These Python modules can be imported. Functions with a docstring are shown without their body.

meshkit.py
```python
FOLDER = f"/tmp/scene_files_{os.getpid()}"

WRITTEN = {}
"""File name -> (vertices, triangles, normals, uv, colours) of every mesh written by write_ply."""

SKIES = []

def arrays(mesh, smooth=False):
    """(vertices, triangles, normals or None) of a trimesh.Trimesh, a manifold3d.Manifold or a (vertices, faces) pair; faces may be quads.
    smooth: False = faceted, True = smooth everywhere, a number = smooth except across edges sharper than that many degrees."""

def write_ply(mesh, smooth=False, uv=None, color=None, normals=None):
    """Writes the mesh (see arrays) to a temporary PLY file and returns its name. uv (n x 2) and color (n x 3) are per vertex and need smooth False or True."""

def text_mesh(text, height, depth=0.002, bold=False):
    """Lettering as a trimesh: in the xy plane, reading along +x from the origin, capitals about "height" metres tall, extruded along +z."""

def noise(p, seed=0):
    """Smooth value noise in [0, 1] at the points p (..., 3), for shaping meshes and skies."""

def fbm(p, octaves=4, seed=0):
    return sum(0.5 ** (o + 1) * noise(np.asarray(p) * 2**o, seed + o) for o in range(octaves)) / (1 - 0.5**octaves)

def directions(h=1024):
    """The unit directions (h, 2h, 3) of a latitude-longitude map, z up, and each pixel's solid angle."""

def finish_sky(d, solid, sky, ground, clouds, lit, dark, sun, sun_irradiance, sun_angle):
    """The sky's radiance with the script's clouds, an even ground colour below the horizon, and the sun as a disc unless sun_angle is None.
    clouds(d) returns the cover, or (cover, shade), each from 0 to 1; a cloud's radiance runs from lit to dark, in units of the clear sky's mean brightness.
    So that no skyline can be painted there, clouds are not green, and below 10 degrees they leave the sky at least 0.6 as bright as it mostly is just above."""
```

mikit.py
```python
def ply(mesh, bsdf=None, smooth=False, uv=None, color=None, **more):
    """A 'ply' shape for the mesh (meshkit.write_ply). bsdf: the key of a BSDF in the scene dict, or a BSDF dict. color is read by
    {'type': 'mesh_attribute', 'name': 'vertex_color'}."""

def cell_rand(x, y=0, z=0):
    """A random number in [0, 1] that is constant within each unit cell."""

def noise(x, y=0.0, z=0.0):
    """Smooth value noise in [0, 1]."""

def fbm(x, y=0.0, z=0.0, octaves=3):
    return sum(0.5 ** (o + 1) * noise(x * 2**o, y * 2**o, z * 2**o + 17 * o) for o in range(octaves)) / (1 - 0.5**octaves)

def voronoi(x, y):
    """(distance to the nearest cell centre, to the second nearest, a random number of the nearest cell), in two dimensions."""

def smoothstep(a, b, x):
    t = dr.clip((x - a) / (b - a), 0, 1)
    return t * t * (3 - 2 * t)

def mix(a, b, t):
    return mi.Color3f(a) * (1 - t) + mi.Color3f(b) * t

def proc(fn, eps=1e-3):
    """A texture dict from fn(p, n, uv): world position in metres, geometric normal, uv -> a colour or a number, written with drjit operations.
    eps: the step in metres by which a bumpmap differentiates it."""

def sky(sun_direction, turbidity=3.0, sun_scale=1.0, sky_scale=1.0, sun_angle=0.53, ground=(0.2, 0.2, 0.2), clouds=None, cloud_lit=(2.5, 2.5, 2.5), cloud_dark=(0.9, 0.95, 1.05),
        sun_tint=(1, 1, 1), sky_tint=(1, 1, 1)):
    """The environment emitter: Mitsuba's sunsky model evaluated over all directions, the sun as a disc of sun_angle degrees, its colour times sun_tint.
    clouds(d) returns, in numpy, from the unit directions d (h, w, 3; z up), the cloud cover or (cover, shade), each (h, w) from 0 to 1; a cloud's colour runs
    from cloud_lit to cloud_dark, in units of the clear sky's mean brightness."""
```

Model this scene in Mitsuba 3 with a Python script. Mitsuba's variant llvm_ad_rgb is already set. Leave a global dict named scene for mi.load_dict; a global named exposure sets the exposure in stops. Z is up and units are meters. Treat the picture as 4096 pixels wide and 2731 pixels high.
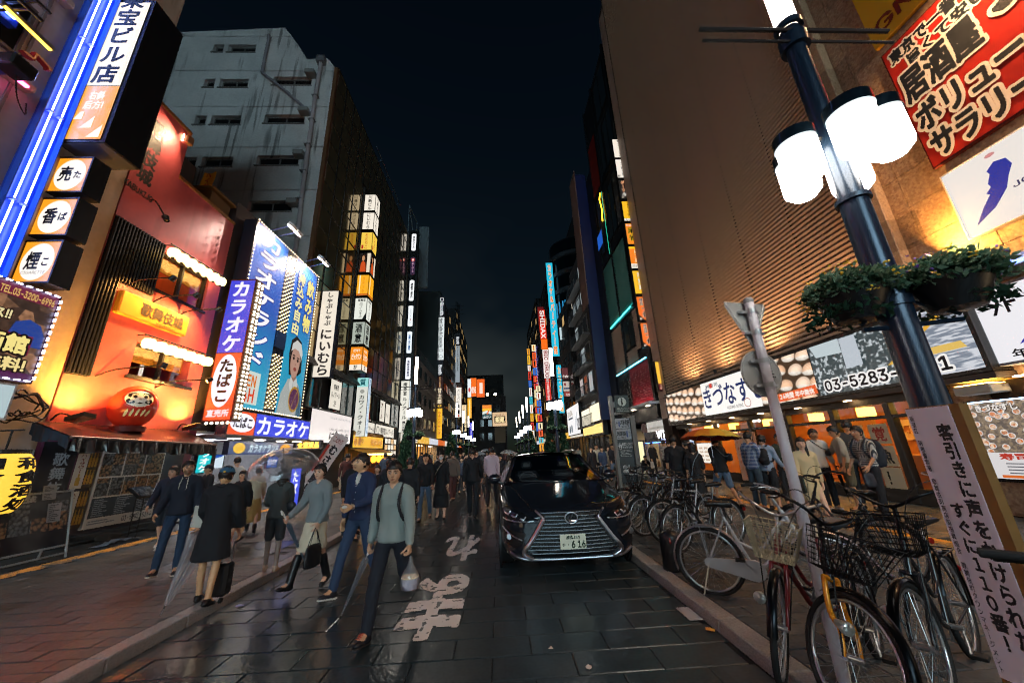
import glob, math, random
import numpy as np, trimesh, manifold3d as m3, mitsuba as mi, drjit as dr, mikit, meshkit
from mikit import proc, noise, fbm, voronoi, cell_rand, smoothstep, mix
from PIL import Image, ImageDraw, ImageFont
from shapely import affinity, box as sbox, union_all, Polygon
from shapely.geometry import Point
T = mi.ScalarTransform4f
rng = random.Random(7)
nrng = np.random.default_rng(7)
scene, labels = {}, {}
# ---- camera, sky, exposure -------------------------------------------------------------------------------------------
scene['camera'] = {'type': 'perspective', 'fov': 109.964, 'fov_axis': 'x', 'near_clip': 0.05, 'far_clip': 2000.0,
       'to_world': T().look_at(origin=[0, 0, 1.7], target=[0.04388, 0.95541, 1.99199], up=[0.02845, -0.29335, 0.95558])}
def night_clouds(d):
 """Low rain cloud lit from below by the town: noise over the whole sky, thicker towards the horizon."""
 el = d[..., 2]
 n = meshkit.fbm(d * [2.6, 2.6, 3.4] + 11.3, 4, 5)
 low = np.clip(1.15 - el * 1.7, 0, 1) ** 2
 return np.clip((n - 0.44) * 3.2, 0, 1) * low
exposure = 1.3
scene['sky'] = {**mikit.sky((0.3, -0.5, 0.08), turbidity=3, sun_scale=0.0, sky_scale=0.07, clouds=night_clouds,
       cloud_lit=(9, 10.5, 10), cloud_dark=(4, 4.6, 4.5), sky_tint=(0.55, 0.8, 1.0)), 'sampling_weight': 2.0}
SIGN = 0.48  # radiance of a white sign panel
# ---- naming ----------------------------------------------------------------------------------------------------------
taken, bare = set(), set()
def uniq(k):
 if k not in taken:
  taken.add(k)
  return k
 i = 1
 while f'{k}_{i:03d}' in taken:
  i += 1
 k = f'{k}_{i:03d}'
 taken.add(k)
 return k
def thing(name, label, cat, group=None):
 k = uniq(name)
 bare.add(k)
 labels[k] = {'label': label, 'category': cat}
 if group:
  labels[k]['group'] = group
 return k
def lin(h):
 c = np.array([int(h[i:i + 2], 16) / 255 for i in (0, 2, 4)])
 return np.where(c <= 0.04045, c / 12.92, ((c + 0.055) / 1.055) ** 2.4)
def rgb(v):
 return {'type': 'rgb', 'value': [float(x) for x in v]}
def area_of(mesh):
 v, f, _ = meshkit.arrays(mesh)
 a = np.linalg.norm(np.cross(v[f[:, 1]] - v[f[:, 0]], v[f[:, 2]] - v[f[:, 0]]), axis=1) / 2
 return a.sum(), v.mean(0)
def add(key, mesh, bsdf, smooth=False, glow=None, power=None, uv=None, color=None):
 """One entry of the scene. glow: the radiance of a face that gives off light (three numbers or a texture)."""
 if key in bare:
  bare.discard(key)
 else:
  key = uniq(key)
 if isinstance(glow, dict):  # a lit print
  fn = mikit._FUNCTIONS[glow['fn']]
  glow = proc(lambda p, n, uv, fn=fn: fn(p, n, uv) * SIGN)
 elif glow is not None and np.max(glow) <= 1.15:
  glow = np.asarray(glow) * SIGN
 if isinstance(glow, dict) and uv is None:  # a lit print needs coordinates of its own
  uv = np.array([[0, 0], [1, 0], [1, 1], [0, 1.0]])
 d = mikit.ply(mesh, bsdf, smooth, uv=uv, color=color)
 if glow is not None:
  a, c = area_of(mesh)
  lum = float(np.mean(glow)) if not isinstance(glow, dict) else (power or 0.5)
  d2 = max(((c - [0, 7, 1.5]) ** 2).sum(), 6.0)
  w = a * lum / d2
  d['emitter'] = {'type': 'area', 'radiance': glow if isinstance(glow, dict) else rgb(glow), 'sampling_weight': float(w if w > 2e-4 else 0.0)}
 scene[key] = d
 return key
def stuff(key, label):
 labels[key] = {'label': label, 'kind': 'stuff'}
def structure(key, label=None):
 labels[key] = {'kind': 'structure', **({'label': label} if label else {})}
def beam(k, pos, aim, power, colour, angle=38, soft=0.45):
 """The light of a reflector lamp: a cone from its lens."""
 pos, aim = np.asarray(pos, float), np.asarray(aim, float)
 scene[uniq('light_of_' + k)] = {'type': 'spot', 'to_world': T().look_at(origin=pos.tolist(), target=aim.tolist(), up=[0.1, 0.2, 1]), 'intensity': rgb(lin(colour) * power), 'cutoff_angle': float(angle), 'beam_width': float(angle * soft)}
# ---- materials -------------------------------------------------------------------------------------------------------
def M(h, rough=0.5, metal=0.0, spec=0.5, coat=0.0, lit=None):
 """A plain painted, plastic or metal material; h is its colour as sRGB hex."""
 k = f'mat_{h}_{int(rough * 100)}_{int(metal * 100)}_{int(spec * 100)}_{int(coat * 100)}'
 if k not in scene:
  p = {'type': 'principled', 'base_color': rgb(lin(h)), 'roughness': rough, 'metallic': metal, 'specular': spec}
  if coat:
   p.update(clearcoat=coat, clearcoat_gloss=0.95)
  scene[k] = {'type': 'twosided', 'bsdf': p}
 return k
def proc_mat(key, colour, rough=0.6, bump=None, scale=1.0, eps=2e-3, spec=0.5, metal=0.0):
 p = {'type': 'principled', 'base_color': proc(colour), 'roughness': rough if isinstance(rough, float) else proc(rough), 'specular': spec, 'metallic': metal}
 if bump is not None:
  p = {'type': 'bumpmap', 'arbitrary': proc(bump, eps), 'scale': scale, 'bsdf': p}
 scene[key] = {'type': 'twosided', 'bsdf': p}
 return key
scene['glass'] = {'type': 'thindielectric', 'int_ior': 1.5}
scene['vinyl'] = {'type': 'blendbsdf', 'weight': 0.09, 'a': {'type': 'thindielectric', 'int_ior': 1.35},
      'b': {'type': 'twosided', 'bsdf': {'type': 'roughplastic', 'diffuse_reflectance': rgb((0.6, 0.62, 0.7)), 'alpha': 0.2}}}
# ---- mesh helpers: a mesh is (vertices, triangles) ---------------------------------------------------------------------
def join(*ms):
 vs, fs, n = [], [], 0
 for v, f in ms:
  v, f = np.asarray(v, float), np.asarray(f, int)
  if f.shape[1] == 4:
   f = np.vstack([f[:, [0, 1, 2]], f[:, [0, 2, 3]]])
  vs.append(v)
  fs.append(f + n)
  n += len(v)
 return np.vstack(vs), np.vstack(fs)
BOXF = np.array([[0, 2, 3, 1], [4, 5, 7, 6], [0, 1, 5, 4], [2, 6, 7, 3], [0, 4, 6, 2], [1, 3, 7, 5]])
def box(x0, x1, y0, y1, z0, z1):
 return np.array([[x, y, z] for x in (x0, x1) for y in (y0, y1) for z in (z0, z1)], float), np.vstack([BOXF[:, [0, 2, 1]], BOXF[:, [0, 3, 2]]])
def rbox(x0, x1, y0, y1, z0, z1, b=0.01):
 """A box with chamfered edges."""
 c = []
 for d in ((b, b, 0), (b, 0, b), (0, b, b)):
  c.append(box(x0 + d[0], x1 - d[0], y0 + d[1], y1 - d[1], z0 + d[2], z1 - d[2])[0])
 h = trimesh.convex.convex_hull(np.vstack(c))
 return np.array(h.vertices), np.array(h.faces)
def obox(c, u, v, w, a, b, d):
 """A box about c with half sizes a, b, d along the unit vectors u, v, w."""
 p, f = box(-a, a, -b, b, -d, d)
 return np.asarray(c, float) + p @ np.array([u, v, w], float), f
def frame_of(t):
 t = np.asarray(t, float)
 t = t / (np.linalg.norm(t) + 1e-12)
 a = np.cross(t, [0, 0, 1.0] if abs(t[2]) < 0.95 else [0, 1.0, 0])
 a /= np.linalg.norm(a)
 return t, a, np.cross(t, a)
def tube(pts, r, n=8, cap=True, closed=False):
 p = np.asarray(pts, float)
 m = len(p)
 r = np.broadcast_to(np.asarray(r, float), (m,))
 t = np.roll(p, -1, 0) - np.roll(p, 1, 0) if closed else np.gradient(p, axis=0)
 t /= np.linalg.norm(t, axis=1, keepdims=True) + 1e-12
 _, a, _ = frame_of(t[0])
 ring, ang, out = [], np.arange(n) * 2 * np.pi / n, []
 for i in range(m):
  a = a - t[i] * (a @ t[i])
  a /= np.linalg.norm(a) + 1e-12
  b = np.cross(t[i], a)
  out.append(p[i] + r[i] * (np.cos(ang)[:, None] * a + np.sin(ang)[:, None] * b))
 v = np.vstack(out)
 k = m if closed else m - 1
 i, j = np.meshgrid(np.arange(k), np.arange(n), indexing='ij')
 i2, j2 = (i + 1) % m, (j + 1) % n
 q = np.stack([i * n + j, i * n + j2, i2 * n + j2, i2 * n + j], -1).reshape(-1, 4)
 f = np.vstack([q[:, [0, 1, 2]], q[:, [0, 2, 3]]])
 if cap and not closed:
  c0, c1 = len(v), len(v) + 1
  v = np.vstack([v, p[0], p[-1]])
  k = np.arange(n)
  f = np.vstack([f, np.stack([(k + 1) % n, k, k * 0 + c0], 1), np.stack([(m - 1) * n + k, (m - 1) * n + (k + 1) % n, k * 0 + c1], 1)])
 return v, f
def cyl(p0, p1, r0, r1=None, n=12):
 return tube([p0, p1], [r0, r0 if r1 is None else r1], n)
def lathe(profile, c=(0, 0, 0), n=24, u=(1, 0, 0), v=(0, 1, 0), w=(0, 0, 1)):
 """profile: (radius, height) pairs from bottom to top, turned about w through c."""
 pr = np.asarray(profile, float)
 ang = np.arange(n) * 2 * np.pi / n
 p = np.stack([pr[:, :1] * np.cos(ang), pr[:, :1] * np.sin(ang), np.repeat(pr[:, 1:], n, 1)], -1).reshape(-1, 3)
 i, j = np.meshgrid(np.arange(len(pr) - 1), np.arange(n), indexing='ij')
 j2 = (j + 1) % n
 q = np.stack([i * n + j, i * n + j2, (i + 1) * n + j2, (i + 1) * n + j], -1).reshape(-1, 4)
 return np.asarray(c, float) + p @ np.array([u, v, w], float), np.vstack([q[:, [0, 1, 2]], q[:, [0, 2, 3]]])
def ball(c, r, sub=2):
 s = trimesh.creation.icosphere(sub)
 return np.array(s.vertices) * r + c, np.array(s.faces)
def quad(a, b, c, d):
 return np.array([a, b, c, d], float), np.array([[0, 1, 2], [0, 2, 3]])
def grid(fn, nu, nv):
 u, v = np.meshgrid(np.linspace(0, 1, nu), np.linspace(0, 1, nv), indexing='ij')
 p = fn(u.ravel(), v.ravel())
 i, j = np.meshgrid(np.arange(nu - 1), np.arange(nv - 1), indexing='ij')
 q = np.stack([i * nv + j, (i + 1) * nv + j, (i + 1) * nv + j + 1, i * nv + j + 1], -1).reshape(-1, 4)
 return p, np.vstack([q[:, [0, 1, 2]], q[:, [0, 2, 3]]])
def prism(poly, h):
 """A shapely polygon as a slab of height h."""
 ms = []
 for g in getattr(poly, 'geoms', [poly]):
  if g.geom_type == 'Polygon' and g.area > 1e-9:
   m = trimesh.creation.extrude_polygon(g, h, engine='earcut')
   ms.append((np.array(m.vertices), np.array(m.faces)))
 return join(*ms)
def flat(poly):
 ms = []
 for g in getattr(poly, 'geoms', [poly]):
  if g.geom_type == 'Polygon' and g.area > 1e-9:
   v, f = trimesh.creation.triangulate_polygon(g, engine='earcut')
   ms.append((np.column_stack([v, np.zeros(len(v))]), np.asarray(f)))
 return join(*ms) if ms else None
def upright(m):
 """Triangles of a flat mesh in xy, all facing +z."""
 v, f = m
 e, g = v[f[:, 1]] - v[f[:, 0]], v[f[:, 2]] - v[f[:, 0]]
 n = e[:, 0] * g[:, 1] - e[:, 1] * g[:, 0]
 f = f.copy()
 f[n < 0] = f[n < 0][:, ::-1]
 return v, f
def spline(pts, n=24):
 """A smooth curve through the points (Catmull-Rom)."""
 p = np.asarray(pts, float)
 p = np.vstack([2 * p[0] - p[1], p, 2 * p[-1] - p[-2]])
 out = []
 for t in np.linspace(0, len(p) - 3 - 1e-9, n):
  i, s = int(t), t - int(t)
  a, b, c, d = p[i:i + 4]
  out.append(0.5 * (2 * b + (c - a) * s + (2 * a - 5 * b + 4 * c - d) * s * s + (3 * b - a - 3 * c + d) * s ** 3))
 return np.array(out)
# ---- lettering ---------------------------------------------------------------------------------------------------------
FONTS = {'cjk': glob.glob('/opt/blender-*/*/datafiles/fonts/Noto Sans CJK Regular.woff2')[0], 'latin': glob.glob('/opt/blender-*/*/datafiles/fonts/Inter.woff2')[0]}
_font, _glyph = {}, {}
def glyph(ch, bold=0.04, size=44):
 """(outline of one character in em units, advance). Its baseline is y = 0."""
 key = (ch, bold, size)
 if key in _glyph:
  return _glyph[key]
 name = 'latin' if ord(ch) < 128 else 'cjk'
 if (name, size) not in _font:
  _font[name, size] = ImageFont.truetype(FONTS[name], size)
 fnt, sw = _font[name, size], max(0, round(bold * size))
 x0, y0, x1, y1 = fnt.getbbox(ch, anchor='ls', stroke_width=sw)
 adv = fnt.getlength(ch) / size
 if x1 - x0 < 1 or y1 - y0 < 1:
  _glyph[key] = (None, adv)
  return _glyph[key]
 im = Image.new('L', (x1 - x0 + 8, y1 - y0 + 8))
 ImageDraw.Draw(im).text((4 - x0, 4 - y0), ch, 255, fnt, anchor='ls', stroke_width=sw)
 on = np.pad(np.asarray(im) > 120, ((0, 0), (1, 1))).astype(np.int8)
 rows, starts = np.nonzero(np.diff(on, axis=1) == 1)
 ends = np.nonzero(np.diff(on, axis=1) == -1)[1]
 shape = union_all(sbox(starts, -rows - 1, ends, -rows)).buffer(0.55).buffer(-0.55).simplify(0.6)
 shape = affinity.affine_transform(shape, [1 / size, 0, 0, 1 / size, (x0 - 4) / size, (4 - y0) / size])
 _glyph[key] = (shape, adv)
 return _glyph[key]
def letters(text, u0, v0, u1, v1, flags='', size=44):
 """The flat outline of a text that fills the rectangle. flags: v upright column, r turned a quarter clockwise, b bold, t thin, x slanted."""
 bold = 0.036 if 'b' in flags else 0.0 if 't' in flags else 0.014
 out = []
 if 'v' in flags:
  n = len(text)
  for i, ch in enumerate(text):
   g, adv = glyph(ch, bold, size)
   if g is None:
    continue
   if ch in 'ー~～':
    g = affinity.rotate(g, -90, origin=(adv / 2, 0.38))
   a, b = v1 - (v1 - v0) * (i + 1) / n, v1 - (v1 - v0) * i / n
   lo, hi = (0.0, 0.74) if ord(ch) < 128 else (-0.12, 0.88)
   k = 0.94
   if ord(ch) < 128:
    lo, hi = lo - 0.12, hi + 0.12
   cx, cw = (u0 + u1) / 2, (u1 - u0) * k * (adv * 1.15 if ord(ch) < 128 else 1.0)
   out.append(affinity.affine_transform(g, [cw / adv, 0, 0, (b - a) * k / (hi - lo), cx - cw / 2, (a + b) / 2 - (b - a) * k * (hi + lo) / 2 / (hi - lo)]))
 else:
  x, parts = 0.0, []
  for ch in text:
   g, adv = glyph(ch, bold, size)
   if g is not None:
    parts.append(affinity.translate(g, x, 0))
   x += adv
  asc = all(ord(c) < 128 for c in text)
  lo, hi = (-0.02, 0.74) if asc else (-0.12, 0.88)
  if 'r' in flags:
   for g in parts:  # reads from top to bottom
    out.append(affinity.affine_transform(g, [0, (u1 - u0) / (hi - lo), -(v1 - v0) / x, 0, u0 - lo * (u1 - u0) / (hi - lo), v1]))
  else:
   s = 0.22 if 'x' in flags else 0.0
   for g in parts:
    out.append(affinity.affine_transform(g, [(u1 - u0) / x, s * (v1 - v0) / (hi - lo), 0, (v1 - v0) / (hi - lo), u0, v0 - lo * (v1 - v0) / (hi - lo)]))
 return union_all(out) if out else None
# ---- signs -------------------------------------------------------------------------------------------------------------
class Face:
 """An upright rectangle: o its lower left corner as its reader sees it, u to the reader's right, n towards the reader."""
 def __init__(self, o, u, w, h, v=(0, 0, 1)):
  self.o, self.u, self.v, self.w, self.h = np.asarray(o, float), np.asarray(u, float), np.asarray(v, float), float(w), float(h)
  self.n = np.cross(self.u, self.v)
 def at(self, m, off=0.0):
  """A flat mesh in metres of the face, laid on it."""
  p = m[0]
  return self.o + p[:, :1] * self.u + p[:, 1:2] * self.v + (p[:, 2:3] + off) * self.n, m[1]
 def rect(self, a=0.0, b=0.0, c=1.0, d=1.0, off=0.0):
  return self.at((np.array([[a * self.w, b * self.h, 0], [c * self.w, b * self.h, 0], [c * self.w, d * self.h, 0], [a * self.w, d * self.h, 0]]), np.array([[0, 1, 2], [0, 2, 3]])), off)
 def slab(self, a, b, c, d, lo, hi):
  p, f = box(a * self.w, c * self.w, b * self.h, d * self.h, lo, hi)
  q = self.at((p, f))
  return q
def FL(x, y0, y1, z0, z1):
 return Face((x, y0, z0), (0, 1, 0), y1 - y0, z1 - z0)
def FR(x, y0, y1, z0, z1):
 return Face((x, y1, z0), (0, -1, 0), y1 - y0, z1 - z0)
def FC(y, x0, x1, z0, z1):
 return Face((x0, y, z0), (1, 0, 0), x1 - x0, z1 - z0)
def shape_on(face, poly):
 """A polygon given in fractions of the face, as a mesh in metres of the face."""
 p = affinity.scale(poly, face.w, face.h, origin=(0, 0))
 m = flat(p)
 return None if m is None else upright(m)
def ell(cx, cy, rx, ry, n=24):
 a = np.linspace(0, 2 * np.pi, n, endpoint=False)
 return Polygon(np.column_stack([cx + rx * np.cos(a), cy + ry * np.sin(a)]))
GLOW = 1.0
def print_on(key, face, items, em, size=44, off=0.004):
 """Prints on a face: (text or polygon, rectangle..., colour, flags). Same-coloured runs become one part."""
 lay, runs = off, []
 for it in items:
  if isinstance(it[0], str):
   text, a, b, c, d, col = it[:6]
   fl = it[6] if len(it) > 6 else ''
   g = letters(text, a * face.w, b * face.h, c * face.w, d * face.h, fl, size)
   if g is None:
    continue
   g = affinity.scale(g, 1 / face.w, 1 / face.h, origin=(0, 0))
   name = 'lettering'
   if len(it) > 7:
    ol = affinity.scale(affinity.scale(g, face.w, face.h, origin=(0, 0)).buffer(it[8] * face.h, quad_segs=3).simplify(0.002), 1 / face.w, 1 / face.h, origin=(0, 0))
    runs.append((name, ol, it[7]))
  else:
   g, col, name = it[0], it[1], 'print'
  if runs and runs[-1][2] == col and runs[-1][0] == name:
   runs[-1] = (name, union_all([runs[-1][1], g]), col)
  else:
   runs.append((name, g, col))
 for name, g, col in runs:
  m = shape_on(face, g)
  if m is None:
   continue
  c = lin(col)
  if em and c.mean() > 0.03:
   add(key + '__' + name, face.at(m, lay), M('202020', 0.4), glow=c * em)
  else:
   add(key + '__' + name, face.at(m, lay), M(col, 0.6))
  lay += 0.003
def sign(label, face, depth, colour, items=(), em=1.0, side=None, name='shop_sign', cat='sign', group=None, cab='15181c', rim=0.03, size=44, back=True, key=None, radiance=None):
 """A cabinet sign: a lit panel in a dark cabinet with a rim, and what is printed on it. side: colour of a lit side face (to the reader's right 'r' or left 'l', items)."""
 k = key or thing(name, label, cat, group)
 w, h = face.w, face.h
 r = rim
 cabm = face.at(box(-r, w + r, -r, h + r, -depth, -0.012))
 bars = [box(-r, w + r, -r, 0, -0.01, 0.02), box(-r, w + r, h, h + r, -0.01, 0.02), box(-r, 0, 0, h, -0.01, 0.02), box(w, w + r, 0, h, -0.01, 0.02)]
 add(k + '__cabinet', cabm, M(cab, 0.45))
 if r:
  add(k + '__rim', face.at(join(*bars)), M(cab, 0.4))
 if radiance is not None:
  add(k + '__panel', face.rect(), M('303030', 0.3), glow=radiance, power=0.4 * em)
 elif em:
  add(k + '__panel', face.rect(), M('404040', 0.25), glow=lin(colour) * em)
 else:
  add(k + '__panel', face.rect(), M(colour, 0.5))
 print_on(k, face, items, em, size)
 if side:
  which, scol, sitems = side
  d = depth - 0.05
  o = face.o + face.u * (w + r + 0.004 if which == 'r' else -r - 0.004)
  sf = Face(o - face.n * 0.03, -face.n, d, h) if which == 'r' else Face(o - face.n * (d + 0.03), face.n, d, h)
  add(k + '__side_panel', sf.rect(), M('404040', 0.25), glow=lin(scol) * em)
  print_on(k, sf, sitems, em, size)
 return k
def bx(key, mat, *b, smooth=False):
 return add(key, join(*[box(*q) for q in b]), mat, smooth)
# ---- the setting: ground, road, pavements ------------------------------------------------------------------------------
def wet(p, a, b):
 return smoothstep(a, b, fbm(p.x * 0.55 + 3, p.y * 0.35 + 9, 0, 3))
def road_colour(p, n, uv):
 row, g = dr.floor((p.y + 0.02) / 0.345), fbm(p.x * 60, p.y * 60, 0, 2)
 slab = cell_rand(row, dr.floor((p.x + 0.01 + 0.345 * (row - 2 * dr.floor(row / 2))) / 0.69), 3)
 t = 0.55 + 0.4 * slab + 0.5 * (g - 0.5)
 return mix((0.009, 0.014, 0.016), (0.022, 0.031, 0.034), dr.clip(t, 0, 1))
def road_rough(p, n, uv):
 return 0.09 + 0.2 * wet(p, 0.42, 0.62) + 0.06 * fbm(p.x * 24, p.y * 24, 0, 2)
def road_bump(p, n, uv):
 return fbm(p.x * 46, p.y * 46, 0, 3) + 0.8 * fbm(p.x * 7, p.y * 7, 4, 2)
def walk_colour(p, n, uv):
 t = cell_rand(dr.floor(p.y / 0.2), dr.floor(p.x / 0.3), 5) * 0.45 + fbm(p.x * 40, p.y * 40, 0, 2) * 0.55
 stain = smoothstep(0.55, 0.72, fbm(p.x * 1.3, p.y * 1.3, 2, 3))
 return mix((0.030, 0.036, 0.040), (0.066, 0.073, 0.076), t) * (1 - 0.4 * stain)
def walk_rough(p, n, uv):
 return 0.34 + 0.25 * wet(p, 0.38, 0.66)
def stone_colour(p, n, uv):
 return mix((0.16, 0.15, 0.145), (0.33, 0.31, 0.30), fbm(p.x * 90, p.y * 90, p.z * 90, 2)) * (0.75 + 0.35 * fbm(p.x * 2, p.y * 2, 0, 2))
proc_mat('wet_slab', road_colour, road_rough, road_bump, 0.0026, 3e-3, spec=0.8)
proc_mat('walk_tile', walk_colour, walk_rough, road_bump, 0.002, 3e-3, spec=0.6)
proc_mat('kerb_granite', stone_colour, 0.45, road_bump, 0.002, 3e-3)
ROAD_L, ROAD_R = -3.5, 2.02
WALK_Z = 0.1
add('ground', box(-300, 300, -120, 600, -0.5, -0.03), M('1a1c1e', 0.7))
structure('ground', 'dark ground under the paving')
add('road', box(ROAD_L, ROAD_R, -14, 140, -0.03, -0.012), M('0c0e0f', 0.5))
structure('road', 'wet street paved with dark stone slabs')
def tile(x0, x1, y0, y1, z0, z1, b=0.006):
 """A paving slab: top with a small chamfer and sides, no bottom."""
 v = np.array([[x0, y0, z0], [x1, y0, z0], [x1, y1, z0], [x0, y1, z0], [x0, y0, z1 - b], [x1, y0, z1 - b], [x1, y1, z1 - b], [x0, y1, z1 - b],
      [x0 + b, y0 + b, z1], [x1 - b, y0 + b, z1], [x1 - b, y1 - b, z1], [x0 + b, y1 - b, z1]])
 q = [[8, 9, 10, 11]] + [[i, (i + 1) % 4, 4 + (i + 1) % 4, 4 + i] for i in range(4)] + [[4 + i, 4 + (i + 1) % 4, 8 + (i + 1) % 4, 8 + i] for i in range(4)]
 return v, np.array([[t[0], t[1], t[2]] for t in q] + [[t[0], t[2], t[3]] for t in q])
def pave(holder, name, mat, x0, x1, y0, y1, w, d, z0, z1, first, gap, skip=lambda x, y: False, phase=0.0):
 cells = []
 for r in range(int(math.floor(y0 / d)), int(math.ceil(y1 / d))):
  ya, off = r * d - 0.01, (w / 2 if r % 2 else 0) + phase
  xs = np.arange(math.floor((x0 - off) / w) * w + off, x1, w)
  for xa in xs:
   a, b = max(xa, x0), min(xa + w, x1)
   if b - a > 0.05 and not skip((a + b) / 2, ya + d / 2):
    cells.append((a, b, ya, ya + d))
 cells.sort(key=lambda c: (c[2] < 2.2, math.hypot((c[0] + c[1]) / 2, c[2])))
 rest = []
 for i, (a, b, c, e) in enumerate(cells):
  dz = nrng.uniform(-0.0022, 0.0022)
  m = tile(a + gap, b - gap, c + gap, e - gap, z0, z1 + dz)
  m[0][8:, 2] += nrng.uniform(-0.0012, 0.0012, 4)
  if i < first:
   add(f'{holder}__{name}', m, mat)
  else:
   rest.append(m)
 k = add(f'{holder}__{name}s_beyond', join(*rest), mat)
 stuff(k, f'the farther {name}s of the same paving')
pave('road', 'slab', 'wet_slab', ROAD_L + 0.02, ROAD_R - 0.02, -1.0, 60, 0.69, 0.345, -0.012, 0.0, 300, 0.005, phase=-0.11)
for nm, xa, xb, ta in (('left_pavement', -60, ROAD_L - 0.2, -8.1), ('right_pavement', ROAD_R + 0.2, 60, 6.78)):
 add(nm, box(xa, xb, -14, 140, -0.03, WALK_Z - 0.012), M('101112', 0.7))
 structure(nm, 'pavement of small dark paving stones')
 lo, hi = (-9.75, ROAD_L - 0.2) if xa < -10 else (ROAD_R + 0.2, 9.9)
 pave(nm, 'paving_stone', 'walk_tile', lo, hi, 0.0, 48, 0.6, 0.2, WALK_Z - 0.012, WALK_Z, 300, 0.004,
   skip=lambda x, y, t=ta: abs(x - t) < 0.17 or (abs(x + 4.75) < 0.55 and 7.3 < y < 8.6))
 # yellow guide line for the blind: ribbed tiles
 for y in np.arange(1.2, 46, 0.9):
  w = 0.3
  x0 = ta - w / 2
  add(f'{nm}__guide_tile', join(tile(x0, x0 + w, y + 0.004, y + 0.896, WALK_Z - 0.012, WALK_Z + 0.001),
           *[tile(x0 + 0.03 + i * 0.07, x0 + 0.06 + i * 0.07, y + 0.03, y + 0.87, WALK_Z, WALK_Z + 0.006, 0.004) for i in range(4)]), 'guide_yellow')
 # kerb stones
 k0 = xb if xa < -10 else xa - 0.2
 for i, y in enumerate(np.arange(-1.2, 58, 0.86)):
  add(f'{nm}__kerb_stone', rbox(k0 + 0.004, k0 + 0.196, y + 0.004, y + 0.856, -0.03, WALK_Z + 0.004, 0.012), 'kerb_granite')
def guide_colour(p, n, uv):
 worn = smoothstep(0.52, 0.6, fbm(p.x * 14, p.y * 5, 0, 3))
 return mix((0.62, 0.26, 0.03), (0.22, 0.13, 0.05), worn)
proc_mat('guide_yellow', guide_colour, 0.5)
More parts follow.
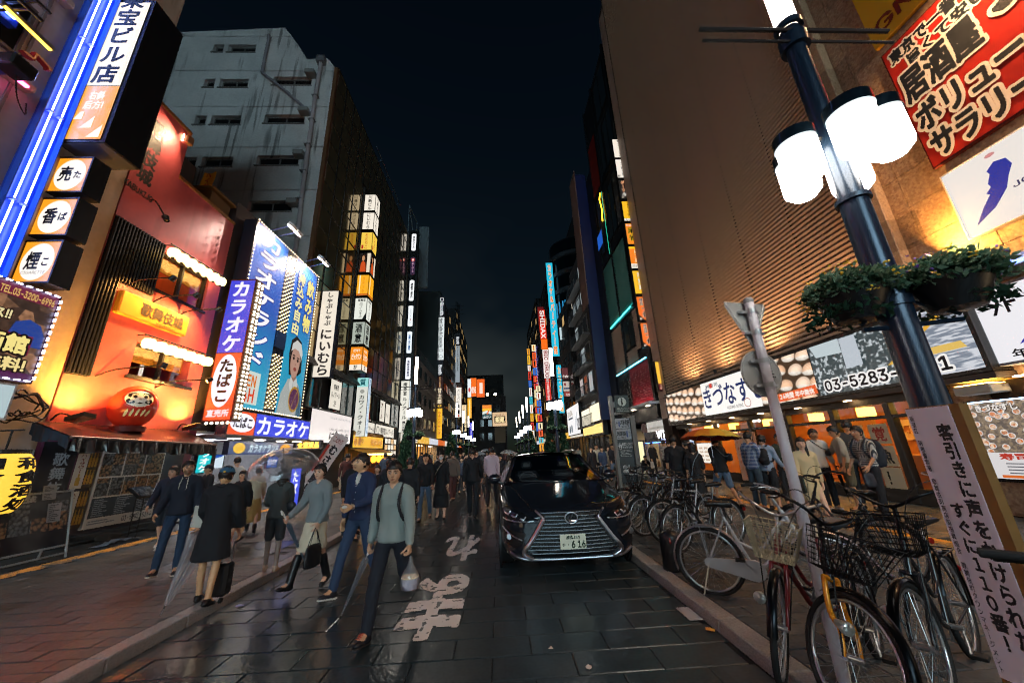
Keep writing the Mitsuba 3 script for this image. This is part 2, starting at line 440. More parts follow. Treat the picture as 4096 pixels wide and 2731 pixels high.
# iron cover in the left pavement
k = thing('manhole_cover', 'square dark steel service cover set in the pavement near the kerb', 'cover')
add(k + '__plate', box(-5.28, -4.22, 7.32, 8.58, WALK_Z - 0.01, WALK_Z - 0.003), M('23282f', 0.3, 0.8))
add(k + '__frame', join(box(-5.3, -5.27, 7.3, 8.6, WALK_Z - 0.01, WALK_Z + 0.002), box(-4.23, -4.2, 7.3, 8.6, WALK_Z - 0.01, WALK_Z + 0.002), box(-5.27, -4.23, 7.3, 7.33, WALK_Z - 0.01, WALK_Z + 0.002),
      box(-5.27, -4.23, 8.57, 8.6, WALK_Z - 0.01, WALK_Z + 0.002), box(-5.27, -4.23, 7.93, 7.95, WALK_Z - 0.01, WALK_Z + 0.001)), M('3a3f45', 0.35, 0.8))
def paint_colour(p, n, uv):
 worn = smoothstep(0.64, 0.70, fbm(p.x * 13, p.y * 13, 1, 4))
 return mix((0.66, 0.57, 0.52), (0.10, 0.10, 0.10), worn)
proc_mat('road_paint', paint_colour, 0.45)
# painted characters on the road, to be read by drivers who come towards the camera
for ch, x0, x1, y0, y1 in (('ま', -1.15, -0.47, 4.15, 6.08), ('れ', -1.13, -0.44, 6.78, 8.68)):
 g = glyph(ch, 0.03, 64)[0]
 a, b, c, d = g.bounds
 g = affinity.affine_transform(g, [-(x1 - x0) / (c - a), 0, 0, -(y1 - y0) / (d - b), x1 + a * (x1 - x0) / (c - a), y1 + b * (y1 - y0) / (d - b)])
 v, f = upright(flat(g))
 v[:, 2] = 0.004
 k = add('road__painted_letter', (v, f), 'road_paint')
 labels[k] = {'label': 'worn white painted letter on the road'}
# litter in the gutter and on the slabs
def scrap(x, y, z, s, hexc, label, cat='litter'):
 a = nrng.uniform(0, 6.28)
 p = []
 for i in range(7):
  t = a + i * 2 * np.pi / 7
  r = s * nrng.uniform(0.55, 1.0)
  p.append([x + r * math.cos(t), y + r * 0.8 * math.sin(t), z + nrng.uniform(0.004, 0.02)])
 p.append([x, y, z + 0.03])
 kk = thing('paper_scrap', label, cat)
 add(kk, (np.array(p), np.array([[i, (i + 1) % 7, 7] for i in range(7)])), M(hexc, 0.6))
scrap(0.67, 3.52, 0, 0.035, 'b8a296', 'small torn white paper scrap on the wet road near the bottom edge')
scrap(0.41, 3.84, 0, 0.03, 'c0a898', 'tiny pale paper scrap on the dark road slabs below the car')
scrap(-3.26, 5.31, 0, 0.06, '9a92b4', 'crumpled shiny wrapper lying in the gutter by the left kerb')
scrap(1.94, 3.99, 0, 0.06, 'c98a3a', 'crumpled orange wrapper lying in the gutter by the right kerb')
k = thing('flyer', 'white paper flyer lying flat in the gutter by the right kerb', 'flyer')
add(k, box(*(1.86, 2.0, 4.2, 4.5, 0.006, 0.012)), M('a8a0a0', 0.5))
# ---- left side: the neon building at the near corner ---------------------------------------------------------------------
def wall_mat(key, a, b, rough=0.6, streak=0.5, joint=0.0):
 """Painted or plastered wall: blotches, fine grain, and rain streaks that run down from ledges."""
 def colour(p, n, uv, a=a, b=b):
  h = p.x + p.y
  t = fbm(h * 0.9, p.z * 0.9, 3, 3) * 0.6 + 0.4 * fbm(h * 13, p.z * 13, 1, 2)
  s = smoothstep(0.5, 0.75, fbm(h * 5.0, p.z * 0.35, 8, 3)) * smoothstep(0.35, 0.6, fbm(h * 1.1, p.z * 0.3, 2, 2))
  return mix(a, b, t) * (1 - streak * s)
 return proc_mat(key, colour, rough)
wall_mat('plaster_tan', (0.33, 0.26, 0.20), (0.46, 0.37, 0.29), 0.6, 0.25)
wall_mat('plaster_red', (0.50, 0.085, 0.10), (0.60, 0.12, 0.135), 0.42, 0.12)
wall_mat('concrete_grey', (0.27, 0.27, 0.27), (0.44, 0.43, 0.42), 0.7, 0.62)
wall_mat('panel_mauve', (0.30, 0.24, 0.29), (0.42, 0.34, 0.40), 0.35, 0.3)
DARK, STEEL, BLACKM = M('15181c', 0.45), M('9a9da2', 0.3, 0.9), M('0d0f12', 0.35)
b = thing('neon_building', 'mauve panelled building with blue neon strip at its corner, on the near left', 'building')
add(b + '__wall', box(-16, -9.8, -2.5, 6.9, 0, 19), 'panel_mauve')
add(b + '__corner_wall', box(-16, -9.82, 6.9, 8.28, 0, 19), 'plaster_tan')
for i, y in enumerate(np.arange(-2, 6, 1.3)):
 add(b + '__seam', box(-9.8, -9.77, y, y + 0.05, 3.4, 19), M('6b5f68', 0.4))
for z in np.arange(4.2, 18, 2.6):
 add(b + '__ledge', rbox(-9.8, -9.58, -2.5, 6.05, z - 0.09, z + 0.07, 0.02), M('a58f92', 0.35))
 for y0 in (0.4, 3.0, 4.5):
  w = add(b + '__window', join(box(-9.82, -9.72, y0, y0 + 1.2, z + 0.5, z + 0.56), box(-9.82, -9.72, y0, y0 + 1.2, z + 1.75, z + 1.81), box(-9.82, -9.72, y0, y0 + 0.06, z + 0.56, z + 1.75),
          box(-9.82, -9.72, y0 + 1.14, y0 + 1.2, z + 0.56, z + 1.75), box(-9.8, -9.73, y0 + 0.57, y0 + 0.63, z + 0.56, z + 1.75)), M('4a3f44', 0.35))
  add(w + '__pane', box(-9.8, -9.76, y0 + 0.06, y0 + 1.14, z + 0.56, z + 1.75), M('0c0d12', 0.08))
for z0, z1, c in ((6.6, 7.6, 'ff7a1e'), (9.3, 10.2, 'ff4f8a')):
 lamp = add(b + '__cove_light', box(-9.58, -9.52, 1.0, 5.9, z0 - 0.02, z0 + 0.03), M('404040'), glow=lin(c) * 5.0)
k = thing('neon_strip', 'tall blue strip with two white neon tubes running up the corner of the mauve building', 'neon')
ST = (6.28, 6.72)
add(k + '__backing', box(-9.82, -9.72, ST[0], ST[1], 4.6, 19), M('1d3fae', 0.3))
add(k + '__flange', join(box(-9.72, -9.6, ST[0] - 0.02, ST[0], 4.6, 19), box(-9.72, -9.6, ST[1], ST[1] + 0.02, 4.6, 19)), M('2a55c8', 0.3))
for y in (6.41, 6.59):
 for z in np.arange(4.7, 18.4, 2.3):
  add(k + '__tube', cyl((-9.64, y, z), (-9.64, y, z + 2.22), 0.014, n=8), M('808080'), glow=np.array([2.0, 2.8, 6.0]) * 1.25)
  add(k + '__clip', join(box(-9.73, -9.62, y - 0.03, y + 0.03, z - 0.05, z - 0.02)), M('a8b0c8', 0.3))
k = thing('neon_sign', 'blue box neon frame high on the mauve building at the top left corner', 'neon')
f = FL(-9.6, 5.13, 5.46, 10.33, 10.62)
add(k + '__box', f.at(box(-0.6, f.w, 0, f.h, -0.2, 0)), M('14308c', 0.3))
add(k + '__tube', f.at(tube([(-0.6, 0.12, 0.05), (f.w - 0.1, 0.12, 0.05), (f.w - 0.1, f.h, 0.05)], 0.018, 8)), M('808080'), glow=np.array([1.6, 2.6, 7.0]))
k = thing('neon_sign', 'small blue neon frame below the note sign at the left edge of the view', 'neon')
f = FL(-9.6, 5.49, 5.63, 9.29, 9.37)
add(k + '__box', f.at(box(-0.6, f.w, 0, f.h, -0.2, 0)), M('14308c', 0.3))
add(k + '__tube', f.at(tube([(-0.6, f.h - .1, 0.05), (f.w - 0.06, f.h - .1, 0.05), (f.w - 0.06, 0.08, 0.05), (-.6, 0.08, 0.05)], 0.016, 8)), M('808080'), glow=np.array([1.6, 2.6, 7.0]))
k = thing('note_sign', 'unlit red and cream musical note hanging on the mauve wall', 'sign')
f = FL(-9.5, 5.54, 6.04, 9.81, 10.03)
note = union_all([ell(0.2, 0.16, 0.2, 0.13), sbox(0.32, 0.16, 0.42, 0.98), Polygon([(0.42, 0.98), (0.42, 0.78), (0.8, 0.55), (0.84, 0.25), (0.98, 0.5), (0.9, 0.72)])])
v, fc = prism(affinity.scale(note, f.w, f.h, origin=(0, 0)), 0.1)
add(k + '__body', f.at((v, fc)), M('7a1d20', 0.35))
v, fc = prism(affinity.scale(note.buffer(-0.035), f.w, f.h, origin=(0, 0)), 0.02)
add(k + '__inlay', f.at((v, fc), 0.1), M('c98f6a', 0.4))
add(k + '__bracket', f.at(tube([(0.35 * f.w, 0.6 * f.h, -0.3), (0.35 * f.w, 0.6 * f.h, 0)], 0.02, 6)), DARK)
k = thing('lamp_bar', 'black horizontal lamp bars sticking out from the mauve building at the upper left', 'fixture')
for (y0, z0), (y1, z1) in (((3.2, 10.55), (5.35, 11.5)), ((3.2, 10.25), (5.3, 11.15))):
 add(k + '__bar', cyl((-8.9, y0, z0), (-8.9, y1, z0 + 0.05), 0.035), BLACKM)
 add(k + '__arm', cyl((-9.8, y1 - 0.2, z0), (-8.9, y1 - 0.2, z0 + 0.05), 0.025), BLACKM)
k = thing('floodlight', 'black box floodlight with cables on the mauve wall beside the note sign', 'lamp')
add(k + '__housing', rbox(-9.6, -9.2, 5.35, 5.75, 9.25, 9.55, 0.03), BLACKM)
add(k + '__arm', cyl((-9.8, 5.5, 9.6), (-9.4, 5.5, 9.5), 0.025), BLACKM)
add(k + '__cable', tube(spline([(-9.4, 5.6, 9.25), (-9.5, 5.8, 8.9), (-9.6, 6.05, 8.75), (-9.75, 6.1, 9.1)], 16), 0.012, 6), BLACKM)
k = thing('tube_light', 'short yellow tube light slung below the lamp bars on the left', 'lamp')
add(k + '__tube', cyl((-9.2, 5.0, 10.2), (-9.2, 5.75, 10.15), 0.03), M('808080'), glow=lin('ffc030') * 3)
add(k + '__holder', box(-9.26, -9.2, 4.95, 5.8, 10.2, 10.3), STEEL)
# ---- the stacked projecting signs ------------------------------------------------------------------------------------------
DK = '0d1014'
f = FC(6.76, -9.72, -8.86, 8.85, 13.4)
f2 = FC(6.76, -9.72, -8.86, 8.85, 10.45)
k = thing('tower_sign', 'huge black projecting sign with white panel of vertical black characters, orange below', 'sign')
add(k + '__cabinet', box(-9.82, -8.76, 6.77, 7.62, 8.78, 13.5), M('0b0d11', 0.4))
add(k + '__underside', box(-9.78, -8.8, 6.8, 7.6, 8.765, 8.778), M('3c4048', 0.35))
up = FC(6.757, -9.72, -8.86, 10.47, 13.4)
add(k + '__upper_panel', up.rect(), M('404040', 0.3), glow=lin('f4e6d0'))
print_on(k, up, [('東宝ビル店', 0.14, 0.02, 0.86, 1.14, '0b1018', 'vb')], 1.0, 64)
add(k + '__lower_panel', f2.rect(off=0.003), M('404040', 0.3), glow=lin('ffa01c'))
print_on(k, f2, [('右斜', 0.3, 0.73, 0.7, 0.9, 'f8ecd8', 'b'), ('后方!', 0.24, 0.55, 0.76, 0.71, 'f8ecd8', 'b'),
     (Polygon([(0.12, 0.36), (0.34, 0.36), (0.34, 0.5), (0.24, 0.5)]), 'fff4e4'), (Polygon([(0.36, 0.2), (0.66, 0.2), (0.66, 0.42)]), 'fff4e4'), (Polygon([(0.6, 0.03), (0.94, 0.03), (0.94, 0.26)]), 'fff4e4')], 1.0, off=0.006)
print_on_items = (('売', 'た', -9.86, -9.08, 7.57, 8.51, 'topmost of three'), ('香', 'ば', -9.84, -9.07, 6.47, 7.4, 'middle one of three'), ('煙', 'こ', -9.83, -9.07, 5.36, 6.33, 'lowest of three'))
for big, small, x0, x1, z0, z1, which in print_on_items:
 f = FC(6.95, x0 + 0.02, x1 - 0.02, z0 + 0.02, z1 - 0.02)
 it = [(ell(0.5, 0.5, 0.44, 0.46, 40), 'f6eee4'), (big, 0.18, 0.3, 0.56, 0.76, '0a0c10', 'b'), (small, 0.6, 0.38, 0.84, 0.62, '0a0c10', 'b')]
 if big == '煙':
  it.append(('CIGARETTE', 0.17, 0.19, 0.83, 0.26, '3a3a3a', 't'))
 sign(f'orange lightbox sign with a white disc and two characters, {which}', f, 0.36, 'ff9c1a', it, name='tobacco_sign', group='tobacco signs up the corner wall', cab=DK, rim=0.035, size=64)
 add('neon_building__bracket', box(-9.82, x0 - 0.02, 7.0, 7.25, z0 + 0.2, z0 + 0.3), DARK)
# manga cafe poster with a rim of small lights; its figure is left plain
def crowd_print(p, n, uv):
 g = voronoi(p.y * 5.5, p.z * 5.5)
 return mix((0.06, 0.03, 0.02), (0.42, 0.2, 0.1), smoothstep(0.3, 0.8, g[2])) * (0.4 + 1.2 * fbm(p.y * 14, p.z * 14, 0, 3)) * 0.55
k = thing('cafe_poster', 'lit poster of a manga cafe with yellow lettering and a rim of small white lights', 'poster')
PX = -9.25
y0, y1, z0, z1 = 6.65, 7.34, 3.41, 5.18
f = FL(PX, y0 - 0.7, y1, z0, z1)
add(k + '__cabinet', f.at(box(-0.05, f.w + 0.05, -0.05, f.h + 0.05, -0.3, -0.01)), M('2a0d1c', 0.4))
add(k + '__panel', f.rect(), M('303030', 0.3), glow=proc(crowd_print), power=0.15)
print_on(k, f, [(sbox(0, 0.86, 1, 1), '6a1436'), (sbox(0, 0, 1, 0.07), '4a1046'), ('TEL.03-3200-6996', 0.35, 0.875, 0.97, 0.955, 'd8b060', 'b'), (Polygon([(0.55, 0.36), (0.98, 0.36), (0.98, 0.5), (0.9, 0.62), (0.76, 0.66), (0.62, 0.6)]), '1c3c8c'),
    ('ス!!', 0.36, 0.6, 0.56, 0.72, 'e8d8a0', 'b', '2a0818', 0.012), (sbox(0.0, 0.26, 0.86, 0.475), '7a1038'), ('漫画館', 0.06, 0.26, 0.84, 0.47, 'f4e088', 'b', '1c0810', 0.02), ('無料!', 0.42, 0.07, 0.88, 0.22, 'f0d890', 'b', '1c1408', 0.014)], 0.85, 56)
for i in range(13):
 add(k + '__bulb', join(*[box(PX + 0.02, PX + 0.06, f.o[1] + f.w + 0.005, f.o[1] + f.w + 0.03, z0 + (i + 0.15 + 0.22 * j) * f.h / 13, z0 + (i + 0.22 + 0.22 * j) * f.h / 13) for j in range(3)]), M('808080'), glow=(2.6, 2.5, 4.0))
for i in range(9):
 for zz in (z0 - 0.03, z1 + 0.005):
  add(k + '__bulb', join(*[box(PX + 0.02, PX + 0.06, f.o[1] + f.w * (i + 0.3 + 0.2 * j) / 9, f.o[1] + f.w * (i + 0.36 + 0.2 * j) / 9, zz, zz + 0.025) for j in range(3)]), M('808080'), glow=(2.6, 2.5, 4.0))
k = thing('lightbox', 'white lightbox under the manga cafe poster at the left edge', 'sign')
f = FL(-9.2, 6.99, 7.12, 2.67, 3.27)
add(k + '__cabinet', f.at(box(-0.6, f.w + 0.04, -0.04, f.h + 0.04, -0.25, -0.01)), STEEL)
add(k + '__panel', f.at(box(-0.6, f.w, 0, f.h, -0.01, 0)), M('404040'), glow=lin('a8bcc0') * 0.9)
k = thing('cable_coil', 'tangle of black cable coiled on a bracket above the eaves at the left', 'cable')
for i in range(5):
 pts = [(-9.35 + 0.1 * math.sin(a * 2 + i), 7.35 + (0.3 + 0.04 * i) * math.cos(a) + 0.03 * i, 2.92 + (0.17 + 0.02 * i) * math.sin(a) + 0.05 * nrng.normal()) for a in np.linspace(0, 6.0, 14)]
 add(k + '__loop', tube(spline(pts, 40), 0.014, 6), BLACKM)
# ---- the red restaurant ------------------------------------------------------------------------------------------------------
r = thing('red_restaurant', 'red plastered three storey restaurant front lit by orange spotlights', 'building')
XW = -9.8
# the street wall with its two window openings left open, and the higher shoulder
W1, W2 = (9.71, 11.53, 6.59, 7.79), (9.68, 11.67, 4.04, 4.97)
ya, yb = 8.3, 12.05
for q in ((ya, W1[0], 2.6, 10.3), (W1[1], yb, 2.6, 10.3), (W1[0], W1[1], W1[3], 10.3), (W1[0], W1[1], W2[3], W1[2]), (W1[0], W1[1], 2.6, W2[2])):
 add(r + '__wall', box(XW - 0.35, XW, *q), 'plaster_red')
add(r + '__wall', box(XW - 0.35, XW, ya, 9.6, 10.3, 12.0), 'plaster_red')
add(r + '__wall', box(-16, XW - 0.35, 11.7, yb, 0, 10.3), 'plaster_red')
add(r + '__wall', box(-16, XW - 0.35, ya, ya + 0.3, 0, 12), 'plaster_red')
add(r + '__wall', box(XW - 0.35, XW, ya, yb, 0, 2.6), M('2b2530', 0.5))
for q in ((9.6, yb + 0.03, 10.3, 10.42), (ya, 9.63, 12.0, 12.12)):
 add(r + '__coping', rbox(XW - 0.4, XW + 0.03, *q), M('8a5a2c', 0.5))
add(r + '__roof', box(-16, XW - 0.35, ya, yb, 10.0, 10.1), M('2a2622', 0.7))
for z0, z1, (wy0, wy1, wz0, wz1) in ((6.4, 8.6, W1), (3.9, 5.6, W2)):
 # a lit room behind each window
 add(r + '__room', join(box(-13, -12.9, ya + .3, 11.7, z0 - 0.6, z1 + 0.3), box(-13, XW - 0.35, ya + .3, 11.7, z0 - 0.7, z0 - 0.6), box(-13, XW - 0.35, ya + .3, 11.7, z1 + 0.25, z1 + 0.3)), M('8a6a3c', 0.6))
 add(r + '__room_lamp', box(-12.2, -11.9, 9.2, 11.4, z1 + 0.18, z1 + 0.24), M('808080'), glow=lin('ffb347') * 4)
 w = add(r + '__window', join(box(XW - 0.2, XW - 0.08, wy0, wy1, wz0, wz0 + 0.06), box(XW - 0.2, XW - 0.08, wy0, wy1, wz1 - 0.06, wz1), *[box(XW - 0.2, XW - 0.08, y - 0.03, y + 0.03, wz0 + 0.06, wz1 - 0.06) for y in (wy0 + 0.03, (wy0 + wy1) / 2, wy1 - 0.03)],
         box(XW - 0.08, XW + 0.06, wy0 - 0.06, wy1 + 0.06, wz0 - 0.08, wz0)), M('1a1a1e', 0.35))
 for a, c in ((wy0 + 0.06, (wy0 + wy1) / 2 - 0.03), ((wy0 + wy1) / 2 + 0.03, wy1 - 0.06)):
  add(w + '__pane', quad((XW - 0.14, a, wz0 + .06), (XW - 0.14, c, wz0 + .06), (XW - 0.14, c, wz1 - .06), (XW - 0.14, a, wz1 - .06)), 'glass')
 for i in range(8):
  add(w + '__blind_slat', box(XW - 0.28, XW - 0.24, wy0 + 0.06, wy1 - 0.06, wz1 - 0.5 + i * 0.055, wz1 - 0.46 + i * 0.055), M('c8922c', 0.5))
# dark corrugated cladding
SL = (8.1, 9.72)
for i, y in enumerate(np.arange(8.32, 9.7, 0.085)):
 zb = 3.82 if y < 8.78 else 6.35
 add(r + '__cladding_rib', rbox(XW, XW + 0.075, y, y + 0.052, zb, 7.98, 0.012), M('1b1d22', 0.4))
add(r + '__cladding_back', join(box(XW, XW + 0.012, 8.3, 8.78, 3.8, 8.0), box(XW, XW + 0.012, 8.78, 9.74, 6.33, 8.0)), M('101216', 0.5))
# big brush characters on the shoulder, unlit
f = FL(XW, 8.23, 8.95, 8.88, 10.94)
print_on(r, FL(XW, f.o[1], f.o[1] + f.w, f.o[2], f.o[2] + 2.6), [('歌舞伎城', 0.3, 0.16, 0.95, 1.0, '120c10', 'vb'), ('KABUKIJO', 0.0, 0.02, 1.15, 0.09, '150d10', 'b')], 0, 64)
for label, y, z in (('floodlight at the top corner of the red shoulder wall', 9.5, 11.5), ):
 k = thing('floodlight', 'small white ' + label, 'lamp')
 add(k + '__housing', rbox(XW + 0.06, XW + 0.2, y - 0.12, y + 0.08, z, z + 0.3, 0.02), M('a0785a', 0.4))
 add(k + '__lens', box(XW + 0.02, XW + 0.055, y - 0.15, y - 0.13, z + 0.02, z + 0.28), M('808080'), glow=lin('ffdca8') * 8)
 beam(k, (XW + 0.5, y - 0.3, z + 0.1), (XW, y - 0.9, z - 0.5), 10, 'ffd0a0', 60, 0.3)
def spot(label, base, head, aim, power, lit='ffb45a', group='spotlights on the red restaurant', disc=0.07, flood=False):
 """A spotlight on a bent arm: its lens is the light."""
 k = thing('spotlight', label, 'lamp', group)
 base, head, aim = np.array(base, float), np.array(head, float), np.array(aim, float)
 d, a, c = frame_of(aim - head)
 add(k + '__arm', tube(spline([base, base * 0.7 + head * 0.3 + [0, 0, 0.12], head - d * 0.1], 10), 0.018, 6), BLACKM)
 if flood:
  add(k + '__housing', obox(head - d * 0.05, a, c, d, 0.2, 0.13, 0.05), BLACKM)
  m = obox(head + d * 0.004, a, c, d, 0.18, 0.11, 0.002)
 else:
  add(k + '__shade', lathe([(0.02, -0.16), (0.05, -0.14), (disc, 0.0), (disc + 0.012, 0.0), (0.06, -0.16)], head, 16, a, c, d), BLACKM)
  m = lathe([(disc * 0.98, -0.012), (0.0, -0.01)], head, 16, a, c, d)
 m = (m[0], m[1])
 ar, _ = area_of(m)
 add(k + '__lens', join(m, (m[0], m[1][:, ::-1])) if not flood else m, M('808080'), glow=lin(lit) * 8)
 beam(k, head + d * 0.03, aim, power, lit, 62 if flood else 50, 0.3)
 return k
# spots that light the wooden name board, the daruma and the walls
for lb, base, head, aim in (('nearest spotlight on an arm over the wooden name board', (XW, 9.05, 6.35), (-9.0, 9.35, 6.62), (XW, 9.3, 5.7)), ('middle spotlight on an arm over the wooden name board', (XW, 9.85, 6.2), (-9.0, 10.2, 6.5), (XW, 10.1, 5.75)), ('farthest spotlight on an arm over the wooden name board', (XW, 10.7, 6.1), (-9.0, 11.1, 6.42), (XW, 10.9, 5.75)),
       ('spotlight on a long arm above the round daruma', (XW, 8.95, 3.85), (-9.0, 9.75, 4.2), (-9.3, 9.6, 3.0)), ('spotlight on a long arm at the far side of the daruma', (XW, 10.55, 3.85), (-9.0, 11.3, 4.15), (-9.6, 10.3, 3.3))):
 spot(lb, base, head, aim, 11)
spot('wide floodlight on the awning roof shining up at the red wall, near end', (XW, 8.35, 2.75), (-9.35, 8.5, 2.85), (XW, 8.75, 4.6), 36, 'ffb04a', flood=True)
spot('wide floodlight on the awning roof shining up at the red wall, far end', (XW, 11.6, 2.75), (-9.35, 11.55, 2.85), (XW, 11.35, 4.5), 36, 'ffb04a', flood=True)
spot('spotlight under the roof edge shining on the brush characters', (XW, 9.0, 9.0), (-9.15, 8.9, 8.35), (XW, 9.0, 9.4), 26, 'ff9a48', group=None)
k = thing('name_board', 'thick yellow lit wooden board with brush characters on the red restaurant', 'sign')
f = FL(-9.62, 8.86, 10.95, 5.5, 6.12)
add(k + '__board', rbox(-9.8, -9.625, 8.86, 10.95, 5.5, 6.12, 0.03), M('c8902c', 0.45))
print_on(k, f, [('歌舞伎城', 0.26, 0.22, 0.9, 0.82, '2a1c0c', 'b'), ('KABUKIJO', 0.5, 0.06, 0.8, 0.14, '4a3414', '')], 0, 64)
# rows of paper lanterns
def lantern(k, c, r, h, colour, em):
 prof = [(0.25 * r, -h / 2), (0.75 * r, -h * 0.42), (r * 0.97, -h * 0.22), (r, 0), (r * 0.97, h * 0.22), (0.75 * r, h * 0.42), (0.25 * r, h / 2)]
 pr = []
 for i in range(41):
  t = i / 40 * 6
  j = min(int(t), 5)
  a, bb = prof[j], prof[j + 1]
  s = t - j
  pr.append((a[0] * (1 - s) + bb[0] * s + 0.012 * r * (i % 2), a[1] * (1 - s) + bb[1] * s))
 add(k + '__shade', lathe(pr, c, 20), M('d8c090', 0.6), True, glow=lin(colour) * em)
 for z in (-h / 2 - 0.02, h / 2 - 0.01):
  add(k + '__ring', cyl((c[0], c[1], c[2] + z), (c[0], c[1], c[2] + z + 0.035), 0.28 * r), BLACKM)
for (wy0, wy1, wz0, wz1), n, lev in ((W1, 7, 'upper'), (W2, 7, 'lower')):
 k = thing('lantern_rail', f'black rail with a row of lanterns over the {lev} window of the red restaurant', 'rail')
 add(k, cyl((XW + 0.3, wy0 - 0.1, wz1 + 0.16), (XW + 0.3, wy1 + 0.25, wz1 + 0.16), 0.02), BLACKM)
 for y in (wy0, (wy0 + wy1) / 2, wy1):
  add(k + '__arm', cyl((XW, y, wz1 + 0.18), (XW + 0.3, y, wz1 + 0.16), 0.014), BLACKM)
 for i in range(n):
  k = thing('paper_lantern', f'glowing cream lantern over the {lev} window, {("nearest", "second", "third", "middle", "fifth", "sixth", "farthest")[i]} in its row of seven', 'lantern', f'lanterns over the {lev} window')
  lantern(k, (XW + 0.3, wy0 + 0.06 + i * (wy1 - wy0 + 0.05) / (n - 1), wz1 - 0.06), 0.155, 0.3, 'ffd67e', 1.9)
# the daruma: a round red doll with a white face, as a giant wall ornament
k = thing('daruma', 'giant round red daruma doll with white face mounted on the red restaurant', 'ornament')
DC, DR = np.array([-9.35, 9.62, 3.17]), np.array([0.50, 0.42, 0.54])
s = trimesh.creation.icosphere(5)
v = np.array(s.vertices)
ax = np.array([0.70, -0.56, 0.10])
ax /= np.linalg.norm(ax)
e1 = np.cross([0, 0, 1.0], ax)
e1 /= np.linalg.norm(e1)
e2 = np.cross(ax, e1)
pa, pb, pc = v @ e1, v @ e2, v @ ax
dish = (pc > 0) & ((pa / 0.62) ** 2 + ((pb - 0.24) / 0.44) ** 2 < 1)
v2 = v * (1 - 0.05 * dish[:, None])
body = DC + v2 * DR
fm = dish[s.faces].all(axis=1)
add(k + '__body', (body, s.faces[~fm]), M('c8321a', 0.18, coat=0.8), True)
add(k + '__face', (body, s.faces[fm]), M('efe6d4', 0.3), True)
def on_doll(poly2, lift=0.012):
 m = flat(poly2)
 if m is None:
  return None
 mm = trimesh.Trimesh(m[0], m[1], process=False).subdivide().subdivide()
 q = np.array(mm.vertices)
 d = q[:, :1] * e1 + q[:, 1:2] * e2 + np.sqrt(np.clip(1 - q[:, 0] ** 2 - q[:, 1] ** 2, 0.01, 1))[:, None] * ax
 ins = ((q[:, 0] / 0.62) ** 2 + ((q[:, 1] - 0.24) / 0.44) ** 2 < 1)[:, None]
 return DC + d * DR * (1 - 0.05 * ins + lift), np.asarray(mm.faces)
for sx in (-1, 1):
 add(k + '__eye', on_doll(ell(sx * 0.22, 0.33, 0.09, 0.08)), M('14100e', 0.3))
 br = union_all([ell(sx * 0.27, 0.47, 0.17, 0.07), ell(sx * 0.42, 0.40, 0.07, 0.1)]).difference(ell(sx * 0.24, 0.44, 0.1, 0.05))
 add(k + '__brow', on_doll(br), M('14100e', 0.3))
 wh = union_all([ell(sx * 0.36, 0.06, 0.16, 0.08), ell(sx * 0.46, 0.12, 0.08, 0.1)]).difference(ell(sx * 0.36, 0.08, 0.08, 0.035))
 add(k + '__whisker', on_doll(wh), M('14100e', 0.3))
add(k + '__mouth', on_doll(Polygon([(-0.16, 0.0), (0, 0.04), (0.16, 0.0), (0, -0.03)])), M('14100e', 0.3))
add(k + '__nose', on_doll(ell(0, 0.2, 0.06, 0.04)), M('caa590', 0.3))
for x in (-0.42, -0.22, 0.0, 0.22, 0.42):
 add(k + '__gold_stripe', on_doll(affinity.rotate(ell(x, -0.42, 0.055, 0.17), -18 - 20 * x, origin=(x, -0.42))), M('f0dc9a', 0.3))
add(k + '__base', lathe([(0.32, -0.62), (0.34, -0.5), (0.2, -0.45)], DC, 20), M('5a1a16', 0.5))
# awning with a ruffled valance
k = thing('awning', 'dark brown awning with a ruffled black valance over the red restaurant front', 'awning')
AY0, AY1, AX = 7.55, 11.3, -8.35
add(k + '__canopy', quad((-9.79, AY0 + 0.5, 2.72), (AX, AY0, 2.32), (AX, AY1, 2.24), (-9.79, AY1 + 0.6, 2.72)), M('4a3230', 0.22, spec=0.7))
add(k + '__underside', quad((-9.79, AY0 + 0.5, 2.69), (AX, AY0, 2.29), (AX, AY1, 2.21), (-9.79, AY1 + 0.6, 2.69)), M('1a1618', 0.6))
add(k + '__edge_bar', cyl((AX, AY0 - 0.02, 2.31), (AX, AY1 + 0.02, 2.23), 0.03), M('8d7a72', 0.35, 0.6))
def ruffle(u, v):
 y = AY0 + u * (AY1 - AY0)
 w = np.sin(y * 21 + 2 * np.sin(y * 3)) * (0.02 + 0.05 * v) + 0.02 * np.sin(y * 53) * v
 return np.column_stack([AX + 0.02 + w, y + 0.02 * np.cos(y * 21) * v, 2.3 - 0.08 * u - v * (0.27 + 0.025 * np.sin(y * 9))])
add(k + '__valance', grid(ruffle, 320, 8), M('12181a', 0.28, spec=0.6), True)
add(k + '__side_flap', grid(lambda u, v: np.column_stack([-9.79 + u * 1.44, AY0 + 0.5 - 0.5 * u + 0.03 * np.sin(u * 30), 2.7 - 0.4 * u - v * (0.25 + 0.08 * np.sin(u * 7))]), 60, 6), M('14283a', 0.35), True)
for y in (8.2, 9.6, 11.0):
 add(k + '__tube_lamp', box(-9.3, -9.24, y, y + 0.5, 2.42, 2.45), M('808080'), glow=lin('cfe0ff') * 3)
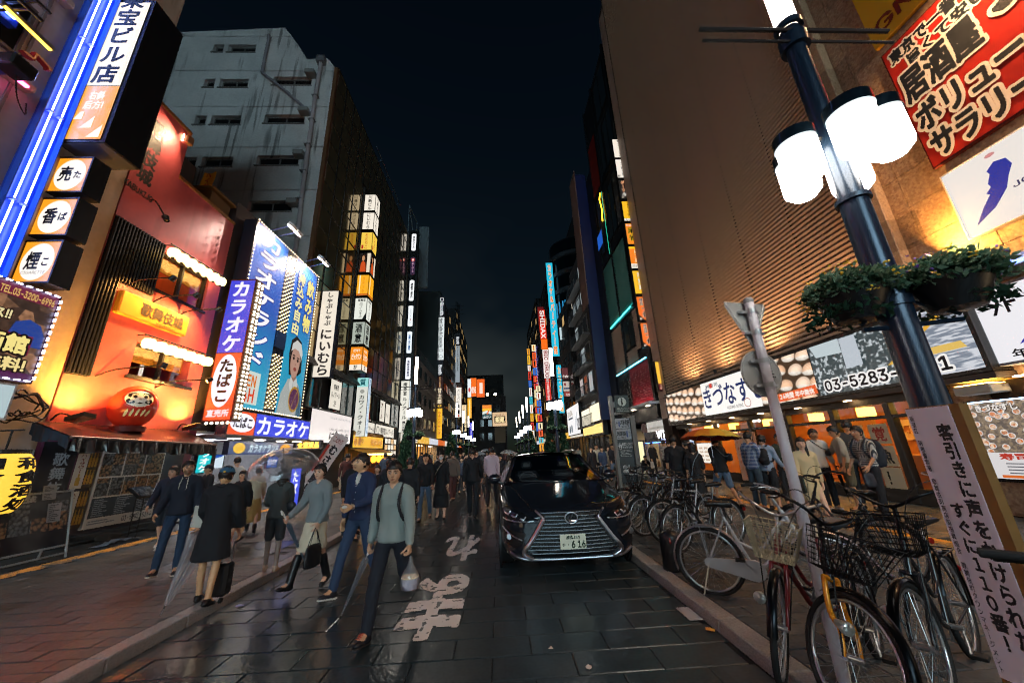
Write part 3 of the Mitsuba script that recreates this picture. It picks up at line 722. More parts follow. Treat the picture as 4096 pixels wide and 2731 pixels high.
# ---- ground floor of the red restaurant: posters, door, stands ----------------------------------------------------------------
def food_print(p, n, uv):
 a, c = dr.floor(p.y / 0.34), dr.floor((p.z - 0.1) / 0.42)
 g = voronoi((p.y + 0.13 * a) * 17, p.z * 17)
 hue = cell_rand(a, c, 4)
 warm = mix((0.30, 0.12, 0.035), (0.42, 0.26, 0.12), g[2])
 cool = mix((0.05, 0.07, 0.09), (0.24, 0.26, 0.25), g[2])
 return mix(warm, cool, smoothstep(0.62, 0.7, hue)) * (0.25 + 0.9 * fbm(p.y * 30, p.z * 30, 0, 3)) * smoothstep(0.75, 0.2, g[0])
proc_mat('food_print', food_print, 0.35)
k = thing('menu_board', 'large wall menu of framed food photographs with a phone number below, under the awning', 'menu')
f = FL(-9.72, 9.55, 11.3, 0.35, 2.1)
add(k + '__board', f.at(box(0, f.w, 0, f.h, -0.08, 0)), M('c4c0b8', 0.5))
for i in range(3):
 add(k + '__photo', f.slab(0.03 + 0.325 * i, 0.66, 0.03 + 0.325 * i + 0.30, 0.97, 0.001, 0.006), 'food_print')
for i in range(5):
 add(k + '__photo', f.slab(0.03 + 0.19 * i, 0.4, 0.03 + 0.19 * i + 0.175, 0.64, 0.001, 0.006), 'food_print')
add(k + '__text_panel', f.slab(0.03, 0.13, 0.97, 0.38, 0.001, 0.006), M('23323c', 0.4))
print_on(k, f, [(union_all([sbox(0.06 + 0.3 * c, 0.15 + 0.025 * j, 0.06 + 0.3 * c + 0.12 + 0.12 * rng.random(), 0.16 + 0.025 * j) for c in range(3) for j in range(9)]), '8a949c'), ('03-5291-5164', 0.5, 0.03, 0.97, 0.1, '555a60', ''), (sbox(0.04, 0.05, 0.4, 0.065), '80868c'), (sbox(0.04, 0.08, 0.3, 0.095), '80868c')], 0, 40, 0.009)
k = thing('steel_door', 'grey steel service door beside the glowing lantern on the left', 'door')
add(k, rbox(-9.79, -9.72, 7.35, 8.2, 0.1, 2.12, 0.01), M('8d9498', 0.45))
add(k + '__lock', cyl((-9.72, 8.08, 1.0), (-9.66, 8.08, 1.0), 0.035), BLACKM)
k = thing('brush_sign', 'black panel in a purple frame with white vertical brush characters under the awning', 'sign')
f = FL(-9.7, 8.3, 8.98, 0.75, 2.3)
add(k + '__frame', f.at(box(-0.06, f.w + 0.06, -0.06, f.h + 0.06, -0.08, -0.005)), M('4a1838', 0.4))
add(k + '__panel', f.rect(), M('0e1014', 0.35))
print_on(k, f, [('歌舞伎城', 0.34, 0.08, 0.82, 0.86, '8c98a0', 'v')], 0, 56)
for i, (y0, z0, lb) in enumerate(((9.02, 1.28, 'upper'), (9.02, 0.42, 'lower'))):
 k = thing('drink_poster', f'narrow white {lb} drink poster with red letters and a yellow bottle strip', 'poster', None)
 f = FL(-9.7, y0, y0 + 0.24, z0, z0 + 0.8)
 add(k, f.at(box(0, f.w, 0, f.h, -0.02, 0)), M('c2b8a8', 0.5))
 print_on(k, f, [('ハイサワー', 0.2, 0.42, 0.8, 0.96, '7a2a1c', 'vb'), (union_all([sbox(0.3, 0.08, 0.7, 0.3), sbox(0.42, 0.3, 0.58, 0.4)]), 'b08a2c')], 0, 40)
 f = FL(-9.71, y0 + 0.25, y0 + 0.47, z0, z0 + 0.8)
 add(k + '__bottle_strip', f.at(box(0, f.w, 0, f.h, -0.02, 0)), M('3a2a10', 0.4))
 print_on(k, f, [(union_all([sbox(0.06 + 0.31 * j, 0.1 + 0.48 * i2, 0.3 + 0.31 * j, 0.36 + 0.48 * i2) for j in range(3) for i2 in range(2)] + [sbox(0.13 + 0.31 * j, 0.36 + 0.48 * i2, 0.23 + 0.31 * j, 0.5 + 0.48 * i2) for j in range(3) for i2 in range(2)]), 'a87818')], 0)
k = thing('step_plinth', 'low dark stone plinth along the foot of the red restaurant', 'step')
add(k, join(rbox(-9.8, -9.55, 8.0, 12.0, WALK_Z, WALK_Z + 0.16), rbox(-9.55, -9.35, 8.9, 12.0, WALK_Z, WALK_Z + 0.06)), M('2a2f33', 0.4))
for y, lb in ((9.45, 'nearer'), (10.75, 'farther')):
 k = thing('weight_block', f'{lb} brown rubber weight block on the pavement under the wall menu', 'block')
 add(k, rbox(-9.3, -8.95, y, y + 0.3, WALK_Z, WALK_Z + 0.16, 0.03), M('3a3430', 0.7))
# glowing paper lantern
k = thing('big_lantern', 'big glowing yellow paper lantern with black brush characters at the left edge', 'lantern')
LC, LR, LH = np.array([-8.75, 6.95, 1.52]), 0.40, 1.02
pr = [(0.28, -LH / 2)] + [(LR * (1 - 0.3 * abs(t) ** 4) + 0.008 * (i % 2), t * LH / 2 * 0.97) for i, t in enumerate(np.linspace(-1, 1, 45))] + [(0.28, LH / 2)]
add(k + '__shade', lathe(pr, LC, 40), M('c8a050', 0.6), True, glow=lin('ffc640') * 0.95)
add(k + '__collar', join(lathe([(0.27, -LH / 2 - 0.05), (0.3, -LH / 2 - 0.05), (0.3, -LH / 2 + 0.02), (0.27, -LH / 2 + 0.02)], LC, 32), lathe([(0.27, LH / 2 - 0.02), (0.3, LH / 2 - 0.02), (0.3, LH / 2 + 0.05), (0.27, LH / 2 + 0.05)], LC, 32)), BLACKM)
add(k + '__hanger', join(cyl(LC + [0, 0, LH / 2], LC + [0, 0, 0.9], 0.015), cyl(LC + [-0.35, 0, 0.9], LC + [0.2, 0, 0.9], 0.015)), BLACKM)
for a0 in (-1.05, 0.35):
 g = letters('和食酒処', -0.24, -0.46, 0.24, 0.44, 'vb', 56)
 m = flat(g)
 mm = trimesh.Trimesh(m[0], m[1], process=False)
 for _ in range(2):
  mm = mm.subdivide()
 q = np.array(mm.vertices)
 th = a0 + q[:, 0] / LR
 rr = LR * (1 - 0.3 * np.abs(q[:, 1] / (LH / 2 * 0.97)) ** 4) + 0.014
 add(k + '__lettering', (LC + np.column_stack([rr * np.cos(th), rr * np.sin(th), q[:, 1]]), np.asarray(mm.faces)), M('120e0a', 0.6))
# A-board with menu pictures
k = thing('menu_stand', 'folding white framed menu stand with black food posters at the lower left', 'sign stand')
y0, y1, xs = 6.2, 8.1, -8.55
for y in (y0, y1):
 add(k + '__post', join(cyl((xs + 0.15, y, WALK_Z), (xs - 0.08, y, 1.35), 0.02), cyl((xs - 0.35, y, WALK_Z), (xs - 0.1, y, 1.33), 0.02)), M('9a9ea0', 0.4))
for z, x in ((0.18, xs + 0.14), (0.32, xs + 0.115), (1.3, xs - 0.065)):
 add(k + '__rail', cyl((x, y0, z), (x, y1, z), 0.018), M('9a9ea0', 0.4))
f = Face((xs + 0.11, y0 + 0.03, 0.34), (0, 1, 0), y1 - y0 - 0.06, 0.96, v=np.array([-0.18, 0, 0.96]) / np.hypot(0.18, 0.96))
add(k + '__board', f.at(box(0, f.w, 0, f.h, -0.02, 0)), M('101214', 0.35))
for i in range(6):
 add(k + '__photo', f.slab(0.02 + 0.163 * i, 0.3, 0.02 + 0.163 * i + 0.15, 0.56 + 0.28 * (i % 2), 0.001, 0.005), 'food_print')
for a, c, hh in ((0.52, 0.86, 0.3), (0.74, 0.88, 0.26), (0.8, 0.45, 0.34)):
 add(k + '__notice', f.at(box(a * f.w, a * f.w + 0.22, c * f.h, c * f.h + hh, 0.006, 0.009)), M('8f9294', 0.5))
 print_on(k, Face(f.at((np.array([[a * f.w, c * f.h, 0.01]]), None))[0][0], f.u, 0.22, hh, f.v), [(union_all([sbox(0.1, 0.08 + 0.1 * j, 0.3 + 0.6 * rng.random(), 0.12 + 0.1 * j) for j in range(9)]), '3c4044')], 0)
print_on(k, f, [('歌舞伎城', 0.25, 0.86, 0.7, 0.98, '9aa2a8', '')], 0, 40)
# lectern menu on lattice legs
k = thing('menu_lectern', 'small lit menu on black lattice legs in front of the wall menu', 'stand')
c = np.array([-8.75, 9.75, 0])
for s in (-1, 1):
 add(k + '__leg', tube([c + [0.02, s * 0.1, WALK_Z], c + [0, s * 0.1, 1.05]], 0.012, 6), BLACKM)
add(k + '__lattice', join(*[cyl(c + [0.01, -0.1 * (-1) ** i, 0.2 + 0.1 * i], c + [0.01, 0.1 * (-1) ** i, 0.3 + 0.1 * i], 0.006, n=5) for i in range(8)]), BLACKM)
f = Face(c + [0.22, -0.27, 1.02], (0, 1, 0), 0.54, 0.36, v=np.array([-0.8, 0, 0.6]))
add(k + '__board', f.at(box(0, f.w, 0, f.h, -0.05, 0)), BLACKM)
add(k + '__page', f.slab(0.05, 0.1, 0.95, 0.92, 0.001, 0.004), 'food_print')
k = thing('plastic_sheet', 'crumpled wet clear plastic sheet on the pavement at the foot of the menu stand', 'litter')
add(k, grid(lambda u, v: np.column_stack([-8.7 + 0.2 * v + 0.05 * np.sin(u * 9), 8.75 + u * 0.95, WALK_Z + 0.02 + 0.07 * meshkit.noise(np.column_stack([u * 12, v * 4, u * 0])) * np.sin(np.pi * np.clip(u, 0.02, 1))]), 40, 8), M('7d8794', 0.15, spec=0.8), True)
# roof of the red restaurant: banner, hut
k = thing('roof_banner', 'yellow banner with red writing on a pole above the red restaurant roof', 'banner')
f = FC(11.3, -10.67, -10.19, 10.61, 12.05)
add(k + '__cloth', grid(lambda u, v: f.at((np.column_stack([u * f.w * (1 - 0.25 * (1 - v)) + 0.02 * np.sin(v * 9), v * f.h, 0.05 * np.sin(u * 5 + v * 3)]), None))[0], 10, 24), M('e0a41c', 0.7), True)
print_on(k, f, [('ハイサワー', 0.3, 0.14, 0.72, 0.96, 'b03a14', 'vb')], 0, 44, 0.07)
add(k + '__pole', cyl((f.o[0] - 0.03, 11.3, 10.3), (f.o[0] - 0.03, 11.3, f.o[2] + f.h + 0.1), 0.02), STEEL)
k = thing('roof_hut', 'small wooden shed on the red restaurant roof', 'shed')
add(k + '__wall', box(-11.5, -9.95, 11.0, 11.9, 10.1, 11.0), M('5a3c1c', 0.7))
add(k + '__roof', rbox(-11.7, -9.8, 10.85, 12.0, 11.0, 11.1), M('6a4820', 0.6))
k = thing('roof_hut', 'dark stair head behind the parapet of the red restaurant', 'shed')
add(k, box(-12.5, -10.3, 9.65, 10.6, 10.1, 11.6), M('3a3634', 0.7))
# ---- karaoke building between the red restaurant and the grey block -----------------------------------------------------------
kb = thing('karaoke_building', 'narrow dark building carrying the blue karaoke billboards', 'building')
add(kb + '__wall', box(-16, -9.85, 12.1, 17.35, 2.75, 11.4), M('3a3436', 0.6))
add(kb + '__side_wall', box(-16, -9.85, 12.1, 12.4, 0, 2.75), M('5a2440', 0.5))
add(kb + '__back_wall', box(-14, -13.8, 12.4, 17.2, 0, 2.75), M('b8b4b0', 0.6))
add(kb + '__floor', box(-13.8, -9.8, 12.4, 17.2, 0.05, 0.12), M('8a8a88', 0.3))
add(kb + '__ceiling', box(-13.8, -9.8, 12.4, 17.2, 2.68, 2.75), M('c4c8cc', 0.6))
for y in (13.0, 14.4, 15.8):
 add(kb + '__tube_lamp', box(-13, -10.2, y, y + 0.12, 2.62, 2.66), M('808080'), glow=lin('e8f0ff') * 6)
add(kb + '__canopy', rbox(-9.85, -8.75, 12.2, 17.6, 2.5, 2.6), M('50545c', 0.4))
for y in (12.9, 14.3, 15.7, 16.9):
 add(kb + '__downlight', box(-9.2, -8.95, y, y + 0.3, 2.47, 2.498), M('808080'), glow=lin('fff0d0') * 9)
# shelves of cigarette packets inside the shop
pk = thing('packet_shelf', 'shelves full of small coloured packets at the back of the tobacco shop', 'shelf')
add(pk + '__board', join(*[box(-13.8, -13.5, 12.6, 17.0, z, z + 0.03) for z in np.arange(0.5, 2.4, 0.3)]), M('d0d0cc', 0.5))
for c in ('b83a2a', 'd8c23a', '2a5ab0', 'e0e0dc', '2c8a5a', 'd87a2a'):
 add(pk + '__packets', join(*[box(-13.72, -13.5, y, y + 0.11, z + 0.03, z + 0.2) for z in np.arange(0.5, 2.4, 0.3) for y in np.arange(12.65, 16.95, 0.14) if rng.random() < 0.17]), M(c, 0.4))
k = thing('shop_counter', 'white glass counter with cigarette display in the tobacco shop', 'counter')
add(k + '__body', rbox(-11.4, -10.8, 12.9, 15.2, 0.12, 1.05), M('c8ccd0', 0.35))
add(k + '__front', box(-10.79, -10.77, 13.0, 15.1, 0.25, 0.95), M('404040'), glow=lin('dfe8f0') * 0.8)
# projecting vertical sign with its rows of bulbs
k = thing('karaoke_sign', 'tall projecting sign, blue with white karaoke letters above an orange tobacco panel', 'sign')
x0, x1, z0, z1 = -9.66, -8.8, 3.07, 8.1
add(k + '__cabinet', box(x0 - 0.04, x1 + 0.04, 12.31, 12.75, z0 - 0.05, z1 + 0.05), M('5a2a1c', 0.4))
up, lo = FC(12.3, x0, x1, 5.35, z1), FC(12.3, x0, x1, z0, 5.33)
add(k + '__blue_panel', up.rect(), M('404040'), glow=lin('2438c8') * 1.0)
print_on(k, up, [('カラオケ', 0.1, 0.0, 0.9, 1.0, 'e8e4f4', 'vb')], 1.0, 56)
add(k + '__orange_panel', lo.rect(), M('404040'), glow=lin('ee4a14') * 0.95)
print_on(k, lo, [(ell(0.5, 0.58, 0.44, 0.40, 36), 'f0eafa'), ('たばこ', 0.2, 0.24, 0.8, 0.92, '10142a', 'vb'), ('直売所', 0.08, 0.04, 0.92, 0.15, 'f0d8dc', 'b')], 1.0, 56)
for i in range(18):
 z = z0 + (i + 0.5) * (z1 - z0) / 18
 add(k + '__bulb', join(*[ball((x1 + 0.07, y, z + dz), 0.045, 1) for y in (12.43, 12.62) for dz in (-0.06, 0.06)]), M('808080'), glow=lin('ffe8c8') * 2.6)
add(k + '__bulb_rail', box(x1 + 0.04, x1 + 0.06, 12.33, 12.73, z0, z1), M('6a5a48', 0.4))
for i in range(5):
 add(k + '__bulb', ball((x0 + 0.1 + i * 0.17, 12.34, z0 - 0.1), 0.045, 1), M('808080'), glow=lin('ffe8c8') * 2.6)
# the big billboard
k = thing('karaoke_billboard', 'huge blue karaoke billboard with bulb columns and a woman in a white visor', 'billboard')
BF = FL(-9.2, 12.45, 17.2, 3.6, 10.75)
add(k + '__cabinet', BF.at(box(-0.06, BF.w + 0.06, -0.06, BF.h + 0.06, -0.5, -0.01)), M('1a2030', 0.4))
def board_print(p, n, uv):
 return mix((0.02, 0.30, 0.42), (0.012, 0.05, 0.30), smoothstep(4.2, 8.2, p.z + 0.5 * fbm(p.y, p.z, 1, 2)))
def visor_print(p, n, uv):
 return mix((0.012, 0.24, 0.36), (0.012, 0.06, 0.34), smoothstep(6.0, 9.0, p.z))
for a, b, fn in ((0.0, 0.44, board_print), (0.6, 1.0, visor_print)):
 add(k + '__panel', BF.rect(a, 0, b, 1), M('1a3a6a', 0.35), glow=proc(fn), power=0.2)
add(k + '__bulb_panel', BF.rect(0.442, 0, 0.598, 1), M('0c1830', 0.4))
print_on(k, BF, [('カラオケランド', 0.05, 0.2, 0.37, 1.0, 'f4f4f6', 'vb', '1a3a9a', 0.006), (sbox(0.06, 0.02, 0.34, 0.19), 'c8d4cc'), ('OPEN', 0.06, 0.11, 0.3, 0.17, 'd86a1c', 'b'), ('24H', 0.08, 0.03, 0.3, 0.1, 'd8401c', 'b')], 0.85, 64)
WF = Face(BF.o + BF.u * BF.w * 0.6, BF.u, BF.w * 0.4, BF.h)
print_on(k, WF, [('飲み物', 0.56, 0.55, 0.92, 0.93, 'f2e27a', 'vb', '1c3f9a', 0.006), ('持込み自由', 0.12, 0.5, 0.46, 0.93, 'f0e8a0', 'vb', '1c3f9a', 0.006)], 0.85, 56, 0.02)
hair = Polygon([(0.2, 0.37), (0.24, 0.46), (0.42, 0.5), (0.66, 0.475), (0.76, 0.4), (0.8, 0.28), (0.66, 0.25), (0.3, 0.24)])
print_on(k, WF, [(Polygon([(0.04, 0.0), (0.1, 0.12), (0.3, 0.215), (0.45, 0.225), (0.75, 0.2), (0.95, 0.12), (0.98, 0.0)]), 'b8beba'), (Polygon([(0.72, 0.2), (0.95, 0.12), (0.98, 0.0), (0.8, 0.0), (0.82, 0.1)]), '1a5a78'), (hair, '141418'),
     (Polygon([(0.42, 0.2), (0.6, 0.2), (0.63, 0.27), (0.4, 0.27)]), 'a07a68'), (ell(0.49, 0.335, 0.195, 0.105, 30), 'c89a86'), (Polygon([(0.27, 0.39), (0.4, 0.415), (0.58, 0.41), (0.7, 0.375), (0.72, 0.34), (0.76, 0.4), (0.66, 0.46), (0.46, 0.475), (0.29, 0.44)]), 'e4e2dc'),
     (union_all([ell(0.405, 0.352, 0.042, 0.010), ell(0.585, 0.345, 0.042, 0.010), ell(0.40, 0.37, 0.06, 0.004), ell(0.59, 0.362, 0.06, 0.004)]), '201818'), (ell(0.497, 0.315, 0.02, 0.006), 'a8786a'), (ell(0.5, 0.285, 0.065, 0.012), '96463c'),
     (Polygon([(0.38, 0.235), (0.5, 0.205), (0.46, 0.12), (0.34, 0.18)]), 'dcdcd6'), (Polygon([(0.62, 0.235), (0.5, 0.205), (0.56, 0.13), (0.7, 0.19)]), 'd4d6d2'), (ell(0.62, 0.1, 0.22, 0.08, 30), 'c08a1e'), (ell(0.62, 0.1, 0.185, 0.065, 30), '5a2450'), (affinity.rotate(sbox(0.47, 0.094, 0.77, 0.104), 28), 'b88a4a')], 0.62, off=0.012)
for a, z0, z1 in ((0.442, 7.0, 10.6), (0.442, 3.75, 6.0)):
 m = [ball((-9.17, BF.o[1] + BF.w * (a + 0.012 + 0.026 * j), z), 0.03, 1) for j in range(6) for z in np.arange(z0 + 0.09 * (j % 2), z1, 0.19)]
 kk = add(k + '__bulbs', join(*m), M('808080'), glow=lin('ffd890') * 1.9)
 stuff(kk, 'columns of small warm bulbs')
m = [ball((-9.15, y, z), 0.026, 0) for z in (BF.o[2] - 0.02, BF.o[2] + BF.h + 0.02) for y in np.arange(12.4, 17.25, 0.15)] + [ball((-9.15, y, z), 0.026, 0) for y in (12.4, 17.25) for z in np.arange(3.6, 10.8, 0.15)]
stuff(add(k + '__rim_bulbs', join(*m), M('808080'), glow=lin('ffe0b0') * 2.2), 'row of tiny bulbs round the billboard')
add(k + '__hatch', BF.slab(0.45, 0.37, 0.59, 0.47, 0.0, 0.05), M('14305a', 0.4))
for i, (y, lb) in enumerate(((13.3, 'nearest'), (13.75, 'second'), (15.9, 'third'), (16.4, 'farthest'))):
 kk = thing('billboard_lamp', f'{lb} of four white floodlights on arms over the top of the karaoke billboard', 'lamp', 'floodlights over the karaoke billboard')
 z = 11.0
 add(kk + '__arm', cyl((-9.3, y, z - 0.1), (-8.45, y, z + 0.12), 0.02), M('5060a0', 0.4))
 add(kk + '__housing', obox((-8.4, y, z + 0.1), np.array([0.8, 0, -0.6]), (0, 1, 0), np.array([0.6, 0, 0.8]), 0.12, 0.16, 0.06), M('c8ccd4', 0.35))
 add(kk + '__lens', obox((-8.46, y, z + 0.02), np.array([0.8, 0, -0.6]), (0, 1, 0), np.array([0.6, 0, 0.8]), 0.11, 0.15, 0.01), M('808080'), glow=lin('ffe6c4') * 12)
 beam(kk, (-8.5, y, z), (-9.3, y, 8.6), 26, 'ffe2d0', 64, 0.4)
# horizontal board
k = thing('karaoke_board', 'long lit blue board with white karaoke letters and an orange tobacco end', 'sign')
HF = FL(-9.0, 12.55, 17.85, 2.62, 3.42)
add(k + '__cabinet', HF.at(box(-0.05, HF.w + 0.05, -0.05, HF.h + 0.05, -0.35, -0.01)), M('16182a', 0.4))
add(k + '__tobacco_panel', HF.rect(0, 0, 0.255, 1), M('404040'), glow=lin('ea4a12') * 0.9)
add(k + '__karaoke_panel', HF.rect(0.26, 0, 0.79, 1), M('404040'), glow=lin('2a3cd0') * 1.0)
add(k + '__karaoke_panel', HF.rect(0.795, 0, 1, 1), M('404040'), glow=lin('2a3cd0') * 1.0)
print_on(k, HF, [(ell(0.13, 0.52, 0.12, 0.4, 36), 'f0ecfa'), ('たばこ', 0.035, 0.28, 0.235, 0.78, '161a2a', 'b'), ('カラオケ', 0.27, 0.04, 0.99, 0.96, 'f0f0f8', 'b')], 1.0, 64)
k = thing('shop_fascia', 'narrow coloured karaoke shop fascia under the long blue board', 'sign')
HF = FL(-9.3, 13.2, 17.2, 1.98, 2.42)
add(k + '__cabinet', HF.at(box(0, HF.w, 0, HF.h, -0.2, -0.01)), M('16182a', 0.4))
add(k + '__panel', HF.rect(), M('404040'), glow=lin('16407a') * 0.7)
print_on(k, HF, [(ell(0.13, 0.5, 0.08, 0.44, 14), 'e8b83a'), ('カラオケランド', 0.25, 0.12, 0.72, 0.88, 'c8e0e8', 'bx'), (ell(0.85, 0.5, 0.1, 0.44, 18), 'e89a2a')], 0.9)
sign('small orange on black sign of four characters on the corner post of the tobacco shop', FC(17.6, -9.38, -8.28, 2.17, 2.53), 0.2, '1a1410', [('全室液晶', 0.05, 0.1, 0.95, 0.9, 'ffae3a', 'b')], 1.3, cab='101420')
sign('turquoise vertical sign with white letters beside the awning end', FC(12.15, -9.44, -9.02, 1.45, 2.13), 0.12, '12b8c0', [('ラオケ', 0.1, 0.02, 0.9, 0.98, 'f4f8f4', 'vb')], 1.0, rim=0.02)
sign('blue white cigarette brand board over the tobacco shop counter', FL(-9.9, 12.7, 13.9, 1.55, 2.0), 0.1, 'c8d8e4', [(Polygon([(0, 0.4), (0.9, 0.85), (1, 1), (0, 1)]), '1a4aa0'), ('MEVIUS', 0.1, 0.6, 0.6, 0.82, 'e8eef4', 'b')], 0.9, rim=0.01)
sign('small blue karaoke sign with white letters beside the tobacco shop door', FL(-9.75, 16.2, 16.95, 1.45, 1.9), 0.1, '1c4aa0', [('カラオケ', 0.06, 0.2, 0.94, 0.8, 'f0f4f8', 'b')], 0.9, rim=0.02)
for i, (y0, z0, z1, c) in enumerate(((17.0, 0.7, 1.9, 'a8a49c'), (17.9, 0.9, 1.8, 'd0a87c'), (18.6, 0.6, 1.9, '90908c'))):
 k = thing('wall_poster', ('grey', 'cream', 'tall pale')[i] + ' food poster on the dark wall past the tobacco shop', 'poster')
 f = FL(-9.62, y0 + 0.35, y0 + 0.95, z0, z1)
 add(k, f.at(box(0, f.w, 0, f.h, -0.03, 0)), M(c, 0.5))
 add(k + '__photo', f.slab(0.08, 0.4, 0.92, 0.92, 0.001, 0.004), 'food_print')
k = thing('lit_panel_stand', 'blue lit standing sign with white vertical letters behind the clear umbrella', 'sign')
f = FC(10.4, -5.57, -5.32, 0.46, 1.49)
add(k + '__cabinet', f.at(box(-0.03, f.w + 0.03, -0.05, f.h + 0.03, -0.2, -0.01)), M('20242c', 0.4))
add(k + '__panel', f.rect(), M('404040'), glow=lin('3a48c8') * 1.1)
print_on(k, f, [('たばこ', 0.2, 0.05, 0.8, 0.95, 'f0f0fa', 'vb')], 1.0)
k = thing('street_banner', 'white cloth banner with black brush characters on a leaning pole before the shops', 'banner')
B0, B1 = np.array([-6.55, 12.6, 0.75]), np.array([-5.45, 12.6, 2.55])
d = (B1 - B0) / np.linalg.norm(B1 - B0)
side = np.cross([0, -1, 0], d)
f = Face(B0, side * -1 if side[0] < 0 else side, 0.5, np.linalg.norm(B1 - B0), v=d)
f = Face(B0, np.array([d[2], 0, -d[0]]), 0.5, np.linalg.norm(B1 - B0), v=d)
add(k + '__cloth', grid(lambda u, v: f.at((np.column_stack([u * f.w, v * f.h, 0.03 * np.sin(v * 8 + u * 3)]), None))[0], 8, 24), M('c8bcb8', 0.7), True)
print_on(k, f, [('むさし厨房', 0.28, 0.04, 0.86, 0.84, '1a1820', 'vb'), (sbox(0.06, 0.36, 0.22, 0.8), '9a2a1c'), ('こだわり', 0.15, 0.87, 0.85, 0.96, '8a3a2c', '')], 0, 44, 0.05)
add(k + '__pole', cyl(B0 - d * 0.9, B1 + d * 0.05, 0.018), M('3a3c40', 0.4))
# ---- grey concrete block and its bronze glass street front ----------------------------------------------------------------------
g = thing('grey_block', 'tall stained grey concrete building with small windows and drain pipes', 'building')
top = [(-19.97, 29.03), (-13.59, 29.53), (-12.55, 27.94), (-11.8, 26.64), (-10.47, 26.69), (-9.75, 25.61)]
prof = Polygon([(-22, 0), (-22, top[0][1]), *[(x, z) for x, z in top], (-9.82, top[-1][1]), (-9.82, 0)])
floors = [z for _, z in [(-15.02, 28.65), (-14.53, 25.58), (-14.05, 22.59), (-13.55, 19.46), (-13.06, 16.39), (-12.58, 13.38)]]
zs = sorted(floors + [0.0, 40.0])
wins = []
WROW = [(-17.04, 27.5), (-17, 24.45), (-16.93, 21.46), (-16.85, 18.35), (-16.79, 15.48)]
for (x, z) in WROW:
 wins += [(x - 0.85, x - 0.2, z - 0.3, z + 0.42), (x + 0.1, x + 1.85, z - 0.3, z + 0.42)]
for (x, z) in [(-12.47, 24.66), (-12.52, 21.55), (-12.47, 18.43), (-12.41, 15.28)]:
 wins.append((x - 1.2, x + 1.2, z - 0.3, z + 0.42))
hole = union_all([sbox(*[w[0], w[2], w[1], w[3]]) for w in wins])
for a, c in zip(zs[:-1], zs[1:]):
 piece = prof.intersection(sbox(-30, a + 0.02, 0, c - 0.02)).difference(hole)
 v, fc = prism(piece, 0.4)
 add(g + '__wall', (np.column_stack([v[:, 0], 17.4 + v[:, 2], v[:, 1]]), fc), 'concrete_grey')
v, fc = prism(prof.buffer(-0.05), 0.3)
add(g + '__joint', (np.column_stack([v[:, 0], 17.44 + v[:, 2] + 0.38, v[:, 1]]), fc), M('2c2c2c', 0.8))
add(g + '__body', box(-22, -9.95, 17.85, 36.5, 0, 25.4), M('2e2e2e', 0.8))
add(g + '__roof_room', join(box(-13.6, -11.6, 19.5, 24, 25.4, 29.0), box(-15.5, -13.7, 18.2, 22, 27, 28.2)), M('585a58', 0.7))
for (x0, x1, z0, z1) in wins:
 w = add(g + '__window', join(box(x0, x1, 17.62, 17.7, z0, z0 + 0.05), box(x0, x1, 17.62, 17.7, z1 - 0.05, z1), *[box(x - 0.03, x + 0.03, 17.62, 17.7, z0 + .05, z1 - .05) for x in ([x0 + 0.03, (x0 + x1) / 2, x1 - 0.03] if x1 - x0 > 1 else [x0 + 0.03, x1 - 0.03])], box(x0 - 0.06, x1 + 0.06, 17.33, 17.62, z0 - 0.06, z0)), M('5a5a58', 0.5))
 add(w + '__pane', box(x0 + .03, x1 - .03, 17.66, 17.68, z0 + 0.05, z1 - 0.05), M('0a0c0e', 0.06))
for (x, z) in [(-11.22, 25.03), (-11.24, 21.93), (-11.11, 18.68), (-11.02, 15.34)]:
 add(g + '__duct', join(box(x - 0.3, x + 0.25, 16.95, 17.4, z - 0.14, z + 0.16)), M('6a6a68', 0.5))
PIPE = [(-10.76, 26.03), (-10.78, 23.13), (-10.74, 19.71), (-10.68, 16.58), (-10.56, 13.42)]
add(g + '__drain_pipe', tube([(x, 17.22, z) for x, z in PIPE] + [(PIPE[-1][0], 17.22, 6)], 0.11, 10), M('8a8488', 0.5))
add(g + '__drain_head', box(PIPE[0][0] - 0.25, PIPE[0][0] + 0.25, 17.05, 17.4, PIPE[0][1], PIPE[0][1] + 0.5), M('55565a', 0.5))
for i in range(9):
 z = 8 + i * 1.9
 add(g + '__pipe_clip', box(PIPE[1][0] - 0.18, PIPE[1][0] + 0.18, 17.1, 17.4, z, z + 0.06), M('5a585a', 0.5))
P2 = [(-14.39, 28.57), (-14.34, 25.24), (-12.63, 23.66), (-10.93, 21.9)]
add(g + '__branch_pipe', tube([(x, 17.25, z) for x, z in P2], 0.09, 10), M('6c6a70', 0.5))
# bronze mirror glass front along the street
scene['bronze_glass'] = {'type': 'twosided', 'bsdf': {'type': 'principled', 'base_color': rgb((0.36, 0.27, 0.12)), 'metallic': 0.85, 'roughness': 0.09, 'specular': 0.8}}
add(g + '__corner_trim', box(-9.95, -9.75, 17.38, 17.62, 6.9, 25.9), M('6a4a34', 0.35, 0.4))
NY, NZ, gy0, gy1, gz0, gz1 = 14, 13, 17.65, 36.0, 6.9, 26.2
for i in range(NY):
 for j in range(NZ):
  a, c = gy0 + (gy1 - gy0) * i / NY, gz0 + (gz1 - gz0) * j / NZ
  tilt = nrng.uniform(-0.012, 0.012, 2)
  m = box(-9.86, -9.82, a + 0.03, a + (gy1 - gy0) / NY - 0.03, c + 0.03, c + (gz1 - gz0) / NZ - 0.03)
  m[0][:, 0] += (m[0][:, 1] - a) * tilt[0] + (m[0][:, 2] - c) * tilt[1]
  add(g + '__glass_panel', m, 'bronze_glass')
for i in range(NY + 1):
 y = gy0 + (gy1 - gy0) * i / NY
 add(g + '__mullion', box(-9.9, -9.78, y - 0.03, y + 0.03, gz0, gz1), M('121010', 0.4))
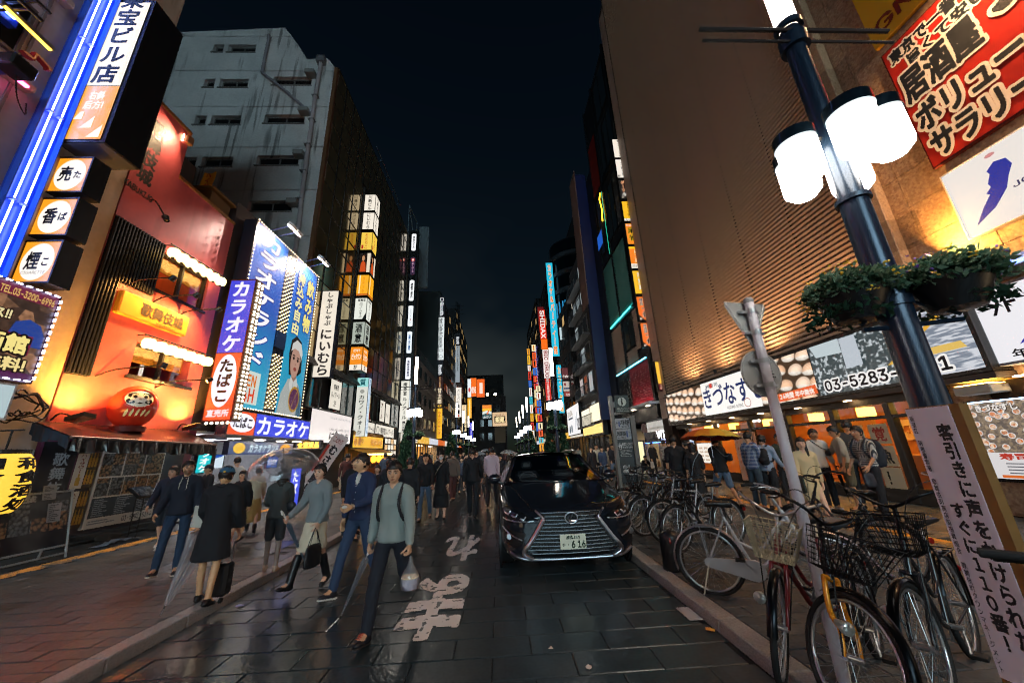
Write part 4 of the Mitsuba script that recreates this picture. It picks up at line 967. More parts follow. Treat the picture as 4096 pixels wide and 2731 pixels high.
for j in range(NZ + 1):
 z = gz0 + (gz1 - gz0) * j / NZ
 add(g + '__transom', box(-9.9, -9.79, gy0, gy1, z - 0.025, z + 0.025), M('121010', 0.4))
add(g + '__ledge', join(*[box(-9.9, -9.7 + 0.06 * i, 17.5, 36.2, 6.82 - 0.09 * (i + 1), 6.84 - 0.09 * i) for i in range(4)]), M('28221e', 0.5))
add(g + '__roof_frame', join(*[cyl((-10.2, y, 26.2), (-10.2, y + 1.5, 28.2), 0.06) for y in (26, 28, 30, 32)], cyl((-10.2, 26, 28.2), (-10.2, 34, 28.2), 0.06), cyl((-10.2, 26, 27.2), (-10.2, 34, 27.2), 0.05)), M('3a4450', 0.5))
# cafe on the upper ground floor
add(g + '__cafe_room', join(box(-13.5, -13.4, 18.6, 36, 4.25, 6.5), box(-13.5, -9.9, 18.6, 36, 4.2, 4.25), box(-13.5, -9.9, 18.6, 36, 6.45, 6.5)), M('b07a3c', 0.6))
for y in (20.0, 22.6, 26.2, 28.1, 29.4, 31.0):
 add(g + '__globe_lamp', ball((-10.6, y, 5.55 + 0.25 * (int(y) % 2)), 0.2, 2), M('808080'), True, glow=lin('ffd08a') * 3.4)
add(g + '__cafe_lamp', box(-12.2, -11.2, 19, 35, 6.38, 6.43), M('808080'), glow=lin('ffb45a') * 2.2)
for i, y in enumerate(np.arange(18.9, 36, 2.45)):
 w = add(g + '__cafe_window', join(box(-9.88, -9.76, y, y + 0.07, 4.3, 6.45), box(-9.88, -9.76, y + 0.07, y + 2.45, 4.3, 4.38), box(-9.88, -9.76, y + 0.07, y + 2.45, 6.38, 6.45), box(-9.86, -9.78, y + 1.2, y + 1.25, 4.38, 6.38)), M('3c4a48', 0.4))
 add(w + '__pane', quad((-9.82, y + .07, 4.38), (-9.82, y + 2.45, 4.38), (-9.82, y + 2.45, 6.38), (-9.82, y + .07, 6.38)), 'glass')
for y0, y1, z0, z1, it, lb in ((21.1, 22.6, 4.5, 6.2, [('喫茶室', 0.3, 0.66, 0.75, 0.86, '1a1c20', ''), ('ルノアール', 0.12, 0.38, 0.9, 0.6, '1a1c20', ''), ('2F', 0.4, 0.1, 0.62, 0.28, '1a1c20', '')], 'white cafe poster with black characters in the first upstairs window'),
          (30.2, 31.5, 4.5, 6.2, [('アール', 0.2, 0.1, 0.6, 0.9, '4a3020', 'vb')], 'tall white cafe poster with brown letters in the farther upstairs window'), (31.7, 33.0, 4.45, 6.1, [('アール', 0.1, 0.3, 0.7, 0.5, '202428', '')], 'second white cafe poster in the farther upstairs window'),
          (24.9, 29.2, 3.3, 4.2, [('ルノアール', 0.5, 0.25, 0.98, 0.75, '202428', '')], 'first long white cafe panel under the upstairs windows'), (29.4, 34.6, 3.3, 4.2, [('喫茶室ルノアール', 0.25, 0.2, 0.95, 0.8, '26282c', ''), (ell(0.12, 0.5, 0.07, 0.36).difference(ell(0.12, 0.5, 0.05, 0.28)), '26282c')], 'second long white cafe panel under the upstairs windows')):
 sign(lb, FL(-9.72, y0, y1, z0, z1), 0.03, 'ece4d4', it, 0.8, rim=0.015)
sign('tall white projecting sign of the hot pot restaurant with black vertical letters', FC(19.0, -9.75, -8.86, 5.85, 10.8), 0.35, 'efe4d2', [('しゃぶしゃぶ', 0.28, 0.58, 0.74, 0.99, '14161c', 'vb'), ('にいむら', 0.1, 0.01, 0.92, 0.55, '14161c', 'vb')], 0.85, cab='101a2c', rim=0.04, size=64)
sign('large plain white restaurant board with small black lettering low on it', FL(-9.6, 19.05, 24.3, 2.57, 4.24), 0.15, 'ece2de', [('shabushabu sukiyaki steak NIIMURA', 0.42, 0.8, 0.97, 0.87, '9a9aa0', 't'), ('しゃぶしゃぶ・すきやき・ステーキ', 0.42, 0.4, 0.94, 0.5, '1a1c20', ''), ('にいむら', 0.42, 0.1, 0.95, 0.36, '14161c', 'b')], 0.85, rim=0.02, size=56)
# stack of lit cubes
boxes = [(448, 484, 'f0e6d6', [('川新ビル', 0.3, 0.02, 0.7, 0.98, '16181c', 'v')], 'white cube sign with four black vertical characters, topmost of its stack'), (489, 527, 'f0e6d6', [('にいむら', 0.3, 0.02, 0.7, 0.98, '16181c', 'v')], 'white cube sign with black kana, second from the top of its stack'),
   (534, 574, 'f0c848', [('ととりこ', 0.3, 0.04, 0.66, 0.96, 'b8502a', 'v'), (sbox(0.06, 0.06, 0.24, 0.28), 'b02a1c')], 'yellow white cube sign with red kana, third of its stack'), (582, 626, 'e8d8c0', [(sbox(0, 0, 0.7, 1), '402010'), (ell(0.36, 0.74, 0.13, 0.14), 'c08a60'), (Polygon([(0.1, 0.04), (0.18, 0.5), (0.36, 0.62), (0.56, 0.5), (0.66, 0.04)]), 'c84a14')], 'cube sign with the picture of a singing man in orange, fourth of its stack'),
   (632, 679, 'f6ac14', [(sbox(0.18, 0.1, 0.28, 1), 'f8e8c0'), ('ステーキ', 0.42, 0.12, 0.7, 0.92, 'e88a10', 'v'), (sbox(0, 0, 1, 0.1), 'c86a14')], 'plain orange cube sign with a white stripe, fifth of its stack'), (685, 733, 'e4e6da', [('質買取', 0.2, 0.84, 0.9, 0.97, '14181c', ''), ('カワノ・クォーク', 0.34, 0.06, 0.7, 0.8, '1a1c20', 'v'), (Polygon([(0.7, 0), (1, 0), (1, 0.3)]), '14181c')], 'pale cube sign of a pawn shop with black kana, sixth of its stack'),
   (740, 790, 'a8b0a4', [('酒意', 0.18, 0.04, 0.82, 0.96, '14181c', 'v')], 'grey green cube sign with two large black characters, seventh of its stack'), (797, 850, 'f08c14', [('カラオケ', 0.2, 0.78, 0.8, 0.92, 'f8ecd0', 'b'), ('ビックワン', 0.1, 0.44, 0.92, 0.72, 'f8f0dc', 'b'), (sbox(0, 0, 1, 0.24), 'f2e8d8'), ('3F', 0.35, 0.04, 0.65, 0.2, '14161a', 'b')], 'orange and white karaoke cube sign, lowest of its stack')]
STACK = {448: 20.85, 484: 19.44, 489: 19.24, 527: 17.8, 534: 17.54, 574: 16.09, 582: 15.8, 626: 14.26, 632: 14.05, 679: 12.47, 685: 12.27, 733: 10.72, 740: 10.5, 790: 8.96, 797: 8.74, 850: 7.17}
for ya, yb, col, it, lb in boxes:
 z1, z0 = STACK[ya], STACK[yb]
 sign(lb, FC(23.3, -9.66, -8.88, z0, z1), 0.95, col, it, 0.9, side=('r', col, it), group=None, rim=0.02, cab='1c1a18', name='cube_sign')
add('grey_block__sign_post', box(-9.84, -9.7, 23.2, 24.2, 6.5, 21.5), M('2a2624', 0.5))
k = sign('narrow white pawn shop sign with a turquoise head, black vertical kana below', FC(25.0, -9.7, -8.95, 3.05, 7.0), 0.5, 'dcdcd0', [(sbox(0, 0.84, 1, 1), '9adcd8'), ('質', 0.22, 0.86, 0.78, 0.98, '1a5a60', ''), (ell(0.5, 0.76, 0.2, 0.035), '9a9a92'), ('カワノ・クォーク', 0.2, 0.02, 0.8, 0.7, '1a1c20', 'v')], 0.85, side=('r', 'c8dcec', [('質屋03-3202-5678', 0.25, 0.04, 0.75, 0.98, '2a6a9a', 'v')]), rim=0.02)
# izakaya under it: yellow fascia, awning, warm open front
k = thing('izakaya', 'warm lit open front of an izakaya with yellow fascia and awning on the left', 'shop front')
HF = FL(-9.55, 24.7, 31.0, 2.35, 3.15)
add(k + '__fascia', HF.rect(), M('404040'), glow=lin('f0b428') * 0.9)
print_on(k, HF, [(ell(0.07, 0.45, 0.045, 0.32), 'b8701c'), ('横や', 0.14, 0.15, 0.3, 0.85, '8a4a10', 'b'), ('海鮮浜焼', 0.52, 0.15, 0.95, 0.8, 'c07810', 'b')], 0.9)
add(k + '__cabinet', HF.at(box(-0.05, HF.w + 0.05, -0.05, HF.h + 0.3, -0.3, -0.02)), M('3a2a14', 0.5))
add(k + '__valance', HF.at(join(*[box(i * HF.w / 24 + 0.02, (i + 1) * HF.w / 24 - 0.02, HF.h, HF.h + 0.22, -0.02, 0.03) for i in range(24)])), M('c88a1c', 0.6))
add(k + '__awning', quad((-9.7, 24.6, 2.3), (-8.7, 24.6, 1.98), (-8.7, 31.2, 1.98), (-9.7, 31.2, 2.3)), M('c89a48', 0.6))
add(k + '__room', join(box(-13, -12.9, 24.5, 31.5, 0, 2.4), box(-13, -9.8, 24.5, 24.6, 0, 2.4), box(-13, -9.8, 31.4, 31.5, 0, 2.4), box(-13, -9.8, 24.5, 31.5, 2.35, 2.4)), M('a86a2c', 0.6))
add(k + '__room_lamp', box(-12.5, -10.5, 25, 31, 2.28, 2.33), M('808080'), glow=lin('ffb040') * 5)
for i in range(16):
 y = 24.7 + 0.42 * i
 add(k + '__bulb', ball((-8.85, y, 1.88), 0.07, 1), M('808080'), True, glow=lin('ffc860') * 4)
for i in range(5):
 add(k + '__screen_door', join(box(-9.75, -9.7, 25 + 1.25 * i, 25.07 + 1.25 * i, 0.1, 2.0), box(-9.75, -9.7, 25 + 1.25 * i, 26.2 + 1.25 * i, 0.9, 0.95), box(-9.76, -9.74, 25.07 + 1.25 * i, 26.2 + 1.25 * i, 0.1, 0.9)), M('6a4018', 0.5))
 add(k + '__hanging_lantern', lathe([(0.1, -0.25), (0.19, -0.12), (0.19, 0.12), (0.1, 0.25)], (-9.2, 25.4 + 1.25 * i, 1.55), 14), M('c87820', 0.6), True, glow=lin('ff9a2a') * 1.6)
k = thing('menu_display', 'wall of small lit menu sheets beside the yellow izakaya fascia', 'menu')
f = FL(-9.5, 31.3, 34.8, 1.7, 3.2)
add(k + '__board', f.at(box(0, f.w, 0, f.h, -0.1, -0.01)), M('2a2420', 0.5))
for i in range(4):
 for j in range(3):
  add(k + '__sheet', f.slab(0.03 + 0.25 * i, 0.04 + 0.33 * j, 0.22 + 0.25 * i, 0.3 + 0.33 * j, 0, 0.01), M('808080'), glow=lin(('f0e4d0', 'e8b87a', 'f0ead8')[(i + j) % 3]) * 0.8)
# ---- the next buildings along the left --------------------------------------------------------------------------------------------
b = thing('sign_tower_building', 'slim dark building with a column of white pill shaped signs', 'building')
add(b + '__wall', box(-16, -9.85, 36.6, 43, 0, 26.5), M('40423f', 0.6))
add(b + '__front', box(-9.85, -9.8, 36.7, 42.8, 3.4, 26), M('5a5648', 0.3))
add(b + '__roof_frame', join(cyl((-10, 37, 26.5), (-10, 37, 30.5), 0.08), cyl((-10, 37, 30.5), (-10, 41, 26.5), 0.08), cyl((-10, 41, 26.5), (-10, 41, 31), 0.08), cyl((-10, 37, 30.5), (-10, 41, 31), 0.08)), M('5a6a74', 0.5))
k = thing('roof_board', 'pale blank advertising board on the roof of the slim dark building', 'sign')
add(k, box(-9.9, -8.6, 42.0, 42.3, 22, 31), M('6a767c', 0.6))
PILLS = [(24.3, 26.6, '東京ビル', 'f0f0f4', '10141c', 'with four black characters, topmost of its column'), (21.2, 23.5, 'ミッキーバース', '2a1030', 'd8a0c0', 'dark with a red round badge, second of its column'), (18.0, 20.6, '福虎', 'eef0f0', '181c24', 'with two brush characters, third of its column'), (15.0, 17.5, 'レストラン', 'ecf0f2', 'a8b4bc', 'with a tiny red horse, fourth of its column'),
   (12.0, 14.5, '楽天屋', 'e8f2f8', '2a5a90', 'with blue characters, fifth of its column'), (9.2, 11.6, '海鮮居酒屋濱', 'eef0f8', '3a3a58', 'with thin dark characters, sixth of its column'), (6.6, 8.8, 'ルポ', 'eee8ee', 'b04a6a', 'with an oval emblem, lowest of its column')]
add(b + '__sign_backing', box(-9.78, -8.75, 37.02, 37.4, 6.3, 27), M('0c0e12', 0.4))
for z0, z1, tx, c, tc, lb in PILLS:
 k = thing('pill_sign', f'white rounded sign {lb}' if c[0] == 'e' or c[0] == 'f' else f'rounded sign {lb}', 'sign', None)
 f = FC(37.0, -9.6, -8.95, z0, z1)
 pl = affinity.scale(sbox(0.1, 0.06, 0.9, 0.94), 1, 1).union(ell(0.5, 0.94, 0.4, 0.05)).union(ell(0.5, 0.06, 0.4, 0.05))
 add(k + '__panel', f.at(shape_on(f, pl)), M('404040'), glow=lin(c) * 0.95)
 print_on(k, f, [(tx, 0.3, 0.14, 0.7, 0.86, tc, 'v')] + ([(ell(0.5, 0.84, 0.3, 0.09), 'c83a30'), (ell(0.5, 0.84, 0.16, 0.05), 'f0e0e0')] if c == '2a1030' else []) + ([(Polygon([(0.35, 0.25), (0.5, 0.33), (0.66, 0.24), (0.55, 0.38)]), 'b83a24')] if tx == 'レストラン' else []), 0.9, 40)
sign('tall white coffee house sign with black vertical brush characters', FC(36.6, -9.8, -8.95, 3.9, 9.0), 0.5, 'ece8da', [('喫茶室', 0.25, 0.7, 0.75, 0.97, '16181c', 'v'), ('ルノアール', 0.2, 0.24, 0.8, 0.68, '16181c', 'v'), ('磯丸水産', 0.3, 0.02, 0.7, 0.21, '2a2c30', 'v')], 0.85, side=('r', 'd8e4ec', []), rim=0.02)
b = thing('low_grey_building', 'low grey three storey building with roof railing between taller towers', 'building')
add(b + '__wall', box(-18, -10.0, 43.5, 59.5, 3.2, 13.5), M('6a6460', 0.7))
add(b + '__cornice', rbox(-18, -9.9, 43.4, 59.5, 10.2, 10.5), M('787470', 0.6))
add(b + '__railing', join(*[box(-10.1, -10.06, y, y + 0.05, 13.5, 14.8) for y in np.arange(43.5, 59, 0.45)], *[box(x, x + 0.05, 43.52, 43.56, 13.5, 14.8) for x in np.arange(-18, -10, 0.45)], box(-10.1, -10.05, 43.5, 59, 14.8, 14.86), box(-18, -10, 43.52, 43.57, 14.8, 14.86)), M('4a5254', 0.5))
for z in (5.0, 8.0, 11.2):
 for y in (45.5, 49, 52.5, 56):
  w = add(b + '__window', box(-10.02, -9.95, y, y + 1.6, z, z + 1.5), M('3a3c3a', 0.5))
  add(w + '__pane', box(-9.95, -9.94, y + 0.1, y + 1.5, z + 0.1, z + 1.4), M('10181c', 0.06))
 for x in (-12.5, -15):
  w = add(b + '__window', box(x, x + 1.6, 43.45, 43.52, z, z + 1.5), M('3a3c3a', 0.5))
  add(w + '__pane', box(x + 0.1, x + 1.5, 43.44, 43.45, z + 0.1, z + 1.4), M('10181c', 0.06))
def tower(label, x0, x1, y0, y1, z1, wall, win='10161a', lit='d8b070', rows=None, cols=None, side='r', litp=0.15, z0=3.6, dz=3.1, dy=2.6):
 """A far block: walls, and on its street side every window a frame with a pane, some of them lit."""
 k = thing('office_block', label, 'building')
 add(k + '__wall', box(x0, x1, y0, y1, 0, z1), wall)
 xf, s = (x1, 1) if side == 'r' else (x0, -1)
 for z in np.arange(z0, z1 - 1.5, dz):
  for y in np.arange(y0 + 0.5, y1 - dy * 0.7, dy):
   a = sorted((xf - 0.02 * s, xf + 0.07 * s))
   w = add(k + '__window', join(box(*a, y, y + dy * 0.72, z, z + 0.1), box(*a, y, y + dy * 0.72, z + dz * 0.5, z + dz * 0.5 + 0.1), box(*a, y, y + 0.08, z + .1, z + dz * 0.5), box(*a, y + dy * 0.72 - .08, y + dy * 0.72, z + .1, z + dz * 0.5)), M('3a3a3a', 0.5))
   b = sorted((xf + 0.0 * s, xf + 0.03 * s))
   on = rng.random() < litp
   add(w + '__pane', box(*b, y + .08, y + dy * 0.72 - .08, z + 0.1, z + dz * 0.5), M('808080') if on else M(win, 0.06), glow=lin(lit) * rng.uniform(0.3, 0.8) if on else None)
 return k
tower('tall dark teal slab with small windows carrying the long vertical net cafe sign', -20, -9.9, 60, 84, 30, M('3a4648', 0.6), litp=0.2, dy=2.0)
tower('dark tower with roof aerials beyond the net cafe block on the left', -20, -9.9, 85, 118, 37, M('33393c', 0.6), litp=0.25)
add('office_block_001__aerial', join(*[cyl((-10.5, 90 + 3 * i, 37), (-10.5, 90 + 3 * i, 41 + i), 0.1) for i in range(4)], *[cyl((-12, 92, 38 + i * 1.2), (-8.6, 92, 38 + i * 1.2), 0.06) for i in range(3)]), M('2a3034', 0.6))
# ---- right side: granite building at the near corner -----------------------------------------------------------------------------
def granite(p, n, uv):
 t = fbm(p.y * 22, p.z * 22, p.x * 22, 3)
 sl = cell_rand(dr.floor(p.y / 1.15), dr.floor(p.z / 0.85), 3)
 return mix((0.20, 0.115, 0.06), (0.42, 0.28, 0.17), dr.clip(t * 1.3 - 0.15, 0, 1)) * (0.72 + 0.5 * sl)
proc_mat('granite_tan', granite, 0.5, lambda p, n, uv: fbm(p.y * 22, p.z * 22, p.x * 22, 3), 0.006, 4e-3)
gb = thing('granite_building', 'tan granite clad building carrying restaurant signs on the near right', 'building')
XR = 10.0
add(gb + '__wall', box(XR + 0.03, 16, -4, 8.1, 0, 24), M('2a1c12', 0.8))
for iy, y in enumerate(np.arange(1.35, 8.1, 1.125)):
 for z in np.arange(0.1, 16.5, 0.85):
  if not (z < 2.4 and y < 6):
   dx = nrng.uniform(-0.004, 0.004)
   add(gb + '__stone_panel', box(XR + dx, XR + 0.029, y + 0.006, min(y + 1.119, 8.09), z + 0.006, z + 0.844), 'granite_tan')
add(gb + '__corner_stone', rbox(XR - 0.25, XR - 0.005, 7.3, 8.09, 4.6, 24, 0.02), 'granite_tan')
ra = [(6.23, 10.78), (6.18, 7.38)]
sy = (ra[0][0] + ra[1][0]) / 2
f = FR(XR - 0.12, 0.6, sy, ra[1][1], ra[0][1])
k = thing('izakaya_board', 'huge red and orange restaurant board with black white-edged characters high on the granite wall', 'sign')
add(k + '__cabinet', f.at(box(-0.03, f.w + 0.03, -0.03, f.h + 0.03, -0.1, -0.01)), M('5a1a10', 0.5))
def izakaya_glow_print(p, n, uv):
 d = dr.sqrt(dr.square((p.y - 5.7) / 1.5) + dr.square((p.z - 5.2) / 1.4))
 return mix((0.62, 0.24, 0.012), (0.40, 0.022, 0.014), smoothstep(0.35, 1.25, d + 0.15 * fbm(p.y * 3, p.z * 3, 0, 2)))  # orange glow of the floodlight below is painted into the red
add(k + '__print', f.rect(), proc_mat('izakaya_face', izakaya_glow_print, 0.35))
w = f.w
def yz(a, b, c, d):
 """From street distance and height to fractions of the board."""
 return (f.o[1] - a) / f.w, (b - f.o[2]) / f.h, (f.o[1] - c) / f.w, (d - f.o[2]) / f.h
print_on(k, f, [(tx, *yz(*q), '10161c', 'b', 'd8cec0', o) for tx, q, o in (('東京で一番', (6.1, 10.3, 4.8, 10.66), 0.012), ('旨くて安い', (5.85, 9.93, 4.4, 10.26), 0.012), ('居酒屋', (6.12, 9.08, 4.72, 9.95), 0.016), ('フ', (4.75, 9.3, 3.4, 10.7), 0.022),
    ('ボリューム', (6.12, 8.2, 3.9, 8.95), 0.018), ('サラリーマン', (6.08, 7.45, 3.5, 8.15), 0.018))], 0, 72)
k = thing('wall_floodlight', 'grey floodlight on the granite wall shining up at the red board', 'lamp')
fl = np.array([9.55, 6.75, 5.35])
add(k + '__arm', cyl((10.0, 7.05, 5.3), fl, 0.025), STEEL)
add(k + '__housing', obox(fl, *frame_of((0.3, -0.75, 0.6)), 0.09, 0.06, 0.12), STEEL)
add(k + '__lens', obox(fl + [0.03, -0.09, 0.07], *frame_of((0.3, -0.75, 0.6)), 0.005, 0.05, 0.1), M('808080'), glow=lin('ffc878') * 9)
beam(k, fl + [0.03, -0.11, 0.08], (9.9, 5.4, 6.5), 30, 'ffba60', 80, 0.2)
for i, (y, z) in enumerate(((1.5, 11.2), (4.0, 11.2))):
 k = thing('wall_floodlight', f'floodlight on a bracket over the red board, {("nearer", "farther")[i]} of two', 'lamp')
 add(k + '__arm', cyl((9.9, y, z), (9.0, y, z + 0.2), 0.03), STEEL)
 add(k + '__housing', rbox(8.85, 9.1, y - 0.15, y + 0.15, z + 0.15, z + 0.28, 0.02), STEEL)
 add(k + '__lens', box(8.88, 9.07, y - 0.13, y + 0.13, z + 0.13, z + 0.148), M('808080'), glow=lin('ffd8a0') * 9)
 beam(k, (9.0, y, z + 0.1), (9.9, y + 0.4, 7.5), 45, 'ffc890', 70, 0.3)
k = thing('yellow_board', 'yellow restaurant board with red outlined letters above the red one', 'sign')
ya = [(6.28, 13.03), (6.25, 11.09)]
f = FR(XR - 0.12, 1.5, (ya[0][0] + ya[1][0]) / 2, ya[1][1], ya[1][1] + 4.2)
add(k + '__board', f.at(box(0, f.w, 0, f.h, -0.1, 0)), M('c89024', 0.4))
print_on(k, f, [('ワン', 0.16, 0.17, 0.55, 0.55, '5a100c', 'b', 'c8c0b8', 0.02), ('GN', 0.03, 0.06, 0.22, 0.15, '6a1c0a', 'b'), (ell(0.2, 0.6, 0.15, 0.12), '3a1e0c')], 0, 64)
wb = [(6.16, 7.05), (6.14, 5.51)]
f = FR(XR - 0.15, 3.6, (wb[0][0] + wb[1][0]) / 2, wb[1][1], wb[0][1])
splash = Polygon([(0.2, 0.12), (0.3, 0.33), (0.38, 0.46), (0.36, 0.5), (0.41, 0.56), (0.4, 0.62), (0.44, 0.74), (0.43, 0.8), (0.5, 0.88), (0.58, 0.84), (0.6, 0.72), (0.55, 0.6), (0.5, 0.44), (0.38, 0.26)])
sign('white sign with a slanting blue brush stroke and a pink blot under the red board', f, 0.12, 'ece6e0', [(affinity.affine_transform(splash, [0.775, 0, 0, 0.9, -0.085, 0.012]), '0c2a9a'), (ell(0.3, 0.91, 0.03, 0.025), 'd88a8a'), ('JOJOEN', 0.33, 0.36, 0.66, 0.43, '1a2a5a', '')], 0.8, rim=0.02, cab='c0bab4', size=56)
nf = [(6.47, 4.35), (6.57, 2.94)]
f = FR(XR - 0.25, 4.2, nf[0][0], nf[1][1], nf[0][1])
sign('white floor sign of a restaurant, large floor number and a blue brush stroke', f, 0.3, 'eceaee', [('9F', 0.07, 0.64, 0.27, 0.92, '10121a', ''), (affinity.affine_transform(splash, [1.0, 0, 0, 0.85, -0.03, 0.1]), '1a1a9a'), ('年中無休', 0.1, 0.03, 0.55, 0.16, '14161e', '')], 0.85, rim=0.05, cab='8a8c90', size=56)
k = thing('chrome_strip', 'chrome eaves strip reflecting blue above the floor sign on the right', 'trim')
add(k, rbox(9.3, 9.95, 1.0, 6.45, 4.5, 4.72, 0.02), M('c8ccd4', 0.12, 1.0))
add(k + '__light_strip', box(9.28, 9.298, 1.0, 6.4, 4.54, 4.6), M('808080'), glow=lin('6a8aff') * 2.2)
k = thing('wedge_lamp', 'wedge shaped wall lamp glowing yellow on its top over the food lightbox', 'lamp')
add(k + '__housing', rbox(9.55, 9.98, 6.6, 7.2, 2.42, 2.6, 0.02), M('b0a898', 0.5))
add(k + '__lens', box(9.58, 9.95, 6.63, 7.17, 2.605, 2.62), M('808080'), glow=lin('ffc050') * 9)
f = FR(XR - 0.12, 4.2, 7.3, 0.8, 2.25)
def menu_print(p, n, uv):
 g = voronoi(p.y * 6, p.z * 6)
 h = voronoi(p.y * 23, p.z * 23)
 plate = smoothstep(0.36, 0.30, g[0])
 food = mix((0.55, 0.16, 0.05), (0.75, 0.62, 0.45), h[2])
 return mix(mix((0.10, 0.08, 0.07), (0.30, 0.22, 0.14), h[2]), mix(food, (0.8, 0.8, 0.82), smoothstep(0.24, 0.3, g[0])), plate) * (0.5 + 0.7 * fbm(p.y * 40, p.z * 40, 0, 2))
k = thing('food_lightbox', 'framed lightbox of sushi plates and a chef with a price list on the right', 'sign')
add(k + '__cabinet', f.at(box(-0.06, f.w + 0.06, -0.06, f.h + 0.06, -0.14, -0.01)), M('101216', 0.4))
add(k + '__edge_light', f.at(join(box(-0.05, -0.02, -0.03, f.h + 0.03, -0.01, 0.0), box(-0.05, f.w, f.h + 0.01, f.h + 0.04, -0.01, 0.0))), M('808080'), glow=lin('b8d8ff') * 1.6)
add(k + '__picture', f.rect(0, 0.34, 1, 1), M('303030', 0.3), glow=proc(menu_print), power=0.35)
add(k + '__list', f.rect(0, 0, 1, 0.338), M('404040', 0.3), glow=lin('dcd8d8') * 0.8)
print_on(k, f, [('きづなすし', 0.03, 0.88, 0.24, 0.98, 'f0e8e0', 'b', '201410', 0.006), (Polygon([(0.22, 0.62), (0.26, 0.8), (0.34, 0.88), (0.46, 0.86), (0.55, 0.66), (0.46, 0.72), (0.42, 0.62)]), 'd8d8dc'), (ell(0.37, 0.92, 0.055, 0.06), 'a8744e'), (ell(0.37, 0.96, 0.055, 0.03), '141416'),
    ('寿司', 0.06, 0.24, 0.2, 0.33, 'b83a2c', 'b'), ('食べ放題', 0.22, 0.24, 0.5, 0.33, '1c1c22', 'b'), (union_all([sbox(0.08, 0.07 + 0.04 * j, 0.16, 0.085 + 0.04 * j) for j in range(4)] + [sbox(0.36, 0.07 + 0.04 * j, 0.5, 0.085 + 0.04 * j) for j in range(4)]), '6a6a70'), (sbox(0.04, 0.015, 1, 0.05), 'd86a2c')], 0.8, 48)
add(gb + '__shop_base', rbox(9.5, 10.02, -2, 6.0, 0.1, 0.75), M('4a3a30', 0.5))
# ---- the louvred building ------------------------------------------------------------------------------------------------------------
lb = thing('louvre_building', 'huge windowless building faced with brown horizontal louvres on the right', 'building')
LY0, LY1 = 8.2, 20.9
add(lb + '__wall', box(XR + 0.16, 18, LY0, LY1, 3.9, 40), M('5a4c40', 0.6))
for i, z in enumerate(np.arange(4.62, 39.8, 0.16)):
 if i < 240:
  v, fc = box(XR, XR + 0.15, LY0 + 0.02, LY1 - 0.02, z, z + 0.07)
  v[(v[:, 0] < XR + 0.01) & (v[:, 2] < z + 0.01), 2] -= 0.02
  add(lb + '__slat', (v, fc), M('b49880', 0.42, 0.1))
for y in np.arange(10.1, 20.5, 2.35):
 add(lb + '__bracket', box(XR + 0.02, XR + 0.16, y, y + 0.04, 4.6, 39.8), M('2a2420', 0.6))
add(lb + '__end_rail', join(box(XR - 0.03, XR + 0.16, LY0 - 0.06, LY0, 4.5, 40), box(XR - 0.03, XR + 0.16, LY1, LY1 + 0.06, 4.5, 40)), M('4a3c30', 0.4))
for i, z in enumerate(np.arange(3.2, 38, 1.2)):
 add(lb + '__pilaster_tile', box(XR - 0.02, XR + 0.3, LY1 + 0.08, LY1 + 1.12, z + 0.012, z + 1.188), 'pilaster_tan')
add(lb + '__pilaster', join(box(XR, XR + 0.4, LY1 + 0.06, LY1 + 1.14, 0, 38.5)), M('30241c', 0.7))
wall_mat('pilaster_tan', (0.30, 0.20, 0.15), (0.46, 0.32, 0.25), 0.5, 0.3)
for i, y in enumerate((9.2, 12.0, 14.8, 17.6)):
 k = thing('wall_washer', f'small black spotlight above the sushi fascia shining up the louvres, {("first", "second", "third", "fourth")[i]} from the near end', 'lamp', None)
 add(k + '__arm', cyl((10.0, y, 4.5), (9.35, y, 4.6), 0.02), BLACKM)
 add(k + '__housing', lathe([(0.05, -0.1), (0.07, 0.04), (0.06, 0.04), (0.0, 0.0)], (9.35, y, 4.66), 12), BLACKM)
 add(k + '__lens', lathe([(0.058, 0.03), (0.0, 0.031)], (9.35, y, 4.66), 12), M('808080'), glow=lin('ffc080') * 12)
 beam(k, (9.35, y, 4.72), (9.75, y, 9), 13, 'ffc890', 78, 0.4)
